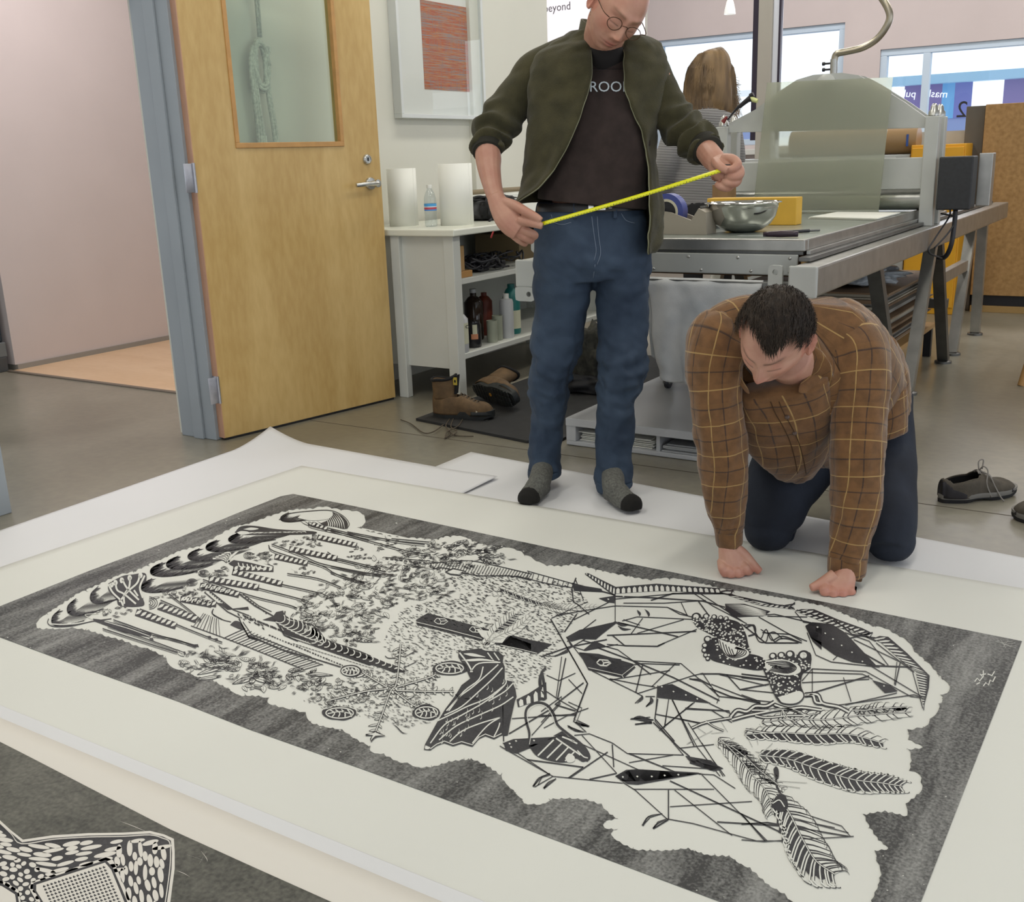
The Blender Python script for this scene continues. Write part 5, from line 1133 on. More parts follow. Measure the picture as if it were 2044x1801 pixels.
# dark facets with pin holes
FA = [('A', "180 630 280 575 545 515 550 525 440 610 400 645 290 640 220 660", (300, 240, 600, 330, 590, 410, 565)), ('A', "310 720 390 655 470 690 330 725", ()), ('A', "420 345 540 325 535 380 480 372", (490, 352)), ('A', "850 985 955 970 1240 1110 848 1068", (880, 990, 965, 1025, 1055, 1050, 1138, 1078)),
      ('A', "1085 930 1155 930 1230 970 1160 950", ()), ('A', "1055 1492 1210 1525 1330 1585 1260 1605 1110 1550", ()), ('A', "540 1640 620 1595 700 1590 1180 1620 760 1679 590 1679", ()), ('A', "1925 550 1965 520 2044 530 2044 720 1980 660", (2015, 555)),
      ('B', "370 200 410 180 520 190 600 240 780 430 640 410 540 370 400 270", (440, 210, 485, 245, 530, 278, 580, 315, 640, 355, 700, 408)), ('B', "755 515 860 545 905 580 830 590", (825, 550)), ('C', "950 560 1040 520 1130 515 1490 545 1100 615 1030 610", (1000, 565, 1095, 562, 1190, 562, 1275, 555, 1365, 550)),
      ('C', "1410 425 1580 455 1640 505 1580 522 1450 475", ()), ('C', "215 340 280 315 560 300 300 410 230 390", (255, 345, 297, 328, 265, 368, 415, 325)), ('C', "540 295 600 262 640 295", ()), ('C', "215 90 285 20 290 60 240 290 210 295", ()),
      ('A', "225 240 440 275 450 300 240 290", ()), ('A', "80 768 170 735 200 720 195 740 110 768", ()), ('A', "180 620 200 640 240 700 220 700", ())]
for z, s, dots in FA:
    K(z, s, 4)
    for i in range(0, len(dots)-1, 2):
        x, y = dots[i], dots[i+1]; r = 8 if z != 'B' else 6; Wa(z, [x-r, y-r*.3, x, y-r*.8, x+r, y, x, y+r*.8], 5)
S('A', 5.5, "0 1075 30 1070 20 960 5 880", 4); S('A', 4, "35 850 5 880", 4)
strip('C', "300 55 380 15 495 -60", "310 105 400 75 500 50", 4, .55); S('D', 6.5, "1590 870 1560 930 1560 1000 1590 1060", 3, 1, 2)
# looped hand on the left figure
S('C', 4.5, "375 355 385 280 360 180 370 110 430 75 500 90 545 150 570 220 640 280 740 360 780 430 760 460"); Wt('C', 1.2, "385 350 395 270 372 180 385 120 440 88 490 102 530 150 560 235", 5)
K('C', "380 360 540 305 620 290 720 350 780 430 740 465 690 440 640 465 560 465 440 430", 4, 1)
for s in ("440 425 545 320", "500 440 600 340", "560 455 640 370", "620 460 680 400", "560 310 720 420", "600 300 680 330", "650 320 700 345"): Wt('C', 3.0, s, 5, 0)
Wa('C', "620 440 645 410 680 430 680 460 640 470", 6, 1); Wt('C', 2.4, "700 390 740 430 770 440", 6)
# toothed ridge
strip('A', "540 262 700 250 840 238 1020 252 1180 262 1300 272", "540 312 700 300 860 292 1000 296 1180 300 1310 304", 19, .62)
strip('A', "1380 310 1500 350 1600 385 1760 392 1840 410", "1330 312 1500 370 1620 402 1760 415 1850 428", 13, .55, sl=.6)
strip('B', "345 105 420 105 560 165 700 215 760 245", "310 115 400 150 560 210 700 255 740 275", 14, .5, sl=1.2)
strip('B', "800 260 850 265 960 360 1090 490", "760 275 810 300 900 380 1000 460", 11, .5, sl=.9)
strip('B', "1090 490 1085 560 1060 655", "1010 470 1030 570 1050 655", 12, .45)
strip('A', "320 162 345 162 440 210 545 262", "320 168 420 240 540 320", 10, .5)
for s in ("1300 300 1340 290 1400 290", "1380 320 1400 280", "1760 400 1850 385", "1800 420 1850 375"): S('A', 2.2, s, 4)
# scribbled rock
K('A', "1340 385 1480 385 1670 440 1620 475 1400 482 1345 430", 1)
for k in range(16): Wt('A', .9, [1345+k*8, 392+k*5, 1480+k*8, 396+k*5, 1640, 440+k*2], 4, 1, 2)
# feet
def foot(z, body, toes, dots=None, sole=None, arcs=None):
    K(z, body, 4, 1)
    P_ = cv(z, body)
    for (x, y, r) in toes:
        K(z, [c for k in range(10) for c in (x+r*math.cos(k*.628), y+r*.9*math.sin(k*.628))], 5, 1); Wa(z, [c for k in range(10) for c in (x-r*.08+r*.55*math.cos(k*.628), y-r*.1+r*.5*math.sin(k*.628))], 6, 1)
    xs = [p[0] for p in P_]; ys = [p[1] for p in P_]; k = 0
    while k < (dots or 0):
        p = (RN.uniform(min(xs), max(xs)), RN.uniform(min(ys), max(ys)))
        if inside(p, P_): r = RN.uniform(1.4, 2.6); poly_px([(p[0]+r*math.cos(q), p[1]+r*.75*math.sin(q)) for q in (0, 1.05, 2.1, 3.14, 4.2, 5.2)], 6, LW)
        k += 1
foot('A', "1095 490 1200 480 1320 490 1440 520 1490 600 1510 680 1525 745 1430 700 1300 640 1200 590 1130 550", [(1132, 482, 36), (1205, 478, 26), (1262, 482, 22), (1310, 488, 20), (1350, 492, 18)], 330)
foot('A', "1210 640 1300 640 1340 760 1520 750 1630 790 1610 865 1480 855 1330 820 1240 790 1190 720", [(1215, 645, 30), (1195, 690, 24), (1190, 725, 22), (1200, 760, 20), (1215, 785, 18)], 80)
Wa('A', "1290 640 1400 680 1500 720 1510 760 1440 790 1360 775 1310 710", 7, 1)
for k in range(5): S('A', 2.0, [1300+k*22, 650+k*16, 1330+k*20, 740+k*6, 1400+k*6, 780-k*8, 1480-k*12, 760-k*8, 1490-k*14, 725-k*2, 1420-k*2, 700+k*2], 8)
foot('A', "1630 800 1700 780 1850 760 1960 740 1960 850 1900 900 1890 980 1910 1050 1860 1110 1760 1110 1710 1060 1660 950 1620 860", [(1690, 768, 30), (1752, 762, 30), (1815, 755, 34), (1915, 765, 46)], 330)
Wa('A', "1635 800 1760 790 1870 830 1890 880 1830 905 1740 900 1640 860", 7, 1)
for k in range(5): S('A', 2.2, [1640+k*14, 815+k*10, 1780+k*6, 805+k*11, 1860-k*10, 850, 1800-k*5, 890-k*8, 1660+k*10, 870-k*9], 8)
Wa('A', "1725 1065 1780 1050 1880 1020 1910 1060 1860 1110 1770 1115", 7, 1); S('A', 2.4, "1620 860 1660 950 1710 1060 1760 1110 1860 1112 1915 1060 1890 980 1905 890 1965 850", 8)
S('A', 3, "1490 560 1550 540 1560 600 1510 620"); S('A', 2.0, "1480 540 1540 540 1560 590 1600 640 1640 570 1680 650 1760 620 1900 670"); S('A', 2.0, "1560 610 1590 660 1640 660 1660 600 1700 660 1740 640 1800 640 1890 668"); S('A', 1.6, "1600 570 1650 600 1700 590 1760 640")
# root-like branches beneath the feet
for z, s, w in (('A', "1380 1210 1430 1160 1500 1170 1560 1130 1640 1130 1700 1100", 9), ('A', "1390 1230 1500 1200 1600 1180 1700 1160 1800 1150 1900 1180", 8), ('A', "1700 1120 1800 1150 1900 1140 2044 1160", 8), ('A', "1920 1050 1980 1050 2000 1100 2044 1110", 9), ('B', "370 600 440 600 470 650 560 670 620 700", 9), ('A', "1560 1200 1650 1215 1800 1200 1950 1200", 6), ('B', "60 690 160 690 260 680 380 720", 6), ('A', "1750 1210 1760 1160 1790 1210 1830 1230", 4), ('B', "240 680 250 730 300 750", 3.5), ('B', "300 760 380 720 440 710", 3.5), ('A', "1100 1290 1200 1250 1390 1215", 6), ('A', "1200 1240 1260 1280 1330 1310", 4)):
    S(z, w, s, 5); Wt(z, w*.38, s, 6)
for k in range(26): x = 1400+k*25+RN.uniform(-8, 8); y = 1190-40*math.sin(k/8)+RN.uniform(-20, 20); S('A', 2.2, [x, y, x+RN.uniform(8, 26), y-RN.uniform(6, 24)], 5, 1, 1)
# plumes
feather('B', "120 760 300 740 480 745 700 720 980 700", 22, 20, 2.2, 0, .6)
feather('B', "640 690 720 690 800 680 960 670", 14, 9, 2.2, 0, .6, 1, .6)
feather('B', "20 830 200 820 420 830 620 830 820 880", 21, 19, 2.3, 1, .7)
feather('B', "100 950 260 970 440 1030 640 1090 800 1110 930 1130", 25, 21, 2.4, 2, .7)
feather('B', "-130 850 -20 960 60 1060 150 1170 180 1290", 26, 24, 2.0, 0, .3)
feather('B', "200 1180 280 1290 350 1430 430 1560 540 1640", 38, 20, 2.9, 1, .6)
feather('B', "-140 870 -60 900 20 960 120 1050 250 1150", 14, 16, 1.8, 0, .3)
K('B', "170 1250 200 1190 250 1180 270 1250 230 1280", 7, 1); Wt('B', 2.2, "180 1230 220 1210 250 1250", 8); K('B', "185 1030 200 1015 215 1035 215 1080 195 1090", 5, 1); S('B', 4.5, "200 1060 205 1130 240 1200", 5)
for a_ in ("200 1100 380 1110", "200 1120 340 1140", "210 1150 130 1120", "210 1110 60 1090", "215 1170 330 1230", "200 1090 180 1060", "110 960 210 910", "110 950 180 880", "130 940 80 930", "120 960 330 965", "150 970 60 1010", "240 990 340 965", "120 960 90 990"):
    S('B', 5.5, a_, 5, 0, 2); Wt('B', 2, a_, 6, 0, 2)
for a_ in ("1060 1410 1130 1370", "1070 1400 1250 1310", "1130 1280 1200 1330", "1240 1330 1330 1320", "1360 1320 1310 1240", "1320 1420 1410 1360", "1500 1300 1480 1340", "1480 1310 1540 1430", "1590 1260 1620 1310", "1560 1300 1580 1410"): S('A', 5, a_, 5, 0, 2); Wt('A', 1.8, a_, 6, 0, 2)
S('A', 5, "1490 1300 1600 1320 1700 1330", 5); Wt('A', 1.8, "1490 1300 1600 1320 1700 1330", 6)
# scratched marks in the border
for s in ("1470 290 1590 330", "1480 285 1560 325", "1500 280 1530 330", "1520 310 1585 300", "1530 320 1590 315", "1500 300 1575 290", "1515 325 1545 285"): Wt('B', 2.2, s, 3, 0, 2)
for s in ("1350 525 1365 505 1380 520 1395 500 1390 485 1415 480", "1360 540 1380 530", "1400 550 1415 530 1430 545 1440 515 1455 525 1470 495", "1380 480 1400 500 1400 460", "1425 480 1450 490 1465 465"): Wt('B', 2.2, s, 3, 0)
# fine splinters along the carved edge
for i in range(0, len(op), 9):
    a, b_ = op[i], op[(i+1) % len(op)]; m = math.dist(a, b_) or 1; nx, ny = -(b_[1]-a[1])/m, (b_[0]-a[0])/m
    if RN.random() < .6: S('P', 1.1, [a[0], a[1], a[0]+nx*5*RN.random()+RN.uniform(-2, 2), a[1]+ny*5*RN.random()], 1, 1, 1)
di = film('ink_drawing', LB, m_ink, pr1); dw = film('carved_lines', LW, m_cream, pr1)
# scattered worn specks in the border
b = B(); LW = b
for k in range(260):
    p = (RN.uniform(0, 2040), RN.uniform(990, 1801))
    if inside(p, outer) and not inside(p, op): r = RN.uniform(.5, 1.6); poly_px([(p[0]+r*math.cos(q)*1.6, p[1]+r*.7*math.sin(q)) for q in (0, 1.5, 3.1, 4.7)], 1, LW)
film('wear_specks', b, m_cream, pr1)['kind'] = 'stuff'

# ------------------------------------------------------------------ second print, near left corner
ZI2 = .0125
def near(px): p = at(*px); return (p.x, p.y)
n0, n1 = near((-60, 1418)), near((900, 1822))
d_ = (Vector(n1)-Vector(n0)).normalized(); nrm_ = Vector((d_.y, -d_.x))
q0 = Vector(n0)-d_*.7; q1 = Vector(n1)+d_*1.4
pr2 = sheetobj('print_sheet', [tuple(q0), tuple(q1), tuple(q1+nrm_*1.5), tuple(q0+nrm_*1.5)], .0135, pm('print_paper_warm', (.725, .69, .635), .75, var=.012, vs=2), 'second sheet with dark woodcut print entering at the lower left corner', 'print', 40)
e0_, e1_ = near((-60, 1398)), near((900, 1790))
sheetobj('tissue_strip', [tuple(Vector(n0)-d_*.7+nrm_*.02), tuple(q1+nrm_*.02), tuple(q1-nrm_*.035), tuple(q0-nrm_*.035)], .0125, m_sheet, 'narrow strip of white interleaving paper between the two prints', 'paper', 30)
ZI = .0135+.0018
LB, LW = B(), B()
b = B(); P_ = [fl(p, 0) for p in cv('P', "-150 1408 -60 1447 0 1481 55 1509 200 1584 340 1656 510 1733 662 1801 760 1845 1060 1985")]
P_ += [P_[-1]+Vector((nrm_.x, nrm_.y, 0))*1.2, P_[0]+Vector((nrm_.x, nrm_.y, 0))*1.2]
vs = [b.verts.new(p) for p in P_]
for t in tessellate_polygon([P_]): b.faces.new([vs[i] for i in t])
film('ink_border', b, ink('border_ink_warm', (.045, .045, .038), (.16, .155, .13), 2.0, .42, .7, (1, 2, 1)), pr2)
shape = "-60 640 0 675 60 730 130 785 300 760 500 748 700 745 850 735 930 755 985 780 990 850 990 950 975 1060 960 1180 800 1300 -60 1300"
Wa('E', shape, 1); K('E', "-60 655 0 690 60 745 125 800 300 775 500 762 700 758 850 750 925 768 968 790 975 860 972 950 958 1060 940 1180 800 1300 -60 1300", 2)
S('E', 2.5, "-40 668 0 700 60 757 120 815 300 790 500 778 700 773 850 765 915 782 950 805 958 870 950 960 938 1060 925 1160", 4); Wt('E', 2.0, "-40 664 0 694 60 750 122 808 300 783 500 770 700 766 850 758 920 776 960 798 966 870 962 950 948 1060 930 1180", 3)
def oval(x, y, a, l, w_): Wa('E', [c for q in range(10) for c in (x+l*math.cos(q*.628)*math.cos(a)-w_*math.sin(q*.628)*math.sin(a), y+l*math.cos(q*.628)*math.sin(a)+w_*math.sin(q*.628)*math.cos(a))], 5, 1)
panel = cv('E', "190 1030 600 900 660 980 740 1180 740 1300 330 1300")
tri = cv('E', "-60 1010 20 1040 100 1090 130 1300 -60 1300")
blob_ = cv('E', "-40 710 60 765 125 835 300 810 500 798 700 790 850 785 900 800 935 840 935 960 915 1080 880 1300 -60 1300")
pts_ = []
for k in range(9000):
    p = (RN.uniform(-40, 940), RN.uniform(700, 1260)); pp = (p[0]/2.839, 1400+p[1]/2.839)
    if not inside(pp, blob_) or inside(pp, panel) or inside(pp, tri): continue
    right = p[0] > 660 and p[1] > 830
    if right: a, l, w_ = 1.45+.4*noise.noise(Vector((p[0]*.01, p[1]*.01, 0))), RN.uniform(24, 48), RN.uniform(12, 17)
    elif p[0] < 250 and p[1] > 900: a, l, w_ = RN.uniform(-.6, .6), RN.uniform(14, 24), RN.uniform(11, 15)
    else: a, l, w_ = -.05+.35*noise.noise(Vector((p[0]*.006, p[1]*.006, 3)))-(.12 if p[0] > 300 else -.25), RN.uniform(34, 66), RN.uniform(10, 14)
    ok = True
    for (x, y, a2, l2, w2) in pts_:
        dx, dy = x-p[0], y-p[1]; u = dx*math.cos(a)+dy*math.sin(a); v = -dx*math.sin(a)+dy*math.cos(a)
        if (u/(l+l2)/1.0)**2+(v/(w_+w2)/.98)**2 < 1: ok = False; break
    if ok: pts_.append((*p, a, l, w_)); oval(p[0], p[1], a, l, w_)
Wa('E', "175 1025 600 885 640 900 680 990 760 1180 770 1300 300 1300 170 1070", 5); K('E', "190 1030 600 900 640 945 740 1180 745 1300 330 1300 185 1060", 6); Wa('E', "205 1040 595 915 630 955 722 1180 725 1300 345 1300 205 1075", 7)
for r_ in range(15):
    for c_ in range(18):
        u, v = c_/17, r_/14; x = 250+360*u+v*110; y = 1050-115*u+v*250
        pp = (x/2.839, 1400+y/2.839)
        if inside(pp, cv('E', "225 1050 590 930 615 955 705 1180 705 1300 350 1300")): K('E', [x-7, y-3, x-2, y-8, x+4, y-2, x+8, y-6, x+8, y+2, x+1, y+6, x-6, y+5], 8)
Wa('E', "-60 1000 20 1020 105 1070 145 1300 -60 1300", 5); K('E', "-60 1012 15 1035 98 1085 135 1300 -60 1300", 6); Wa('E', "-60 1030 10 1048 85 1095 118 1300 -60 1300", 7)
for s in ("680 680 760 710 830 740", "1000 960 1040 975 1075 995", "1140 850 1170 890 1175 910", "1060 870 1150 900", "1130 920 1170 850"): Wt('E', .9, s, 2, 1, 2)
film('ink_drawing', LB, m_ink, pr2); film('carved_lines', LW, MATS['print_paper_warm'], pr2)
ZI = ZP+.0018
# ------------------------------------------------------------------ people
FH = _rot(Vector((0, 1, 0)))
def W(x, y, D):
    d = CF*F_PX + CR*(x-1022) - CU*(y-900.5); return CO + d*(D/d.dot(FH))
def mpp(p): return (p-CO).dot(CF)/F_PX           # metres per pixel at a point
def ring(bm, c, u, v, ru, rv, seg, ex=2.0, a0=0, a1=2*PI, closed=True):
    out = []; n = seg if closed else seg+1
    for k in range(n):
        a = a0+(a1-a0)*k/seg; ca, sa = math.cos(a), math.sin(a)
        s = 1 if ex == 2 else (abs(ca)**ex+abs(sa)**ex)**(-1/ex)
        out.append(bm.verts.new(c+u*ru*ca*s+v*rv*sa*s))
    return out
def skin_rings(bm, rings, closed=True, caps=True, uvs=None, uv=None):
    n = len(rings[0]); fs = []
    for i in range(len(rings)-1):
        for k in range(n if closed else n-1):
            k2 = (k+1) % n
            f = bm.faces.new((rings[i][k], rings[i][k2], rings[i+1][k2], rings[i+1][k])); fs.append(f)
            if uv is not None:
                q = [uvs[i][k], uvs[i][k+1], uvs[i+1][k+1], uvs[i+1][k]]
                for lp, w_ in zip(f.loops, q): lp[uv].uv = w_
    if caps and closed: bm.faces.new(rings[0][::-1]); bm.faces.new(rings[-1])
    return fs
def crom_n(pts, n):
    """Catmull-Rom through tuples of any length"""
    m = len(pts[0]); out = []
    for i in range(len(pts)-1):
        p0 = pts[i-1] if i else tuple(2*a-b for a, b in zip(pts[0], pts[1])); p1, p2 = pts[i], pts[i+1]
        p3 = pts[i+2] if i+2 < len(pts) else tuple(2*a-b for a, b in zip(pts[-1], pts[-2]))
        for k in range(n):
            t = k/n; out.append(tuple(.5*((2*p1[j])+(p2[j]-p0[j])*t+(2*p0[j]-5*p1[j]+4*p2[j]-p3[j])*t*t+(3*p1[j]-p0[j]-3*p2[j]+p3[j])*t**3) for j in range(m)))
    out.append(tuple(pts[-1])); return out
def limb(bm, pts, n=6, seg=28, ex=2.0, folds=None, uv=None, caps=True, seed=0, vofs=0.0):
    """pts: (px, py, D, half-width px, depth ratio). The silhouette follows the photograph."""
    Q = crom_n([tuple(p) if len(p) > 4 else (*p, 1.0) for p in pts], n)
    C_ = [W(q[0], q[1], q[2]) for q in Q]; rings = []; uvs = []; L_ = vofs
    u_prev = None
    for i, q in enumerate(Q):
        c = C_[i]; d = (C_[min(i+1, len(C_)-1)]-C_[max(i-1, 0)]).normalized(); vw = (c-CO).normalized()
        u = d.cross(vw)
        u = u.normalized() if u.length > .25 else (u_prev or CR.copy())
        if u_prev is not None and u.dot(u_prev) < 0: u = -u
        u_prev = u.copy(); v = d.cross(u).normalized(); r = q[3]*mpp(c)
        if i: L_ += (C_[i]-C_[i-1]).length
        n_ = seg; row = []; ru = []
        for k in range(n_):
            a = 2*PI*k/n_; ca, sa = math.cos(a), math.sin(a); s = 1 if ex == 2 else (abs(ca)**ex+abs(sa)**ex)**(-1/ex)
            f = folds(i/(len(Q)-1), a, L_, seed) if folds else 0
            row.append(bm.verts.new(c+u*ca*s*(r+f)+v*sa*s*(r*q[4]+f)))
        rings.append(row)
        if uv is not None: uvs.append([(k/n_*r*2*PI*(1+q[4])/2, L_) for k in range(n_+1)])
    skin_rings(bm, rings, True, caps, uvs, uv); return rings
def nz3(x, y, z): return noise.noise(Vector((x, y, z)))
def remesh(bms, vox, smooth=2):
    b = bmesh.new()
    for t in bms: merge(b, t)
    me = bpy.data.meshes.new('r'); b.to_mesh(me); b.free()
    o = bpy.data.objects.new('r', me); COL.objects.link(o)
    m = o.modifiers.new('r', 'REMESH'); m.mode = 'VOXEL'; m.voxel_size = vox; m.adaptivity = 0
    if smooth: s = o.modifiers.new('s', 'SMOOTH'); s.factor = .5; s.iterations = smooth
    dg = bpy.context.evaluated_depsgraph_get(); m2 = bpy.data.meshes.new_from_object(o.evaluated_get(dg))
    bpy.data.objects.remove(o); bpy.data.meshes.remove(me); return m2
def join(mes):
    b = bmesh.new()
    for m in mes:
        if isinstance(m, bmesh.types.BMesh): merge(b, m)
        else: b.from_mesh(m); bpy.data.meshes.remove(m)
    return b
def pobj(name, bm, mat, parent): return obj(name, bm, mat, parent, 180, norm=False)

def skinmat(name, base, tintv=.12):
    m = pm(name, base, .48); n, l = m.node_tree.nodes, m.node_tree.links; b = n['Principled BSDF']
    at_ = n.new('ShaderNodeAttribute'); at_.attribute_name = 'tint'
    tc = n.new('ShaderNodeTexCoord'); nz = n.new('ShaderNodeTexNoise'); nz.inputs['Scale'].default_value = 26; nz.inputs['Detail'].default_value = 4; l.new(tc.outputs['Object'], nz.inputs['Vector'])
    r = n.new('ShaderNodeValToRGB'); r.color_ramp.elements[0].position = .3; r.color_ramp.elements[1].position = .7
    r.color_ramp.elements[0].color = (1-tintv*.6, 1-tintv*1.5, 1-tintv*1.5, 1); r.color_ramp.elements[1].color = (1+tintv*.4, 1+tintv*.5, 1+tintv*.5, 1)
    l.new(nz.outputs['Fac'], r.inputs[0]); mx = n.new('ShaderNodeMix'); mx.data_type = 'RGBA'; mx.blend_type = 'MULTIPLY'; mx.inputs[0].default_value = 1
    l.new(at_.outputs['Color'], mx.inputs[6]); l.new(r.outputs[0], mx.inputs[7]); l.new(mx.outputs[2], b.inputs['Base Color'])
    b.inputs['Subsurface Weight'].default_value = .0; b.inputs['Subsurface Radius'].default_value = (.9, .3, .15); b.inputs['Subsurface Scale'].default_value = .006
    bp = n.new('ShaderNodeBump'); bp.inputs['Strength'].default_value = .2; bp.inputs['Distance'].default_value = .0008
    n2 = n.new('ShaderNodeTexNoise'); n2.inputs['Scale'].default_value = 260; l.new(tc.outputs['Object'], n2.inputs['Vector']); l.new(n2.outputs['Fac'], bp.inputs['Height']); l.new(bp.outputs[0], b.inputs['Normal'])
    return m
def ssm(a, b, x): t = max(0, min(1, (x-a)/(b-a))); return t*t*(3-2*t)
def gs(x, y, cx, cy, sx, sy): return math.exp(-((x-cx)/sx)**2-((y-cy)/sy)**2)
def head_local(p, o):
    """sculpt a unit direction into a face: x sideways, -y to the front, z up; metres"""
    x, y, z = p.x, p.y, p.z
    X, Y, Z = x*.0765, y*.099, z*.118
    if z < 0:
        t = -z; X *= 1-.34*t**1.6; Y *= (1-.50*t**1.3) if y > 0 else (1-.06*t)
        if y < 0: X *= 1+.06*math.sin(PI*min(1, t*1.3))
    else: Y *= 1+.05*z; X *= 1+.03*math.sin(PI*z)
    if y < 0:
        f = ssm(0, .55, -y); X_ = X
        Y += f*.010*(1-abs(z))*ssm(.02, .06, abs(X))          # flatten the cheeks
        d = 0
        d += .0075*gs(abs(X_), Z, .030, .026, .024, .010)      # brow
        d += .003*gs(X_, Z, 0, .022, .012, .012)
        d -= .0115*gs(abs(X_), Z, .031, .003, .016, .013)      # socket
        d += .0075*gs(abs(X_), Z, .031, -.001, .0125, .0095)    # closed lid over the ball
        d -= .0020*gs(abs(X_), Z, .031, .0095, .014, .0020)
        d -= .0030*gs(abs(X_), Z, .031, -.0085, .0135, .0018)
        nl = ssm(.016, -.040, Z)*ssm(-.058, -.044, Z)
        if Z > -.042: d += (.006+.019*ssm(.012, -.040, Z))*math.exp(-(X_/(.0075+.0045*ssm(.01, -.04, Z)))**2)*ssm(.030, .005, Z)
        d += .021*gs(X_, Z, 0, -.040, .0105, .0095) if Z <= -.042 else 0
        d += .0085*gs(abs(X_), Z, .0135, -.043, .0062, .0070)
        d += .0055*gs(abs(X_), Z, .050, -.018, .020, .018)      # cheekbone
        d -= .0045*gs(abs(X_), Z, .046, -.058, .016, .020)
        d -= .0025*gs(abs(X_), Z, .026, -.056, .006, .016)
        d += .0055*gs(X_, Z, 0, -.066, .024, .0050)             # lips
        d += .0060*gs(X_, Z, 0, -.0775, .019, .0055)
        d -= .0050*gs(X_, Z, 0, -.0718, .022, .0016)
        d -= .0045*gs(X_, Z, 0, -.088, .018, .0055)
        d += .0080*gs(X_, Z, 0, -.104, .020, .012)              # chin
        Y -= d*f
    return Vector((X, Y, Z))
def ear_bm(s):
    b = B(); bmesh.ops.create_icosphere(b, subdivisions=4, radius=1)
    for v in b.verts:
        p = v.co; r = math.hypot(p.y, p.z*1.0); k = -.45*math.exp(-(r/.55)**2)
        x = p.x*.0065+(s*(.008*abs(r)**2)+s*k*.012 if p.x*s > 0 else s*.003); y = p.y*(.017 if p.z > 0 else .012); z = p.z*.031
        v.co = Vector((s*.0765+x+s*.002+s*.010*max(0, p.y), .010+y+.006*p.z, -.006+z))
    return b
def make_head(M, tint, neck=None, vox=.0022, features=None, stubble=0.0, lipc=(.45, .16, .13), browc=(.05, .035, .02), browk=.8):
    b = B(); bmesh.ops.create_icosphere(b, subdivisions=6, radius=1)
    for v in b.verts: v.co = head_local(v.co, None)
    parts = [b, ear_bm(1), ear_bm(-1)]
    me = remesh(parts, vox, 1)
    col = me.color_attributes.new('tint', 'FLOAT_COLOR', 'POINT')
    for i, v in enumerate(me.vertices):
        x, y, z = v.co; c = Vector(tint)
        if y < -.03:
            lp = gs(x, z, 0, -.0665, .023, .0042)+gs(x, z, 0, -.077, .019, .0045); lp = min(1, lp)*ssm(-.06, -.08, y)
            c = c.lerp(Vector(lipc), min(.85, lp))
            ax = abs(x); bw = math.exp(-((z-(.021+.006*math.sin((ax-.012)*48)))/.0042)**2)*ssm(.008, .014, ax)*ssm(.056, .044, ax)
            c = c.lerp(Vector(browc), min(1, bw*browk*(0.7+.5*nz3(x*700, z*300, 0))))
            lash = math.exp(-((z+.0085)/.0014)**2)*ssm(.015, .019, ax)*ssm(.047, .042, ax); c = c.lerp(Vector((.03, .015, .01)), min(1, lash*.9))
            lid = gs(ax, z, .031, .000, .013, .008); c = c.lerp(Vector((tint[0]*.9, tint[1]*.75, tint[2]*.72)), lid*.6)
            red = gs(ax, z, .046, -.030, .02, .02)*.45+gs(x, z, 0, -.040, .014, .012)*.6; c = c.lerp(Vector((tint[0]*1.03, tint[1]*.74, tint[2]*.72)), min(1, red))
            mo = gs(x, z, 0, -.0718, .020, .0011); c = c.lerp(Vector((.08, .02, .02)), mo*.9)
            if stubble: sb = ssm(-.045, -.062, z)*(1-min(1, lp)); c = c.lerp(Vector((tint[0]*.72, tint[1]*.72, tint[2]*.74)), sb*stubble)
        if abs(x) > .074: c = c.lerp(Vector((tint[0]*1.0, tint[1]*.7, tint[2]*.68)), .6)
        col.data[i].color = (*c, 1)
    me.transform(M); return me
def flat_tint(me, c, fn=None):
    if isinstance(me, bmesh.types.BMesh):
        m2 = bpy.data.meshes.new('f'); me.to_mesh(m2); me.free(); me = m2
    col = me.color_attributes.new('tint', 'FLOAT_COLOR', 'POINT')
    for i, v in enumerate(me.vertices):
        cc = fn(v.co) if fn else c; col.data[i].color = (*cc, 1)
    return me
def chain(bm, pts, seg=12, n=3): return limb(bm, pts, n, seg)
def finger(bm, pts, n=3): limb(bm, pts, n, 12); return bm
def head_matrix(px, py, D, yaw, pitch, roll, scale=1.0):
    """yaw>0 turns the face to the viewer's right, pitch>0 nods down, roll>0 tips the crown to the viewer's right"""
    rt = FH.cross(Vector((0, 0, 1))); base = Matrix((( rt.x, FH.x, 0), (rt.y, FH.y, 0), (rt.z, FH.z, 1)))
    Rm = base @ Matrix.Rotation(R(roll), 3, 'Y') @ Matrix.Rotation(R(yaw), 3, 'Z') @ Matrix.Rotation(R(pitch), 3, 'X')
    return Matrix.Translation(W(px, py, D)) @ Rm.to_4x4() @ Matrix.Scale(scale, 4)
def knit(name, c1, c2, sc=900, bump=.5, rough=.95, sheen=.3, vs=25):
    return pm(name, c1, rough, col2=c2, vs=vs, bump=bump, bs=sc/4, dist=.0015, sheen=sheen)

# ================================================================== the standing man
MAN = 'person'
T0 = W(1180, 900, 3.58); T0.z = 0
sman = thing('person', 'standing balding man in olive fleece and jeans stretching a yellow tape', 'person', tuple(T0))
m_skin = skinmat('skin_ruddy', (.50, .27, .19)); SK = (.475, .255, .18)
hm = head_matrix(1233, 22, 3.40, 22, 27, 25, 1.02)
me_head = make_head(hm, SK, stubble=.35, browc=(.16, .10, .05), browk=.75)
# neck
b = B(); limb(b, [(1213, 40, 3.46, 40, .95), (1207, 70, 3.53, 41, .95), (1204, 96, 3.60, 42, .8), (1203, 112, 3.63, 42, .6)], 5, 28)
me_neck = flat_tint(b, SK)
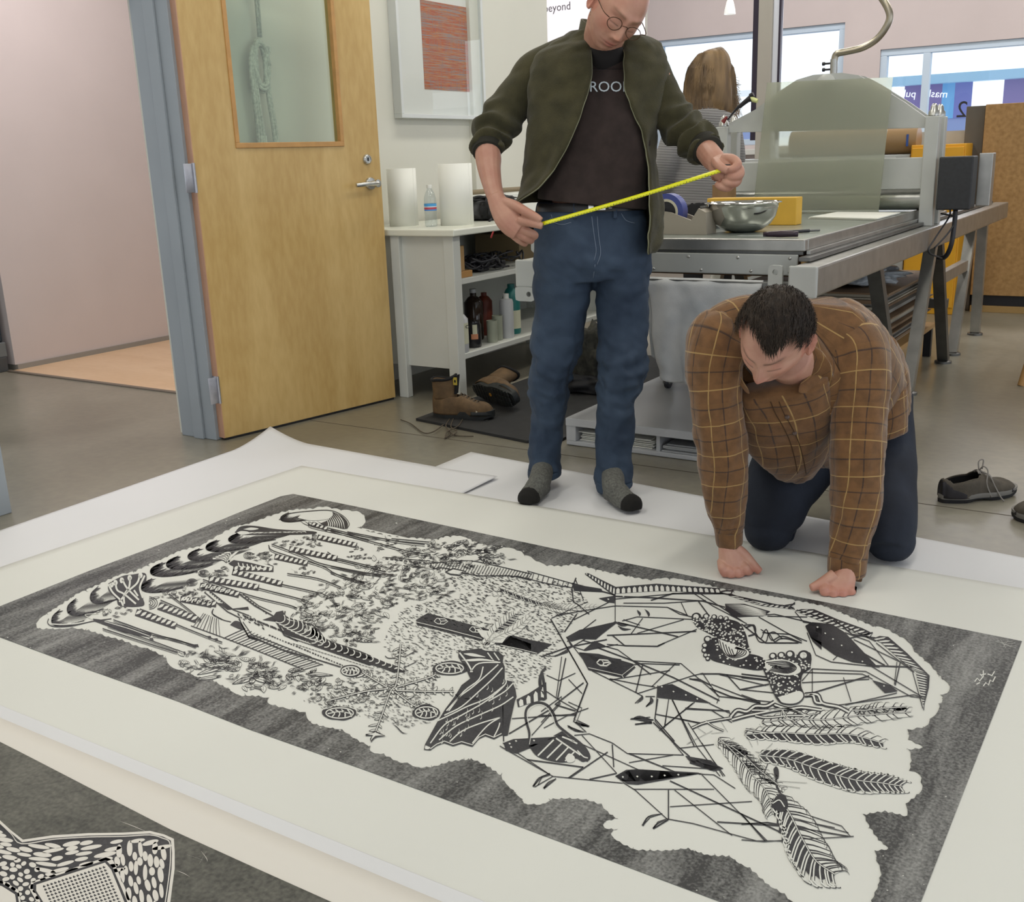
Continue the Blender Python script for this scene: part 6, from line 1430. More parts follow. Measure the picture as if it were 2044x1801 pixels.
# arms: bare forearms and hands, one voxel surface each side
def skinside(chains, vox=.0026):
    b = B()
    for c in chains: limb(b, c, 4, 16)
    return flat_tint(remesh([b], vox, 2), SK, None)
fl_ = [[(972, 275, 3.60, 20), (973, 298, 3.58, 25), (975, 318, 3.565, 26), (977, 340, 3.54, 23), (984, 375, 3.50, 19), (992, 400, 3.47, 17)],
       [(988, 392, 3.47, 17, .9), (999, 414, 3.45, 22, .7), (1013, 436, 3.43, 26, .62), (1028, 452, 3.42, 25, .6), (1038, 460, 3.415, 21, .6)],
       [(1003, 402, 3.45, 10), (1028, 411, 3.42, 10.5), (1050, 423, 3.39, 9.5), (1070, 434, 3.375, 8.5), (1080, 441, 3.37, 7)],
       [(1036, 440, 3.41, 10), (1056, 444, 3.39, 8.8), (1072, 448, 3.375, 8), (1083, 452, 3.37, 6.5)],
       [(1038, 456, 3.42, 10), (1056, 464, 3.41, 8.8), (1068, 470, 3.42, 8), (1062, 474, 3.44, 7)],
       [(1032, 464, 3.43, 10), (1048, 474, 3.42, 8.6), (1060, 480, 3.44, 7.5), (1052, 480, 3.46, 6.5)],
       [(1022, 466, 3.44, 9), (1036, 479, 3.44, 7.8), (1048, 486, 3.46, 6.8), (1040, 484, 3.48, 6)]]
fr_ = [[(1392, 282, 3.49, 15), (1407, 297, 3.45, 22), (1424, 318, 3.38, 23), (1436, 330, 3.34, 20)],
       [(1432, 326, 3.34, 21, .9), (1442, 338, 3.31, 27, .8), (1448, 350, 3.29, 27, .8), (1446, 362, 3.29, 20, .8)],
       [(1444, 316, 3.31, 10), (1462, 318, 3.28, 10), (1472, 328, 3.255, 9.5), (1464, 338, 3.245, 8.5), (1450, 338, 3.25, 7.5)],
       [(1456, 328, 3.29, 10), (1474, 336, 3.27, 10), (1476, 349, 3.25, 9.5), (1462, 355, 3.245, 8.5), (1450, 350, 3.26, 7)],
       [(1456, 342, 3.29, 10), (1472, 354, 3.27, 9.5), (1468, 365, 3.25, 9), (1453, 366, 3.25, 8), (1443, 360, 3.26, 7)],
       [(1448, 354, 3.29, 9.5), (1460, 366, 3.27, 9), (1452, 375, 3.26, 8.2), (1438, 373, 3.26, 7.2), (1430, 366, 3.27, 6.5)],
       [(1428, 322, 3.31, 10), (1434, 330, 3.27, 10), (1444, 337, 3.245, 8.5), (1453, 341, 3.235, 7)]]
core = B()
limb(core, [(1203, 120, 3.62, 60, .55), (1200, 200, 3.62, 88, .55), (1195, 300, 3.62, 84, .6), (1185, 400, 3.62, 82, .65), (1182, 480, 3.62, 92, .65), (1182, 530, 3.62, 90, .6)], 3, 20)
for x0, x1, x2, x3, y3, D3 in ((1130, 1106, 1090, 1080, 985, 3.58), (1236, 1238, 1232, 1228, 1000, 3.50)): limb(core, [(x0, 520, 3.62, 40), (x1, 720, 3.6, 24), (x2, 880, 3.6, 16), (x3+4, y3-20, D3+.04, 12)], 3, 16)
for c in ([(1110, 140, 3.64, 32), (1040, 180, 3.66, 28), (975, 266, 3.62, 20)], [(1300, 140, 3.62, 32), (1335, 200, 3.62, 26), (1388, 278, 3.51, 20)]): limb(core, c, 4, 16)
body = obj('body', join([me_head, me_neck, skinside(fl_), skinside(fr_), flat_tint(core, SK)]), m_skin, sman, 180, norm=False)
# glasses
def gl_(x, y, z): return hm @ Vector((x, y, z))
m_gf = pm('bronze_wire', (.10, .055, .035), .3, .9)
b = B()
for s in (1, -1):
    c = Vector((s*.034, -.104, -.004)); tube(b, [hm @ (c+Vector((.0235*math.cos(t), .004*abs(math.cos(t)), .0185*math.sin(t)))) for t in [2*PI*k/28 for k in range(29)]], .0013, 6, cap=False)
    tube(b, [gl_(s*.058, -.100, .004), gl_(s*.078, -.085, .007), gl_(s*.083, -.02, .008), gl_(s*.082, .012, .002), gl_(s*.080, .022, -.012)], .0015, 6, 4)
tube(b, [gl_(-.011, -.106, .002), gl_(0, -.111, .006), gl_(.011, -.106, .002)], .0014, 6, 4)
gls = obj('glasses', b, m_gf, sman, 180)
b = B()
for s in (1, -1):
    c = Vector((s*.034, -.1035, -.004)); vs = [b.verts.new(hm @ (c+Vector((.0225*math.cos(t), .004*abs(math.cos(t)), .0178*math.sin(t))))) for t in [2*PI*k/24 for k in range(24)]]; b.faces.new(vs)
obj('lenses', b, thin_glass('lens_glass', (.96, .97, .97)), gls, 180)
# stubbly hair ring round the back of the head
def hairline_bald(p): return p.z < .05 and p.y > .0 and p.z > -.055
m_greyhair = pm('short_grey_brown_hair', (.20, .13, .08), .8)
b = B(); random.seed(5)
for k in range(2600):
    a = random.uniform(-1.3, 1.3)+PI/2; z = random.uniform(-.5, .42); d = Vector((math.cos(a)*math.sqrt(1-z*z), math.sin(a)*math.sqrt(1-z*z), z)); p = head_local(d, None); q = p*1.02+Vector((0, .001, -.004)); s_ = Vector((random.uniform(-1, 1), random.uniform(-1, 1), 0))*.0006
    vs = [b.verts.new(hm @ t) for t in (p-s_, p+s_, q)]; b.faces.new(vs)
obj('hair', b, m_greyhair, sman, norm=False)['kind'] = 'stuff'

# clothes
m_den = pm('blue_denim', (.012, .025, .052), .85, col2=(.042, .068, .112), vs=7, bump=.5, bs=420, dist=.0012, detail=6)
def fold_jean(t, a, L_, s): return .010*nz3(math.cos(a)*1.3, math.sin(a)*1.3, L_*9+s)+.006*nz3(math.cos(a)*2.5, math.sin(a)*2.5, L_*24+s)*ssm(.45, .6, t)
b1, b2, b3 = B(), B(), B()
limb(b1, [(1180, 409, 3.63, 108, .68), (1178, 440, 3.63, 112, .68), (1180, 480, 3.63, 114, .72), (1181, 520, 3.63, 117, .74), (1184, 555, 3.63, 114, .62)], 6, 48, 2.2)
limb(b2, [(1127, 490, 3.63, 60, 1.05), (1124, 560, 3.63, 60, 1.1), (1119, 620, 3.63, 53, 1.1), (1108, 690, 3.62, 51, 1.1), (1099, 745, 3.60, 42, 1.15), (1097, 800, 3.62, 39, 1.15), (1091, 860, 3.63, 33, 1.25), (1086, 910, 3.62, 33, 1.25), (1087, 946, 3.60, 31, 1.25)], 8, 40, 2, fold_jean, seed=1)
limb(b3, [(1236, 490, 3.63, 60, 1.05), (1241, 560, 3.62, 57, 1.1), (1243, 620, 3.61, 52, 1.1), (1242, 690, 3.59, 50, 1.1), (1240, 750, 3.56, 48, 1.15), (1229, 795, 3.55, 40, 1.15), (1227, 860, 3.54, 38, 1.2), (1224, 920, 3.52, 36, 1.2), (1226, 968, 3.50, 34, 1.2)], 8, 40, 2, fold_jean, seed=5)
mj = remesh([b1, b2, b3], .006, 3)
nrms = [Vector(v.normal) for v in mj.vertices]
for v, nv_ in zip(mj.vertices, nrms):
    p = v.co.copy(); k = .006*nz3(p.x*14, p.y*14, p.z*26)+.004*nz3(p.x*30+p.z*20, p.y*30, p.z*30)
    kb = math.exp(-((p.z-.42)/.13)**2)+.8*math.exp(-((p.z-.06)/.06)**2)+.5*math.exp(-((p.z-.76)/.08)**2)
    v.co = p+nv_*k*(.5+1.6*kb)
jeans = obj('jeans', mj, m_den, sman, 180, norm=False)
m_st_ = pm('faded_stitching', (.16, .20, .27), .8)
def on(pts, D, r, off=0): return [(W(x, y, D)) for x, y in pts]
from mathutils.bvhtree import BVHTree
def surf_line(o, pts, r, mat, name, parent, lift=.0008, n=5, flat=False):
    """line drawn on a garment's surface, projected from the photo's outline points"""
    bm_ = bmesh.new(); bm_.from_mesh(o.data); bm_.transform(parent_world(o)); tr = BVHTree.FromBMesh(bm_); bm_.free()
    P_ = crom([(x, y, 0) for x, y in pts], n); out = []
    for p in P_:
        d = (W(p[0], p[1], 3)-CO).normalized(); h = tr.ray_cast(CO, d)
        if h[0] is not None: out.append(h[0]-d*lift)
    if len(out) < 2: return None
    b = B(); tube(b, out, r, 6); return obj(name, b, mat, parent, 180)
for pts in ([(1181, 432), (1186, 470), (1190, 500), (1186, 520)], [(1192, 432), (1195, 470), (1199, 505), (1192, 528)], [(1100, 428), (1106, 444), (1124, 448), (1140, 444)], [(1240, 426), (1250, 440), (1268, 446)], [(1072, 441), (1100, 436)], [(1188, 528), (1184, 555)]):
    surf_line(jeans, pts, .0011, m_st_, 'stitching', jeans)
for y0, D0, cx, w_ in ((944, 3.60, 1087, 33), (966, 3.50, 1226, 36)):
    b = B(); limb(b, [(cx, y0-7, D0, w_, 1.2), (cx, y0+1, D0, w_+1, 1.2), (cx+1, y0+7, D0, w_, 1.2)], 3, 36); obj('hem_cuff', b, m_den, jeans, 180)
# belt and buckle
m_belt = pm('dark_belt_leather', (.012, .010, .010), .4)
b = B(); limb(b, [(1180, 403, 3.63, 107, .71), (1180, 410, 3.63, 110, .71), (1180, 419, 3.63, 111, .71)], 3, 48, 2.2); belt = obj('belt', b, m_belt, sman, 60)
def surf_pt(o, x, y, lift):
    bm_ = bmesh.new(); bm_.from_mesh(o.data); bm_.transform(parent_world(o)); tr = BVHTree.FromBMesh(bm_); bm_.free(); d = (W(x, y, 3)-CO).normalized(); h = tr.ray_cast(CO, d); return h[0]-d*lift
bp = surf_pt(belt, 1192, 412, .006); Mb = basis(bp, CR, CU); b = B()
box(b, -.030, .028, -.014, .016, -.003, .003, .003, Mb); tbk = b
obj('buckle', tbk, pm('silver_buckle', (.75, .74, .72), .18, 1.0), belt, 60)
b = B(); box(b, -.012, .020, -.007, .009, .003, .005, .001, Mb); obj('buckle_slot', b, m_belt, belt)
bp = surf_pt(belt, 1218, 408, .005); b = B(); box(b, -.006, .006, -.014, .014, -.002, .003, .002, basis(bp, CR, CU)); obj('belt_keeper', b, pm('silver_keeper', (.7, .69, .67), .25, 1.0), belt)
for x in (1148, 1228): bp = surf_pt(jeans, x, 420, .003); b = B(); box(b, -.006, .006, -.026, .022, -.001, .004, .001, basis(bp, CR, CU)); obj('belt_loop', b, m_den, jeans)
# t-shirt
m_ts = knit('brown_tshirt_cotton', (.022, .014, .012), (.038, .024, .021), 900, .3, sheen=.05)
def fold_ts(t, a, L_, s): return .004*nz3(math.cos(a)*2, math.sin(a)*2+L_*6, L_*7+s)+.005*nz3(math.cos(a)*3+L_*7, math.sin(a)*2, L_*10)*ssm(.5, .9, t)
b = B(); limb(b, [(1208, 88, 3.57, 46, .95), (1206, 104, 3.585, 58, .9), (1206, 132, 3.61, 92, .62), (1204, 180, 3.61, 102, .66), (1202, 240, 3.61, 104, .68), (1198, 300, 3.61, 102, .70), (1190, 350, 3.61, 102, .72), (1184, 390, 3.61, 107, .72), (1182, 407, 3.61, 108, .72)], 8, 56, 2.2, fold_ts, seed=2)
tsh = obj('t_shirt', b, m_ts, sman, 180)
b = B(); limb(b, [(1210, 84, 3.56, 43, .98), (1208, 94, 3.565, 49, 1.0), (1207, 103, 3.58, 57, .95)], 4, 40); obj('neck_band', b, pm('dark_neck_rib', (.010, .008, .008), .9), tsh, 180)
tp_ = surf_pt(tsh, 1204, 174, .003); tb = text_bm('ALROOK', .047, basis(tp_-CR*.004, CR, CU), .0004)
obj('chest_lettering', tb, pm('pale_blue_lettering', (.50, .56, .60), .6), tsh)
# fleece jacket: two open front halves lofted row by row from the photograph's outline
m_fl = pm('olive_fleece', (.030, .027, .009), .95, col2=(.062, .054, .022), vs=16, bump=.9, bs=330, dist=.002, sheen=.12)
def half(rows, side, name):
    """rows: (y, outer x, inner x, D, depth m, standoff)"""
    Q = crom_n(rows, 5); b = B(); rings = []; N = 36
    for i, (y, xo, xi, D, dep, so) in enumerate(Q):
        cx = 1200+(-8)*ssm(150, 420, y); hw = abs(xo-cx); t = max(-.98, min(.98, (xi-cx)/hw)); row = []
        a_in = math.acos(t) if side < 0 else math.acos(t)
        a0 = -a_in; a1 = (-PI if side < 0 else 0); a2 = (-PI*1.5 if side < 0 else PI*.5)
        for k in range(N+1):
            a = a0+(a2-a0)*k/N; c = W(cx, y, D); r = hw*mpp(c); rt = FH.cross(Vector((0, 0, 1)))
            f = .014*nz3(a*1.6+side, i*.10, 1.3)+.009*nz3(a*3.4+i*.14, i*.30, 4)+ (.010*math.exp(-(k/2.5)**2))*so+.006*math.sin(a*9+i*.05)*ssm(.25, 1, i/len(Q))*.5
            row.append(b.verts.new(c+rt*math.cos(a)*(r+f)+FH*math.sin(a)*(dep+f)))
        rings.append(row)
    skin_rings(b, rings, False, False)
    o = obj(name, b, m_fl, sman, 180, norm=False); s = o.modifiers.new('t', 'SOLIDIFY'); s.thickness = .007; s.offset = 0; return o
ja = half([(62, 1140, 1170, 3.62, .07, .3), (84, 1106, 1172, 3.62, .085, .5), (100, 1078, 1173, 3.62, .105, .5), (125, 1062, 1175, 3.62, .125, .5), (160, 1056, 1174, 3.62, .135, .6), (200, 1056, 1164, 3.62, .14, .8), (245, 1052, 1150, 3.62, .145, 1), (290, 1049, 1132, 3.62, .15, 1.2), (335, 1048, 1107, 3.62, .155, 1.4), (370, 1040, 1078, 3.60, .16, 1.6), (402, 1030, 1036, 3.58, .165, 1.6)], -1, 'jacket_front')
jb = half([(78, 1290, 1244, 3.62, .085, .5), (96, 1318, 1240, 3.62, .105, .5), (125, 1330, 1237, 3.62, .125, .5), (155, 1332, 1234, 3.62, .135, .5), (195, 1326, 1239, 3.62, .14, .7), (235, 1318, 1255, 3.62, .145, .9), (275, 1310, 1270, 3.62, .15, 1), (325, 1309, 1278, 3.62, .155, 1.2), (385, 1318, 1276, 3.61, .165, 1.2), (440, 1322, 1281, 3.59, .175, 1), (480, 1317, 1281, 3.58, .175, 1), (506, 1308, 1284, 3.58, .17, 1)], 1, 'jacket_front')
m_zip = pm('grey_green_zip', (.20, .20, .12), .5)
def edge_tube(o, col_n=0, N=37, name='zip_edge'):
    me = o.data; M_ = parent_world(o); pts = [M_ @ me.vertices[i*N].co for i in range(len(me.vertices)//N)]; b = B(); tube(b, pts, .0022, 6); return obj(name, b, m_zip, o, 180)
edge_tube(ja); edge_tube(jb)
# yoke over the shoulders and stand collar
def fold_sl(t, a, L_, s):
    w_ = ssm(.25, .9, t); return .004*nz3(math.cos(a)*1.5, math.sin(a)*1.5, L_*8+s)+(.014*math.sin(L_*88+2.2*math.sin(a+s)+3*nz3(math.cos(a), math.sin(a), L_*6)))*w_
b = B(); limb(b, [(1030, 182, 3.66, 26, .9), (1058, 142, 3.66, 32, .95), (1098, 124, 3.65, 36, .95), (1146, 104, 3.64, 36, .95), (1166, 94, 3.64, 28, .9)], 6, 32)
b2 = B(); limb(b2, [(1240, 92, 3.64, 24, .9), (1262, 110, 3.64, 28, .95), (1298, 130, 3.64, 32, .95), (1320, 165, 3.63, 28, .9)], 6, 32)
sl1 = B(); limb(sl1, [(1076, 140, 3.66, 30, 1), (1048, 170, 3.66, 37, 1), (1018, 212, 3.66, 40, 1), (996, 246, 3.64, 43, 1), (976, 275, 3.61, 36, 1), (972, 300, 3.58, 29, 1)], 14, 44, 2, fold_sl, seed=1)
sl2 = B(); limb(sl2, [(1300, 138, 3.64, 26, 1), (1314, 170, 3.63, 34, 1), (1330, 208, 3.62, 37, 1), (1352, 244, 3.59, 41, 1), (1384, 275, 3.53, 38, 1), (1412, 300, 3.45, 31, 1)], 14, 44, 2, fold_sl, seed=4)
s1 = obj('sleeve', remesh([b, sl1], .0055, 1), m_fl, sman, 180, norm=False); s2 = obj('sleeve', remesh([b2, sl2], .0055, 1), m_fl, sman, 180, norm=False)
m_cuff = pm('dark_cuff_rib', (.018, .016, .010), .9)
b = B(); limb(b, [(972, 292, 3.59, 30.5, 1), (972, 303, 3.575, 29.5, 1), (972, 306, 3.57, 28, 1)], 3, 36); obj('cuff', b, m_cuff, s1, 180)
b = B(); limb(b, [(1404, 292, 3.475, 32, 1), (1412, 300, 3.45, 31.5, 1), (1415, 303, 3.44, 30, 1)], 3, 36); obj('cuff', b, m_cuff, s2, 180)
def collar(pts_out, h, name, lean=.0):
    b = B(); a_ = [b.verts.new(p) for p in pts_out]; c_ = [b.verts.new(p+Vector((0, 0, h))+lean*(p-W(1207, 80, 3.58)).normalized()) for p in pts_out]
    for i in range(len(a_)-1): b.faces.new((a_[i], a_[i+1], c_[i+1], c_[i]))
    o = obj(name, b, m_fl, sman, 180, norm=False); s = o.modifiers.new('t', 'SOLIDIFY'); s.thickness = .008; s.offset = 0; return o
cc = W(1207, 92, 3.60); rt_ = FH.cross(Vector((0, 0, 1)))
pts = []
for k in range(25):
    a = R(-128)-k/24*R(284); pts.append(cc+rt_*math.cos(a)*.086+FH*math.sin(a)*.086+Vector((0, 0, -.030+.05*(math.sin(a)+1)/2-.03*math.cos(a))))
collar(pts, .058, 'collar', -.014)
# socks
m_sock = pm('grey_marl_sock', (.075, .075, .068), .95, col2=(.15, .15, .135), vs=140, bump=.4, bs=300); m_toe = pm('black_sock_toe', (.008, .007, .006), .95)
def sock(ankle, heel, ball, toe, D):
    a = W(*ankle); b = B(); hl = at(*heel); bl = at(*ball); te = at(*toe)
    P_ = [Vector((a.x, a.y, .15)), Vector((a.x, a.y, .10)), (hl*.75+bl*.25)+Vector((0, 0, .062)), hl*.35+bl*.65+Vector((0, 0, .045)), bl+Vector((0, 0, .031)), te+Vector((0, 0, .022))]
    rr = [.040, .040, .040, .038, .036, .026]; 
    t1 = B(); tube(t1, P_, rr, 24, 5); t2 = B(); tube(t2, [hl+Vector((0, 0, .035)), hl*.5+bl*.5+Vector((0, 0, .032)), bl+Vector((0, 0, .030)), te+Vector((0, 0, .020))], [.032, .034, .040, .030], 24, 5)
    me = remesh([t1, t2], .004, 4)
    for v in me.vertices:
        if v.co.z < .0165: v.co.z = .0165
    o = obj('sock', me, m_sock, sman, 180, norm=False)
    d = (te-bl).normalized(); t = B(); c = bl*.45+te*.55+Vector((0, 0, .026))
    for v in [0]: tube(t, [c-d*.006, c+d*.016, c+d*.032], [.0385, .036, .022], 24, 4)
    me2 = remesh([t], .004, 3)
    nr_ = [Vector(v.normal) for v in me2.vertices]
    for v, nv_ in zip(me2.vertices, nr_):
        if v.co.z < .0163: v.co.z = .0163
        v.co += nv_*.0015
    obj('sock_toe', me2, m_toe, o, 180, norm=False)
sock((1090, 962, 3.665), (1084, 990), (1061, 1005), (1053, 1012), 3.55)
sock((1224, 982, 3.545), (1218, 1002), (1248, 1018), (1268, 1027), 3.48)
# tape measure, held between the hands
pa_, pb_ = W(1082, 447, 3.372), W(1442, 339, 3.245)
tm = thing('tape_measure', 'yellow measuring tape stretched taut between the standing man’s hands', 'tape measure', tuple((pa_+pb_)/2))
dv = (pb_-pa_).normalized(); b = B(); n_ = 24
for s_ in (-1, 1):
    pass
up = CU*.0065+CF*.002; rows = [[b.verts.new(pa_.lerp(pb_, k/n_)+up*s_-CF*.0015*(1-abs(s_))-Vector((0, 0, .004*math.sin(PI*k/n_)))) for s_ in (-1, 0, 1)] for k in range(n_+1)]
for k in range(n_):
    for j in range(2): b.faces.new((rows[k][j], rows[k+1][j], rows[k+1][j+1], rows[k][j+1]))
o = obj('blade', b, pm('yellow_tape', (.72, .72, .01), .4), tm, 180); s = o.modifiers.new('t', 'SOLIDIFY'); s.thickness = .0008
b = B()
for k in range(60): c = pa_.lerp(pb_, (k+.5)/60)-Vector((0, 0, .004*math.sin(PI*(k+.5)/60)))-CF*.0022; b.faces.new([b.verts.new(c+dv*sx*.0008+up*sy) for sx, sy in ((-1, -.9), (1, -.9), (1, -.9+(.9 if k % 6 == 0 else .45)), (-1, -.9+(.9 if k % 6 == 0 else .45)))])
obj('graduations', b, m_black, o)['kind'] = 'stuff'
b = B(); box(b, -.02, .02, -.022, .022, -.008, .012, .006, basis(W(1455, 343, 3.275), CR, CU)); obj('tape_case', b, m_black, tm)
b = B(); tube(b, [W(985, 462, 3.46), W(980, 475, 3.46)], .003, 8); 
tag(obj('red_string', b, pm('red_string', (.35, .03, .03), .6), None, 180), 'short red cord hanging beside the standing man’s right hand', 'cord')
# ================================================================== the kneeling man
T1 = W(1640, 1130, 2.85); T1.z = 0
kman = thing('person', 'kneeling dark haired man in brown checked shirt leaning on both fists', 'person', tuple(T1))
SK2 = (.52, .29, .21); m_skin2 = skinmat('skin_fair', SK2)
hk_ = head_matrix(1545, 674, 2.57, -28, 46, 13, 1.05)
me_h2 = make_head(hk_, SK2, stubble=.25, browc=(.04, .025, .015), browk=.9)
def sk2(chains, vox=.0022): 
    b = B()
    for c in chains: limb(b, c, 4, 16)
    me = remesh([b], vox, 2)
    for v in me.vertices:
        if v.co.z < .0135: v.co.z = .0135
    def kn(p):
        k = ssm(.055, .02, p.z); return (SK2[0], SK2[1]*(1-.16*k), SK2[2]*(1-.15*k))
    return flat_tint(me, SK2, kn)
DL, DR = 2.715, 2.570
# his right fist (left in the photo): back of hand to the viewer, knuckles on the paper, thumb to the right
hl_ = [[(1452, 1066, DL+.02, 19), (1453, 1092, DL+.01, 19), (1456, 1108, DL, 22, .8), (1462, 1124, DL-.005, 27, .75), (1466, 1138, DL-.01, 26, .75)],
       [(1440, 1120, DL, 9), (1443, 1136, DL-.03, 9.5), (1450, 1146, DL-.02, 9), (1456, 1140, DL+.02, 8)],
       [(1452, 1126, DL, 9.5), (1455, 1141, DL-.035, 10), (1463, 1148, DL-.02, 9), (1468, 1142, DL+.02, 8)],
       [(1466, 1128, DL, 9.5), (1470, 1141, DL-.035, 10), (1478, 1147, DL-.02, 9), (1482, 1140, DL+.02, 8)],
       [(1478, 1122, DL, 9.5), (1486, 1134, DL-.03, 10), (1494, 1141, DL-.015, 9), (1496, 1134, DL+.02, 8)],
       [(1468, 1096, DL, 13), (1484, 1108, DL-.005, 12), (1498, 1122, DL-.01, 10), (1508, 1133, DL-.012, 9), (1517, 1141, DL-.014, 7.5)]]
hr_ = [[(1692, 1126, DR+.02, 20), (1688, 1146, DR+.01, 21), (1682, 1160, DR, 26, .8), (1675, 1172, DR-.005, 32, .7), (1670, 1180, DR-.01, 32, .7)],
       [(1648, 1166, DR, 9.5), (1645, 1178, DR-.03, 10), (1650, 1187, DR-.02, 9), (1656, 1182, DR+.02, 8)],
       [(1664, 1170, DR, 10), (1662, 1184, DR-.035, 10.5), (1667, 1191, DR-.02, 9), (1672, 1184, DR+.02, 8)],
       [(1680, 1170, DR, 10), (1680, 1185, DR-.035, 10.5), (1684, 1191, DR-.02, 9), (1689, 1184, DR+.02, 8)],
       [(1694, 1166, DR, 9.5), (1696, 1179, DR-.03, 10), (1700, 1185, DR-.015, 9), (1702, 1178, DR+.02, 8)],
       [(1666, 1148, DR, 13), (1650, 1158, DR-.005, 11.5), (1636, 1166, DR-.01, 10), (1626, 1171, DR-.012, 9), (1618, 1174, DR-.014, 7.5)]]
b = B(); limb(b, [(1572, 712, 2.68, 46, .9), (1596, 738, 2.76, 52, .9), (1616, 775, 2.84, 70, .8)], 4, 28); nk2 = flat_tint(b, SK2)
core = B()
limb(core, [(1570, 720, 2.76, 80, .6), (1610, 760, 2.90, 100, .55), (1650, 810, 3.02, 100, .6), (1680, 850, 3.10, 95, .6)], 4, 20)
for c in ([(1430, 680, 2.74, 34), (1428, 820, 2.72, 32), (1440, 960, 2.72, 24), (1452, 1055, 2.73, 13)], [(1720, 700, 2.74, 38), (1715, 850, 2.70, 34), (1705, 1000, 2.64, 24), (1694, 1100, 2.60, 14)],
          [(1620, 860, 3.14, 55), (1560, 980, 2.98, 44), (1535, 1040, 2.97, 26), (1545, 1040, 3.08, 18)], [(1745, 860, 3.10, 55), (1770, 1000, 2.93, 44), (1775, 1060, 2.88, 26), (1778, 1062, 2.98, 18)]): limb(core, c, 4, 16)
obj('body', join([me_h2, nk2, sk2(hl_), sk2(hr_), flat_tint(core, SK2)]), m_skin2, kman, 180, norm=False)

# hair: cap over the crown plus combed strands
m_hair = pm('dark_brown_hair', (.014, .009, .006), .6, col2=(.035, .022, .014), vs=80, stretch=(1, 1, .3), spec=.3)
def hair_mask(d):
    p = head_local(d, None)
    if p.z > .092-.022*gs(p.x, 0, .012, 0, .020, 1)-.016*ssm(0, .04, p.x)-.5*max(0, abs(p.x)-.05) and p.y < -.02: return True
    if abs(p.x) > .058 and abs(p.z+.006) < .036 and p.y < .034: return False
    if p.y >= -.032 and p.z > .045: return True
    return p.y > (-.012 if p.z > -.012 else .022) and p.z > -.062+.2*max(0, .03-p.y)
b = B(); bmesh.ops.create_icosphere(b, subdivisions=5, radius=1); dels = []
for v in b.verts:
    d = v.co.copy(); m_ = hair_mask(d); 
    if not m_: dels.append(v)
    th = .010+.005*ssm(0, .1, head_local(d, None).z)+.003*nz3(d.x*9, d.y*9, d.z*4)+.0016*nz3(d.x*40, d.y*22, d.z*22)
    v.co = hk_ @ (head_local(d, None)+d*th)
bmesh.ops.delete(b, geom=dels, context='VERTS')
hair = obj('hair', b, m_hair, kman, 180)
b = B(); random.seed(21); k = 0; Mq = hk_
while k < 8500:
    z = random.uniform(-.6, 1); a = random.uniform(0, 2*PI); s_ = math.sqrt(1-z*z); d = Vector((s_*math.cos(a), s_*math.sin(a), z))
    if not hair_mask(d): continue
    k += 1; p = head_local(d, None); L_ = random.uniform(.018, .034)*(1 if p.z > .02 else .45)
    # comb forward and to the side from the crown
    fw = Vector((.30+.6*p.x/.08*.5, -1, -.1)) if p.z > .02 else Vector((.1*d.x, .35, -1)); t = (fw-d*fw.dot(d)).normalized()+Vector((random.uniform(-.25, .25), random.uniform(-.25, .25), random.uniform(-.1, .1))); n_ = d
    w_ = t.cross(n_).normalized()*.0007; p0 = p+d*.006; p1 = p0+t*L_*.5+n_*(.0075+random.uniform(0, .004)); p2 = p0+t*L_+n_*(.003+random.uniform(-.002, .004))
    v_ = [b.verts.new(Mq @ q) for q in (p0-w_, p0+w_, p1+w_, p1-w_, p2)]
    b.faces.new((v_[0], v_[1], v_[2], v_[3])); b.faces.new((v_[3], v_[2], v_[4]))
o = obj('hair_strands', b, m_hair, hair, norm=False); o['kind'] = 'stuff'

# checked flannel shirt, pattern from UVs in metres
def plaid():
    m = pm('brown_check_flannel', (.20, .095, .032), .95, bump=.5, bs=380, dist=.0012, sheen=.25); n, l = m.node_tree.nodes, m.node_tree.links; b = n['Principled BSDF']
    uv = n.new('ShaderNodeUVMap'); uv.uv_map = 'uv'; sp = n.new('ShaderNodeSeparateXYZ'); l.new(uv.outputs[0], sp.inputs[0])
    def math_(op, a, b_=None, c=None):
        q = n.new('ShaderNodeMath'); q.operation = op
        for i, v in enumerate((a, b_, c)):
            if v is None: continue
            if isinstance(v, (int, float)): q.inputs[i].default_value = v
            else: l.new(v, q.inputs[i])
        return q.outputs[0]
    def line(src, period, off, w_):
        f = math_('FRACT', math_('MULTIPLY_ADD', src, 1/period, off)); d = math_('ABSOLUTE', math_('SUBTRACT', f, .5)); return math_('LESS_THAN', d, w_/period/2)
    tc = n.new('ShaderNodeTexCoord'); nz = n.new('ShaderNodeTexNoise'); nz.inputs['Scale'].default_value = 40; nz.inputs['Detail'].default_value = 5; l.new(tc.outputs['Object'], nz.inputs['Vector'])
    r = n.new('ShaderNodeValToRGB'); r.color_ramp.elements[0].position = .35; r.color_ramp.elements[1].position = .65; r.color_ramp.elements[0].color = (.130, .062, .022, 1); r.color_ramp.elements[1].color = (.185, .088, .032, 1); l.new(nz.outputs['Fac'], r.inputs[0])
    cur = r.outputs[0]
    U, V_ = sp.outputs['X'], sp.outputs['Y']
    for src, per, off, w_, col, k in ((U, .088, .42, .0036, (.030, .018, .016), .75), (V_, .088, .8, .0042, (.030, .018, .016), .75), (U, .088, .0, .0030, (.42, .27, .10), .85), (V_, .088, .3, .0030, (.42, .27, .10), .85), (V_, .044, .25, .012, (.20, .095, .03), .35)):
        mx = n.new('ShaderNodeMix'); mx.data_type = 'RGBA'; mx.inputs[7].default_value = (*col, 1); l.new(math_('MULTIPLY', line(src, per, off, w_), k), mx.inputs[0]); l.new(cur, mx.inputs[6]); cur = mx.outputs[2]
    l.new(cur, b.inputs['Base Color']); return m
m_pl_ = plaid()
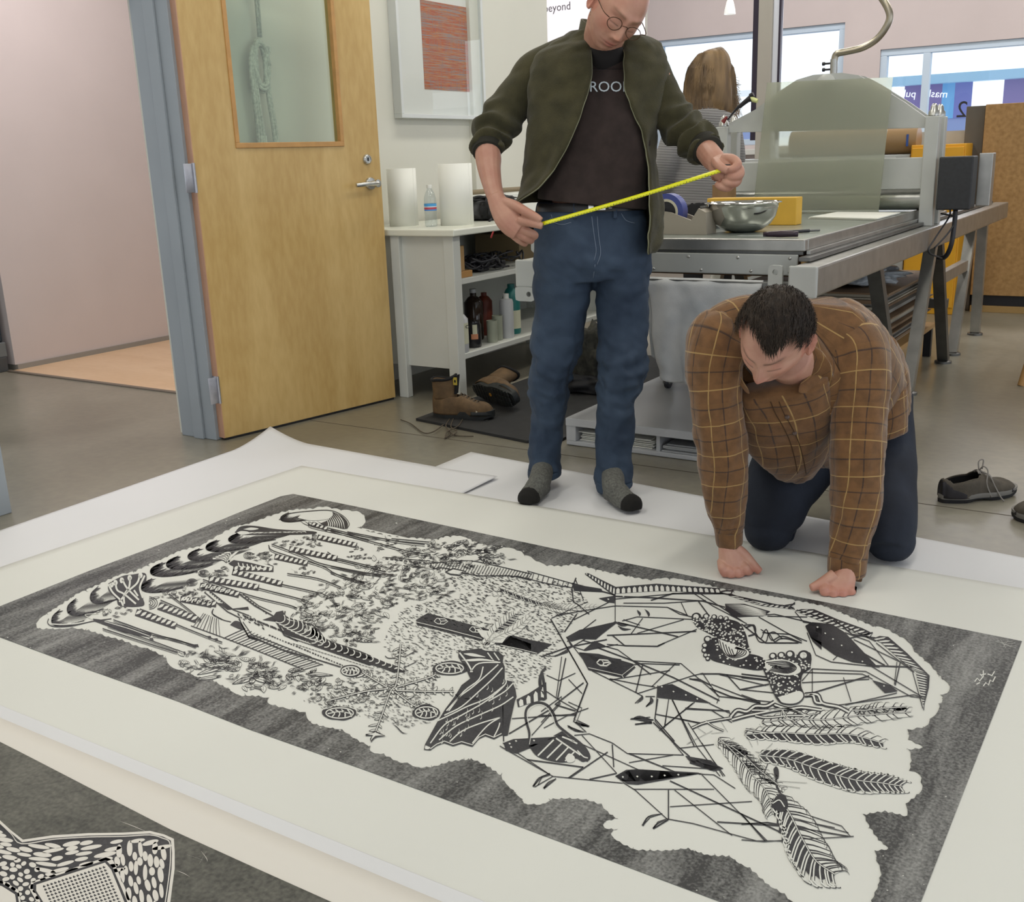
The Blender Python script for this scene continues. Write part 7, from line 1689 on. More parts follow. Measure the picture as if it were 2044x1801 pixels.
def fold_shirt(t, a, L_, s): return .0055*nz3(math.cos(a)*1.6+s, math.sin(a)*1.6, L_*9)+.006*nz3(math.cos(a)*2.2+L_*7+s, math.sin(a)*2.2, L_*14)+.003*nz3(math.cos(a)*5, math.sin(a)*5, L_*34)
def uvlimb(pts, n, seg, ex, seed, vofs=0, fold=fold_shirt, caps=True):
    b = B(); uv = b.loops.layers.uv.new('uv'); limb(b, pts, n, seg, ex, fold, uv, caps, seed, vofs); return b
# torso: from the collar back over the shoulders to the hips
tors = uvlimb([(1566, 722, 2.71, 62, .7), (1570, 716, 2.73, 112, .58), (1575, 718, 2.76, 160, .52), (1590, 744, 2.84, 180, .58), (1622, 772, 2.94, 176, .66), (1650, 800, 3.04, 160, .72), (1672, 822, 3.12, 146, .74), (1690, 836, 3.18, 130, .70), (1700, 842, 3.22, 95, .6)], 9, 72, 2.3, 3)
shirt = obj('shirt_back', tors, m_pl_, kman, 180, norm=False)
# hanging shirt front between the arms
b = uvlimb([(1560, 770, 2.70, 92, .35), (1568, 820, 2.74, 92, .5), (1575, 870, 2.80, 84, .6), (1588, 915, 2.86, 60, .7), (1596, 945, 2.90, 34, .7), (1598, 957, 2.91, 10, .7)], 8, 48, 2.2, 6, .03)
front = obj('shirt_front', b, m_pl_, kman, 180, norm=False)
sA = uvlimb([(1455, 645, 2.76, 48, .8), (1432, 680, 2.74, 62, .95), (1424, 730, 2.73, 58, 1), (1428, 790, 2.72, 53, 1), (1437, 860, 2.72, 51, 1), (1444, 930, 2.72, 49, 1), (1449, 1000, 2.72, 40, 1), (1454, 1045, 2.73, 31, 1), (1455, 1066, 2.73, 27, 1)], 10, 48, 2, 11, .01)
sB = uvlimb([(1670, 660, 2.82, 52, .85), (1702, 700, 2.76, 68, .95), (1714, 760, 2.72, 60, 1), (1714, 830, 2.69, 55, 1), (1711, 900, 2.66, 54, 1), (1711, 970, 2.64, 51, 1), (1706, 1040, 2.62, 44, 1), (1696, 1095, 2.615, 39, 1), (1691, 1118, 2.61, 36, 1)], 10, 48, 2, 15, .04)
slA = obj('sleeve', sA, m_pl_, kman, 180, norm=False); slB = obj('sleeve', sB, m_pl_, kman, 180, norm=False)
cfA = uvlimb([(1455, 1060, 2.73, 28, 1), (1455, 1070, 2.73, 27.5, 1), (1456, 1084, 2.735, 26, 1), (1456, 1086, 2.735, 22, 1)], 4, 40, 2, 2, .2, None); obj('cuff', cfA, m_pl_, slA, 50)
cfB = uvlimb([(1692, 1112, 2.612, 38, 1), (1691, 1124, 2.61, 38, 1), (1690, 1144, 2.61, 36.5, 1), (1690, 1146, 2.61, 30, 1)], 4, 40, 2, 2, .2, None); obj('cuff', cfB, m_pl_, slB, 50)
b = B(); p = W(1690, 1138, 2.56)
# shoulder yokes covering the joints
ya = uvlimb([(1540, 660, 2.78, 60, .7), (1500, 655, 2.78, 66, .8), (1455, 668, 2.76, 62, .9), (1432, 700, 2.74, 56, .95)], 8, 40, 2, 5); obj('shirt_shoulder', ya, m_pl_, kman, 180, norm=False)
yb_ = uvlimb([(1590, 655, 2.80, 56, .7), (1640, 662, 2.82, 64, .8), (1682, 680, 2.80, 66, .9), (1704, 715, 2.76, 60, .95)], 8, 40, 2, 8); obj('shirt_shoulder', yb_, m_pl_, kman, 180, norm=False)
# collar, placket, buttons, pocket flap
def sheetpx(name, rows, mat, parent, th=.003, uvs=.0):
    b = B(); uv = b.loops.layers.uv.new('uv'); g = [[b.verts.new(W(*q)) for q in r_] for r_ in rows]
    for i in range(len(g)-1):
        for j in range(len(g[0])-1):
            f = b.faces.new((g[i][j], g[i][j+1], g[i+1][j+1], g[i+1][j]))
            for lp, (a, c_) in zip(f.loops, ((i, j), (i, j+1), (i+1, j+1), (i+1, j))): lp[uv].uv = (c_*.022+.01, a*.022+.012)
    o = obj(name, b, mat, parent, 180, norm=False); s = o.modifiers.new('t', 'SOLIDIFY'); s.thickness = th; ss = o.modifiers.new('s', 'SUBSURF'); ss.levels = ss.render_levels = 2; return o
sheetpx('collar', [[(1596, 764, 2.67), (1616, 748, 2.69), (1630, 722, 2.72), (1638, 690, 2.76)], [(1592, 778, 2.645), (1622, 768, 2.66), (1645, 735, 2.70), (1656, 695, 2.74)], [(1590, 788, 2.645), (1630, 784, 2.66), (1654, 748, 2.70), (1668, 702, 2.75)]], m_pl_, kman)
sheetpx('collar', [[(1496, 776, 2.68), (1480, 756, 2.69), (1468, 710, 2.72), (1466, 670, 2.76)], [(1500, 792, 2.66), (1478, 776, 2.67), (1458, 722, 2.72), (1452, 680, 2.76)]], m_pl_, kman)
def on_s(o, x, y, lift=.002):
    try: return surf_pt(o, x, y, lift)
    except Exception: return W(x, y, 2.6)
pl_pts = [(1546, 802), (1556, 826), (1570, 850), (1584, 880), (1594, 915), (1600, 945)]
for dx in (-8, 9): surf_line(front, [(x+dx, y) for x, y in pl_pts], .0012, pm('shirt_seam_dark', (.06, .028, .010), .9) if dx < 0 else MATS['shirt_seam_dark'], 'placket_seam', front)
m_btn = pm('brown_button', (.07, .035, .02), .35)
for x, y in ((1571, 833), (1586, 865)):
    p = on_s(front, x, y, .003); b = B(); lathe(b, [(0, .0035), (.004, .003), (.0062, .002), (.0062, -.002)], seg=16, axis=basis(p, CR, CU)); obj('button', b, m_btn, front, 60)
for pts in ([(1655, 700), (1690, 760), (1710, 765)], [(1655, 700), (1690, 752), (1740, 700)], [(1500, 690), (1480, 720)], [(1710, 762), (1745, 700), (1752, 690)]): surf_line(shirt, pts, .0010, MATS['shirt_seam_dark'], 'seam', shirt)
# shirt tail to the right
b = uvlimb([(1725, 700, 3.00, 60, .9), (1752, 755, 3.04, 62, .9), (1776, 805, 3.06, 44, .9), (1796, 830, 3.08, 22, .9)], 8, 36, 2, 9); 
b2_ = uvlimb([(1735, 790, 3.0, 70, .8), (1745, 830, 3.0, 66, .8), (1752, 868, 3.0, 56, .8)], 6, 36, 2, 12); obj('shirt_tail', b, m_pl_, kman, 180, norm=False); obj('shirt_tail', b2_, m_pl_, kman, 180, norm=False)
# dark trousers: thighs from hips to the knees on the paper, shins behind
m_nav = pm('dark_navy_cotton', (.006, .009, .018), .85, col2=(.014, .020, .036), vs=9, bump=.3, bs=300)
def fold_n(t, a, L_, s): return .007*nz3(math.cos(a)*1.5+s, math.sin(a)*1.5, L_*10)
b1, b2, b3 = B(), B(), B()
limb(b1, [(1640, 830, 3.20, 100, .8), (1600, 900, 3.10, 84, .9), (1560, 970, 2.98, 72, 1), (1540, 1030, 2.92, 62, 1), (1534, 1064, 2.90, 44, .9)], 6, 36, 2, fold_n, seed=2)
limb(b1, [(1540, 1062, 2.94, 44, .9), (1550, 1056, 3.08, 40, .8), (1562, 1030, 3.28, 30, .8), (1568, 1000, 3.45, 24, .8)], 5, 28, 2, fold_n, seed=4)
limb(b2, [(1722, 820, 3.16, 100, .8), (1752, 900, 3.06, 72, .95), (1764, 980, 2.91, 62, 1), (1770, 1050, 2.80, 57, 1), (1768, 1095, 2.76, 44, .9)], 6, 36, 2, fold_n, seed=7)
limb(b2, [(1770, 1094, 2.84, 44, .9), (1778, 1080, 2.98, 40, .8), (1784, 1050, 3.18, 30, .8), (1784, 1020, 3.36, 24, .8)], 5, 28, 2, fold_n, seed=8)
limb(b3, [(1640, 850, 3.12, 90, .8), (1700, 850, 3.12, 90, .8)], 4, 28)
for kx, ky, kd, kr, kz in ((1534, 1064, 2.905, .072, .066), (1778, 1094, 2.785, .068, .066)):
    c = W(kx, ky, kd); bmesh.ops.create_icosphere(b3, subdivisions=3, radius=1, matrix=Matrix.Translation((c.x, c.y, max(c.z, kz))) @ basis((0, 0, 0), FH.cross(Vector((0, 0, 1))), FH) @ Matrix.Diagonal((kr, kr*.95, kz, 1)))
mt_ = remesh([b1, b2, b3], .006, 3)
for v in mt_.vertices:
    if v.co.z < .016: v.co.z = .016
obj('trousers', mt_, m_nav, kman, 180, norm=False)
b = B()
for x, y, D in ((1566, 985, 3.58), (1782, 1005, 3.50)): tube(b, [W(x, y, D-.12)+Vector((0, 0, -.02)), W(x, y, D)+Vector((0, 0, -.03))], [.035, .028], 16)
obj('sock', b, m_sock, kman, 180)

# ================================================================== the woman in the background
T2_ = Vector((-2.47, 6.12, 0)); DW = T2_.dot(FH)
wman = thing('person', 'woman seen from behind with long light brown hair and striped grey sweater', 'person', tuple(T2_))
def stripes():
    m = pm('striped_knit', (.3, .3, .3), .95, sheen=.2, bump=.4, bs=240); n, l = m.node_tree.nodes, m.node_tree.links; b = n['Principled BSDF']
    tc = n.new('ShaderNodeTexCoord'); sp = n.new('ShaderNodeSeparateXYZ'); l.new(tc.outputs['Object'], sp.inputs[0])
    q = n.new('ShaderNodeMath'); q.operation = 'MULTIPLY'; q.inputs[1].default_value = 2*PI/.0092; l.new(sp.outputs['Z'], q.inputs[0]); s = n.new('ShaderNodeMath'); s.operation = 'SINE'; l.new(q.outputs[0], s.inputs[0])
    r = n.new('ShaderNodeValToRGB'); r.color_ramp.elements[0].position = .3; r.color_ramp.elements[1].position = .7; r.color_ramp.elements[0].color = (.06, .055, .06, 1); r.color_ramp.elements[1].color = (.42, .41, .41, 1)
    md = n.new('ShaderNodeMath'); md.operation = 'MULTIPLY_ADD'; md.inputs[1].default_value = .5; md.inputs[2].default_value = .5; l.new(s.outputs[0], md.inputs[0]); l.new(md.outputs[0], r.inputs[0]); l.new(r.outputs[0], b.inputs['Base Color']); return m
m_str = stripes()
hw_ = head_matrix(1420, 140, DW, 175, 12, -6, 1.0)
mh3 = make_head(hw_, SK2, vox=.004)
b = B(); limb(b, [(1419, 150, DW, 22), (1418, 200, DW+.02, 18), (1416, 222, DW+.02, 26)], 3, 20)
def fl3(x, y): return W(x, y, DW)
limb(b, [(1408, 215, DW, 50, .5), (1405, 300, DW, 52, .6), (1402, 400, DW, 48, .65), (1402, 470, DW, 56, .65)], 3, 20)
q = T2_
for dx in (-.09, .09):
    rt_ = FH.cross(Vector((0, 0, 1))); c = q+rt_*(dx-.01); tube(b, [c+Vector((0, 0, .85)), c+Vector((0, 0, .46)), c+Vector((0, 0, .03))], [.075, .05, .035], 16)
for s in (-1, 1):
    tube(b, [q+rt_*(s*.14)+Vector((0, 0, 1.30)), q+rt_*(s*.14)+FH*.04+Vector((0, 0, 1.10)), q+rt_*(s*.10)+FH*.24+Vector((0, 0, .98))], [.042, .036, .026], 14)
    hb_ = q+rt_*(s*.08)+FH*.28+Vector((0, 0, .97))
    for k in range(5): tube(b, [hb_+rt_*(.012*(k-2)), hb_+rt_*(.014*(k-2))+FH*.05, hb_+rt_*(.013*(k-2))+FH*.075+Vector((0, 0, -.02))], [.011, .009, .007], 8)
obj('body', join([mh3, flat_tint(b, SK2)]), m_skin2, wman, 180, norm=False)
def fold_w(t, a, L_, s): return .006*nz3(math.cos(a)*2, math.sin(a)*2, L_*10+s)
b1, b2, b3 = B(), B(), B()
limb(b1, [(1418, 208, DW, 22, .9), (1415, 222, DW, 46, .8), (1412, 246, DW, 66, .62), (1408, 290, DW, 66, .6), (1405, 350, DW, 60, .62), (1402, 410, DW, 64, .66)], 6, 44, 2.2, fold_w)
limb(b2, [(1368, 236, DW, 24, 1), (1346, 275, DW, 25, 1), (1332, 320, DW-.02, 23, 1), (1330, 365, DW+.05, 21, 1), (1345, 400, DW+.15, 18, 1)], 6, 28, 2, fold_w)
limb(b3, [(1448, 236, DW, 22, 1), (1462, 275, DW, 22, 1), (1466, 320, DW+.02, 20, 1), (1458, 360, DW+.1, 18, 1)], 6, 28, 2, fold_w)
obj('sweater', remesh([b1, b2, b3], .008, 2), m_str, wman, 180, norm=False)
b = B(); rt_ = FH.cross(Vector((0, 0, 1)))
limb(b, [(1402, 402, DW, 60, .7), (1402, 440, DW, 62, .7)], 3, 28)
for dx in (-.09, .09): c = q+rt_*(dx-.01); tube(b, [c+Vector((0, 0, .86)), c+Vector((0, 0, .46)), c+Vector((0, 0, .05))], [.088, .062, .05], 20)
obj('trousers', remesh([b], .01, 2), pm('black_trousers', (.012, .012, .014), .8), wman, 180, norm=False)
b = B()
for dx in (-.09, .09): c = q+rt_*(dx-.01); tube(b, [c+Vector((0, 0, .045))-FH*.06, c+FH*.06+Vector((0, 0, .04)), c+FH*.17+Vector((0, 0, .03))], [.035, .042, .028], 14)
obj('shoe', b, m_black, wman, 180)
m_wh = pm('light_brown_hair', (.075, .042, .018), .55, col2=(.27, .165, .07), vs=22, stretch=(1, 1, .18), spec=.6)
b = B(); limb(b, [(1420, 98, DW, 14, 1), (1421, 104, DW, 27, 1), (1421, 122, DW, 38, .95), (1418, 150, DW, 43, .85), (1415, 185, DW-.01, 48, .7), (1410, 212, DW-.03, 50, .5), (1404, 226, DW-.05, 34, .35)], 6, 40, 2, lambda t, a, L_, s: .012*nz3(math.cos(a)*4, math.sin(a)*4, L_*3)+.006*nz3(math.cos(a)*10, math.sin(a)*10, L_*2))
wh = obj('hair', remesh([b], .005, 3), m_wh, wman, 180, norm=False)
b = B(); random.seed(33)
for k in range(1500):
    a = random.uniform(-PI, 0) if k % 3 else random.uniform(-PI, PI); t0 = random.uniform(0, .5)
    x0 = 1420+36*math.cos(a)*math.sqrt(t0+.15); y0 = 102+60*t0; D0 = DW+.085*math.sin(a)*math.sqrt(t0+.15)
    x1 = 1418+50*math.cos(a)*random.uniform(.7, 1.12); y1 = random.uniform(195, 242); D1 = DW+.10*math.sin(a)*.8-.02
    if a > -.5 and a < .6: x1 += 14*random.random()
    P_ = [W(x0, y0, D0), W(1419+46*math.cos(a), 150+random.uniform(-16, 16), DW+.11*math.sin(a)), W(1417+50*math.cos(a)+random.uniform(-4, 4), 188+random.uniform(-12, 12), DW+.10*math.sin(a)), W(x1, y1, D1)]
    Q = crom(P_, 3); w_ = rt_*.0016; vs = [(b.verts.new(p-w_*(1-i/len(Q)*.7)), b.verts.new(p+w_*(1-i/len(Q)*.7))) for i, p in enumerate(Q)]
    for i in range(len(vs)-1): b.faces.new((vs[i][0], vs[i][1], vs[i+1][1], vs[i+1][0]))
for k in range(160):
    y0 = random.uniform(150, 205); x1 = random.uniform(1455, 1480); P_ = [W(1452+random.uniform(-6, 4), y0-30, DW), W(1460+random.uniform(-3, 3), y0, DW), W(x1, y0+random.uniform(0, 26), DW)]
    Q = crom(P_, 3); w_ = CU*.001; vs = [(b.verts.new(p-w_), b.verts.new(p+w_)) for p in Q]
    for i in range(len(vs)-1): b.faces.new((vs[i][0], vs[i][1], vs[i+1][1], vs[i+1][0]))
o = obj('hair_strands', b, m_wh, wh, norm=False); o['kind'] = 'stuff'
# ------------------------------------------------------------------ shoes and boots (local frame: x heel to toe, y width, z up)
def shoe_upper(L_, Wd, H_heel, H_top, H_toe, op0, op1, M, mat, lin, parent, sole_h=.028, gap=.62, shaft=0):
    """lofted upper with an open collar; returns the upper object"""
    def prof(s):
        w_ = Wd*(.62+.38*ssm(0, .25, s))*(1-.16*gs(s, 0, .45, 0, .14, 1)); w_ = w_*math.sqrt(max(.02, 1-max(0, (s-.72)/.285)**2)) if s > .72 else w_
        if s < .08: w_ *= math.sqrt(max(.08, 1-((.08-s)/.085)**2))
        h = H_heel+(H_top-H_heel)*ssm(.05, .38, s) if s < .42 else H_top+(H_toe-H_top)*ssm(.42, .78, s)
        if s > .8: h *= math.sqrt(max(.05, 1-((s-.8)/.21)**2))
        g = gap*ssm(op0, op0+.06, s)*ssm(op1+.10, op1, s); return w_, h, g
    for nm, sc, mt__ in (('upper', 1.0, mat), ('lining', .93, lin)):
        b = B(); NS, NA = 40, 14; rings = []
        for i in range(NS+1):
            s = i/NS; w_, h, g = prof(s); row = []
            for side in (-1, 1):
                for k in range(NA+1):
                    t = k/NA if side < 0 else 1-k/NA; a = t*(PI/2-g)
                    bul = 1+.10*math.sin(min(PI, a*2)); y = side*w_*math.cos(a)**.75*sc*bul if a < PI/2-1e-6 else 0
                    row.append(b.verts.new(M @ Vector((s*L_*(sc if nm == 'upper' else 1), y, sole_h*.6+(h-sole_h*.6)*math.sin(a)**.85*sc if a > 0 else sole_h*.6))))
            rings.append(row)
        for i in range(NS):
            w1, h1, g1 = prof(i/NS); w2, h2, g2 = prof((i+1)/NS)
            for k in range(2*NA+1):
                if k == NA and (g1 > .02 or g2 > .02): continue
                b.faces.new((rings[i][k], rings[i][k+1], rings[i+1][k+1], rings[i+1][k]))
        o = obj(nm, b, mt__, parent, 180, norm=False)
        if nm == 'upper': s_ = o.modifiers.new('t', 'SOLIDIFY'); s_.thickness = .003; s_.offset = -1; up_ = o
    return up_, prof
def sole(L_, Wd, M, h, mat, parent, name='sole', grow=1.06, z0=0, arch_=0.0, cleats=0):
    b = B(); n = 60; out = []
    for k in range(n):
        a = 2*PI*k/n; s = .5-.5*math.cos(a); w_ = Wd*grow*(.72+.28*ssm(0, .3, s))*(1-.2*gs(s, 0, .42, 0, .13, 1))*abs(math.sin(a))**.62; out.append((s*L_*1.03-.015*L_, w_*(1 if a < PI else -1), s))
    lo = [b.verts.new(M @ Vector((x, y*.96, z0+arch_*gs(s, 0, .45, 0, .12, 1)+.012*ssm(.82, 1, s)))) for x, y, s in out]; md = [b.verts.new(M @ Vector((x, y*1.02, z0+h*.55+.008*ssm(.82, 1, s)))) for x, y, s in out]; hi = [b.verts.new(M @ Vector((x, y, z0+h+.006*ssm(.82, 1, s)))) for x, y, s in out]
    for A2, B2 in ((lo, md), (md, hi)):
        for k in range(n): b.faces.new((A2[k], A2[(k+1) % n], B2[(k+1) % n], B2[k]))
    b.faces.new(lo[::-1]); b.faces.new(hi)
    o = obj(name, b, mat, parent, 50)
    if cleats:
        c_ = B()
        for i in range(cleats):
            s = .06+.88*i/(cleats-1)
            if .38 < s < .52: continue
            w_ = Wd*.8*(.8+.2*ssm(0, .3, s))
            for y0 in (-w_, -w_*.3, w_*.35): box(c_, s*L_-.006, s*L_+.006, y0, y0+w_*.55, z0-.004, z0+.002, .001, M)
        obj('tread', c_, mat, o)['kind'] = 'stuff'
    return o
def laces(prof, L_, M, s0, s1, n, mat, parent, r=.0018, lift=.003, tails=()):
    b = B()
    for i in range(n):
        s = s0+(s1-s0)*i/(n-1); w_, h, g = prof(s); w2, h2, g2 = prof(min(1, s+.03)); q = w_*.42
        tube(b, [M @ Vector((s*L_, -q, h-.004+lift)), M @ Vector((s*L_+.004, 0, h+lift+.003)), M @ Vector((s*L_+.008, q, h2-.004+lift))], r, 6, 3)
        tube(b, [M @ Vector((s*L_, q, h-.004+lift)), M @ Vector((s*L_+.004, 0, h+lift+.006)), M @ Vector((s*L_+.008, -q, h2-.004+lift))], r, 6, 3)
    for t in tails: tube(b, t, r, 6, 4)
    o = obj('laces', b, mat, parent, 180); return o
def frame_xy(p0, p1, roll=0, z=0):
    p0, p1 = Vector(p0), Vector(p1); x = (p1-p0).normalized(); y = Vector((0, 0, 1)).cross(x); M = basis((p0.x, p0.y, z), x, y)
    return M @ Matrix.Rotation(roll, 4, 'X')
m_bl = pm('brown_boot_leather', (.115, .068, .030), .8, var=.3, vs=25, bump=.4, bs=200); m_bdk = pm('dark_boot_rubber', (.018, .020, .020), .6, var=.3, vs=30); m_lin = pm('black_lining', (.006, .006, .007), .95)
m_lace = pm('brown_lace', (.085, .065, .045), .8)
# hiking boot standing on the mat
h0, h1 = at(868, 829, .012), at(985, 836, .012); L1 = (h1-h0).length
bt = thing('hiking_boot', 'brown hiking boot standing upright with undone laces on the mat edge', 'boot', tuple(h0), 0, 'hiking boots by the mat'); del bt['group']
M1 = frame_xy(h0, h1, 0, .012)
up_, pf_ = shoe_upper(L1, .050, .100, .108, .074, .02, .44, M1, m_bl, m_lin, bt, .03, .5)
sole(L1, .051, M1, .036, m_bdk, bt, cleats=12)
def shaft(M, parent, L_, h0_=.085, h1_=.175):
    b = B(); rings = []
    for i in range(9):
        t = i/8; z = h0_+(h1_-h0_)*t; cx = L_*(.20-.02*t); rx_, ry_ = L_*(.20-.012*t), .040-.002*t
        rings.append([b.verts.new(M @ Vector((cx+rx_*math.cos(a)*(1.0+(.10*t if math.cos(a) > 0 else .0)), ry_*math.sin(a), z+(.022*t*math.cos(a)**2 if math.cos(a) > 0 else -.0)+.003*math.sin(a*3)))) for a in [2*PI*k/28 for k in range(28)]])
    for r1, r2 in zip(rings, rings[1:]):
        for k in range(28): b.faces.new((r1[k], r1[(k+1) % 28], r2[(k+1) % 28], r2[k]))
    o = obj('shaft', b, m_bl, parent, 180); s = o.modifiers.new('t', 'SOLIDIFY'); s.thickness = .006; s.offset = -1
    b = B(); top = rings and [M @ Vector((L_*.18+L_*.195*math.cos(a)*(1.1 if math.cos(a) > 0 else 1), .0385*math.sin(a), h1_+(.022*math.cos(a)**2 if math.cos(a) > 0 else 0)+.003*math.sin(a*3))) for a in [2*PI*k/28 for k in range(29)]]; tube(b, top, .0065, 8, cap=False); obj('collar_padding', b, m_lin, parent, 180)
    b = B(); vs = [b.verts.new(M @ Vector((L_*.19+L_*.17*math.cos(2*PI*k/24), .034*math.sin(2*PI*k/24), h1_-.02))) for k in range(24)]; b.faces.new(vs); obj('inner_lining', b, m_lin, parent)
shaft(M1, bt, L1)
b = B(); prism(b, [M1 @ Vector(p) for p in ((L1*.38, -.017, .11), (L1*.42, -.017, .198), (L1*.42, .017, .198), (L1*.38, .017, .11))], M1.to_3x3() @ Vector((.006, 0, 0))); tg = obj('tongue', b, m_lin, bt)
b = B(); box(b, -.010, .010, -.018, .018, 0, .0015, .0005, basis(M1 @ Vector((L1*.41, -.019, .172)), M1.to_3x3() @ Vector((1, 0, 0)), (0, 0, 1))); lb_ = obj('tongue_label', b, pm('yellow_label', (.45, .33, .03), .5), tg)
b = B(); box(b, -.004, .004, -.006, .006, .0015, .0025, .0003, basis(M1 @ Vector((L1*.41, -.019, .172)), M1.to_3x3() @ Vector((1, 0, 0)), (0, 0, 1))); obj('ankle_patch', b, m_lin, tg)
# dark rand and toe bumper
def toecap(M, L_, Wd, mat, parent, h=.058, s0=.78):
    b = B(); rings = []
    for i in range(15):
        s = s0+(1.012-s0)*i/14; w_ = Wd*1.06*math.sqrt(max(.01, 1-max(0, (s-.72)/.30)**2)); hh = h*math.sqrt(max(.03, 1-max(0, (s-.8)/.215)**2))
        rings.append([b.verts.new(M @ Vector((s*L_, w_*math.cos(a)*1.05, .02+(hh-.016)*abs(math.sin(a))**.9*(1.04 if .2 < abs(math.cos(a)) else .99)))) for a in [PI*k/20 for k in range(21)]])
    for r1, r2 in zip(rings, rings[1:]):
        for k in range(20): b.faces.new((r1[k], r1[k+1], r2[k+1], r2[k]))
    o = obj('toe_cap', b, mat, parent, 180, norm=False); s = o.modifiers.new('t', 'SOLIDIFY'); s.thickness = .0025; s.offset = 0; return o
toecap(M1, L1, .050, m_bdk, bt, .066, .70)
b = B(); lathe(b, [(0, .001), (.006, .001), (.006, 0)], seg=3, axis=basis(M1 @ Vector((L1*.80, -.0545, .042)), M1.to_3x3() @ Vector((1, 0, 0)), (0, 0, 1))); obj('toe_mark', b, pm('pale_mark', (.5, .45, .35), .6), bt)
laces(pf_, L1, M1, .46, .74, 6, m_lace, bt, .0022, .002)
b = B(); z_ = .006
for pts in ([(905, 836), (900, 852), (912, 862), (895, 874)], [(925, 834), (915, 850), (893, 862), (888, 876)], [(885, 848), (865, 862), (845, 864), (820, 846), (800, 838)], [(890, 852), (905, 868), (930, 871), (945, 871)], [(898, 836), (890, 850), (898, 866), (890, 874)]):
    tube(b, [at(x, y, .014 if y < 866 and x > 850 else .006) for x, y in pts], .0026, 6, 4)
obj('trailing_lace', b, m_lace, bt, 180)
b = B()
for k in range(5): s = .47+.055*k; w_, h, g = pf_(s); lathe(b, [(.0018, 0), (.004, .0008), (.004, -.0008)], seg=10, axis=Matrix.Translation(M1 @ Vector((s*L1, -w_*.55, h-.006))))
obj('eyelets', b, m_steel, bt)['kind'] = 'stuff'
# second boot on its side with the sole towards the camera
g0, g1 = at(1060, 800, .012), at(958, 800, .012)
g0, g1 = at(946, 800, .012), at(1052, 832, .012); L2 = L1*1.12
bt2 = thing('hiking_boot', 'brown hiking boot tipped on its side showing dark sole beside the upright one', 'boot', tuple(g0))
xd = (g1-g0).normalized(); g1 = g0+xd*L2
M2 = basis((g0.x, g0.y, .012+.056), xd, Vector((0, 0, 1)).cross(xd)) @ Matrix.Rotation(R(-68), 4, 'X')
up2, pf2 = shoe_upper(L2, .050, .100, .108, .074, .02, .44, M2, m_bl, m_lin, bt2, .03, .5)
sole(L2, .053, M2, .036, m_bdk, bt2, cleats=13)
shaft(M2, bt2, L2); toecap(M2, L2, .050, m_bdk, bt2, .066, .70); laces(pf2, L2, M2, .46, .74, 6, m_lace, bt2, .0022, .002)
b = B(); lathe(b, [(.004, -.001), (.009, -.001), (.009, -.003), (.004, -.003), (.004, -.001)], seg=20, axis=M2 @ Matrix.Translation((L2*.46, 0, 0))); obj('sole_mark', b, pm('orange_mark', (.6, .28, .03), .5), bt2)
# dark bag or boot standing behind the legs
k0 = at(1158, 782, .012)
dk = thing('black_bag', 'crumpled black camouflage bag on the mat seen between the man’s legs', 'bag', (k0.x, k0.y, .012))
m_camo = pm('dark_patterned_fabric', (.006, .006, .005), .9, col2=(.05, .048, .035), vs=28, bump=.4, bs=90)
obj('bag_body', blob((k0.x+.02, k0.y+.10, .012+.15), (.10, .13, .165), 6, .45, n=4, sq=.2), m_camo, dk, 180)
obj('bag_base', blob((k0.x+.03, k0.y+.08, .012+.045), (.13, .15, .05), 9, .3, sq=.3), m_bag, dk, 180)
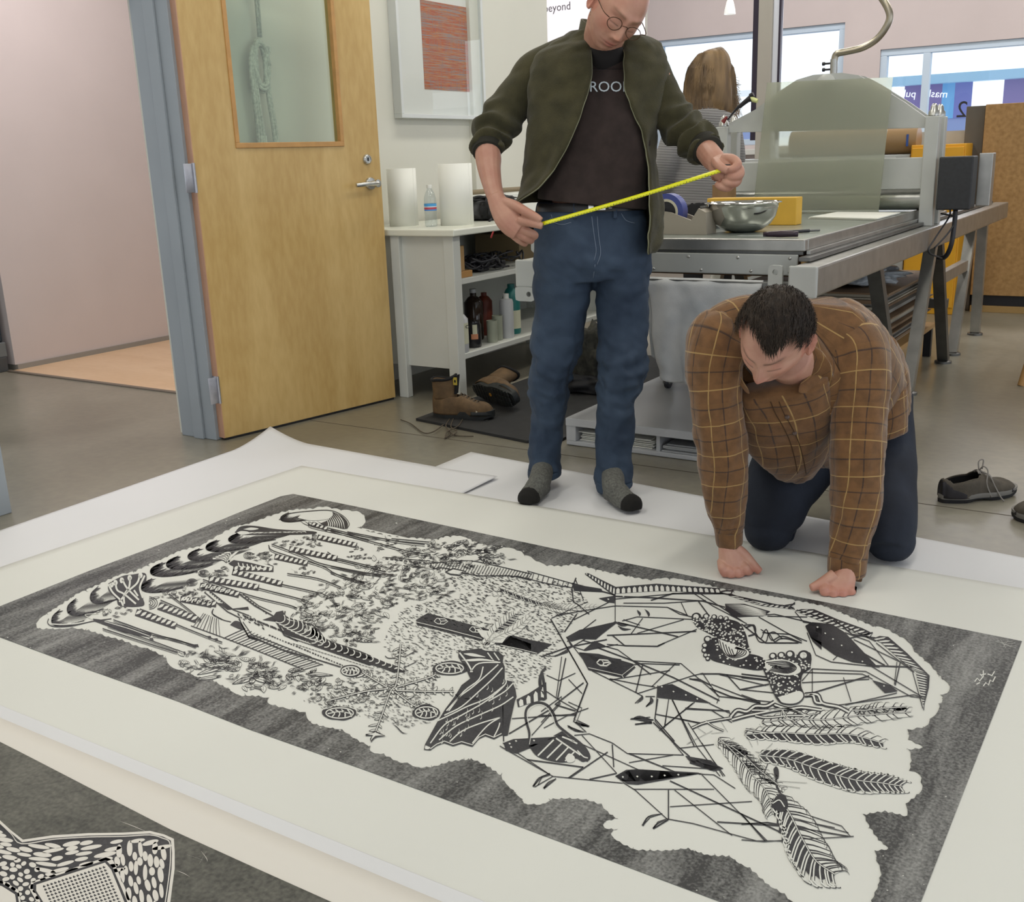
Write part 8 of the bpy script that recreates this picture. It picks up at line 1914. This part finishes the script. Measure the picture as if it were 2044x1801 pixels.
# grey and black walking shoe at the right, and the toe of its mate
m_wk = pm('taupe_suede', (.075, .063, .048), .9, var=.25, vs=30, bump=.4, bs=220); m_wdk = pm('dark_shoe_overlay', (.020, .017, .020), .7, var=.2, vs=30); m_mid = pm('grey_midsole', (.19, .18, .165), .6); m_out = pm('black_outsole', (.010, .010, .012), .7); m_gl = pm('grey_lace', (.25, .23, .21), .8)
def walking(p0, p1, label, tails=None):
    L_ = (p1-p0).length; M = frame_xy(p0, p1, 0, 0); t = thing('walking_shoe', label, 'shoe', tuple(p0))
    u, pf = shoe_upper(L_, .046, .078, .092, .056, .03, .42, M, m_wk, m_lin, t, .03, .75)
    sole(L_, .050, M, .017, m_out, t, 'outsole', 1.04, 0, .008); sole(L_, .050, M, .016, m_mid, t, 'midsole', 1.10, .013)
    toecap(M, L_, .046, m_wdk, t, .050, .86)
    b = B(); rings = []
    for i in range(11):
        s = i/10*.24; w_, h, g = pf(s); w_ *= 1.05; hh = (h-.018)*(1.0-.5*(i/10)**2)
        am = min(PI/2-g, PI/2)*.98
        rings.append([b.verts.new(M @ Vector((s*L_-.003, w_*math.cos(a)**.75*(1+.10*math.sin(min(PI, a*2))), .018+hh*math.sin(a)**.85))) for a in [am*(1-k/12) for k in range(13)]]+[b.verts.new(M @ Vector((s*L_-.003, -w_*math.cos(a)**.75*(1+.10*math.sin(min(PI, a*2))), .018+hh*math.sin(a)**.85))) for a in [am*k/12 for k in range(13)]])
    for r1, r2 in zip(rings, rings[1:]):
        for k in range(25):
            if k != 12: b.faces.new((r1[k], r1[k+1], r2[k+1], r2[k]))
    for k in range(12): b.faces.new((rings[0][12-k], rings[0][13+k], rings[0][14+k], rings[0][11-k]) if k < 11 else (rings[0][1], rings[0][24], rings[0][25], rings[0][0]))
    o = obj('heel_counter', b, m_wdk, t, 180, norm=False); s_ = o.modifiers.new('t', 'SOLIDIFY'); s_.thickness = .002; s_.offset = 0
    tl = []
    if tails: tl = tails(M, L_)
    laces(pf, L_, M, .46, .62, 4, m_gl, t, .0024, .002, tl)
    b = B(); pts = []
    for k in range(25):
        s = .06+.40*k/24; w_, h, g = pf(s); pts.append(M @ Vector((s*L_, -w_*math.cos(PI/2-g)**.75*1.0, .018+(h-.018)*math.sin(PI/2-g)**.85)))
    tube(b, pts, .004, 8); obj('collar_rim', b, m_wk, t, 180)
    return t
def tails(M, L_):
    top = Vector((L_*.50, -.02, .092)); q = lambda *a: M @ Vector(a)
    return [[q(L_*.50, 0, .094), q(L_*.50, -.02, .115), q(L_*.54, -.03, .10), q(L_*.51, -.04, .06), q(L_*.56, -.052, .014)], [q(L_*.50, 0, .094), q(L_*.56, -.03, .085), q(L_*.61, -.045, .05), q(L_*.66, -.06, .015), q(L_*.67, -.075, .004)],
            [q(L_*.50, 0, .094), q(L_*.50, .005, .125), q(L_*.55, .0, .13), q(L_*.53, -.004, .10)]]
walking(at(1877, 1002), at(2020, 984), 'grey brown walking shoe with loose grey laces, whole shoe at right', tails)
walking(at(2150, 1060), at(2024, 1030), 'grey brown walking shoe cut off by the right edge, only its toe showing', None)
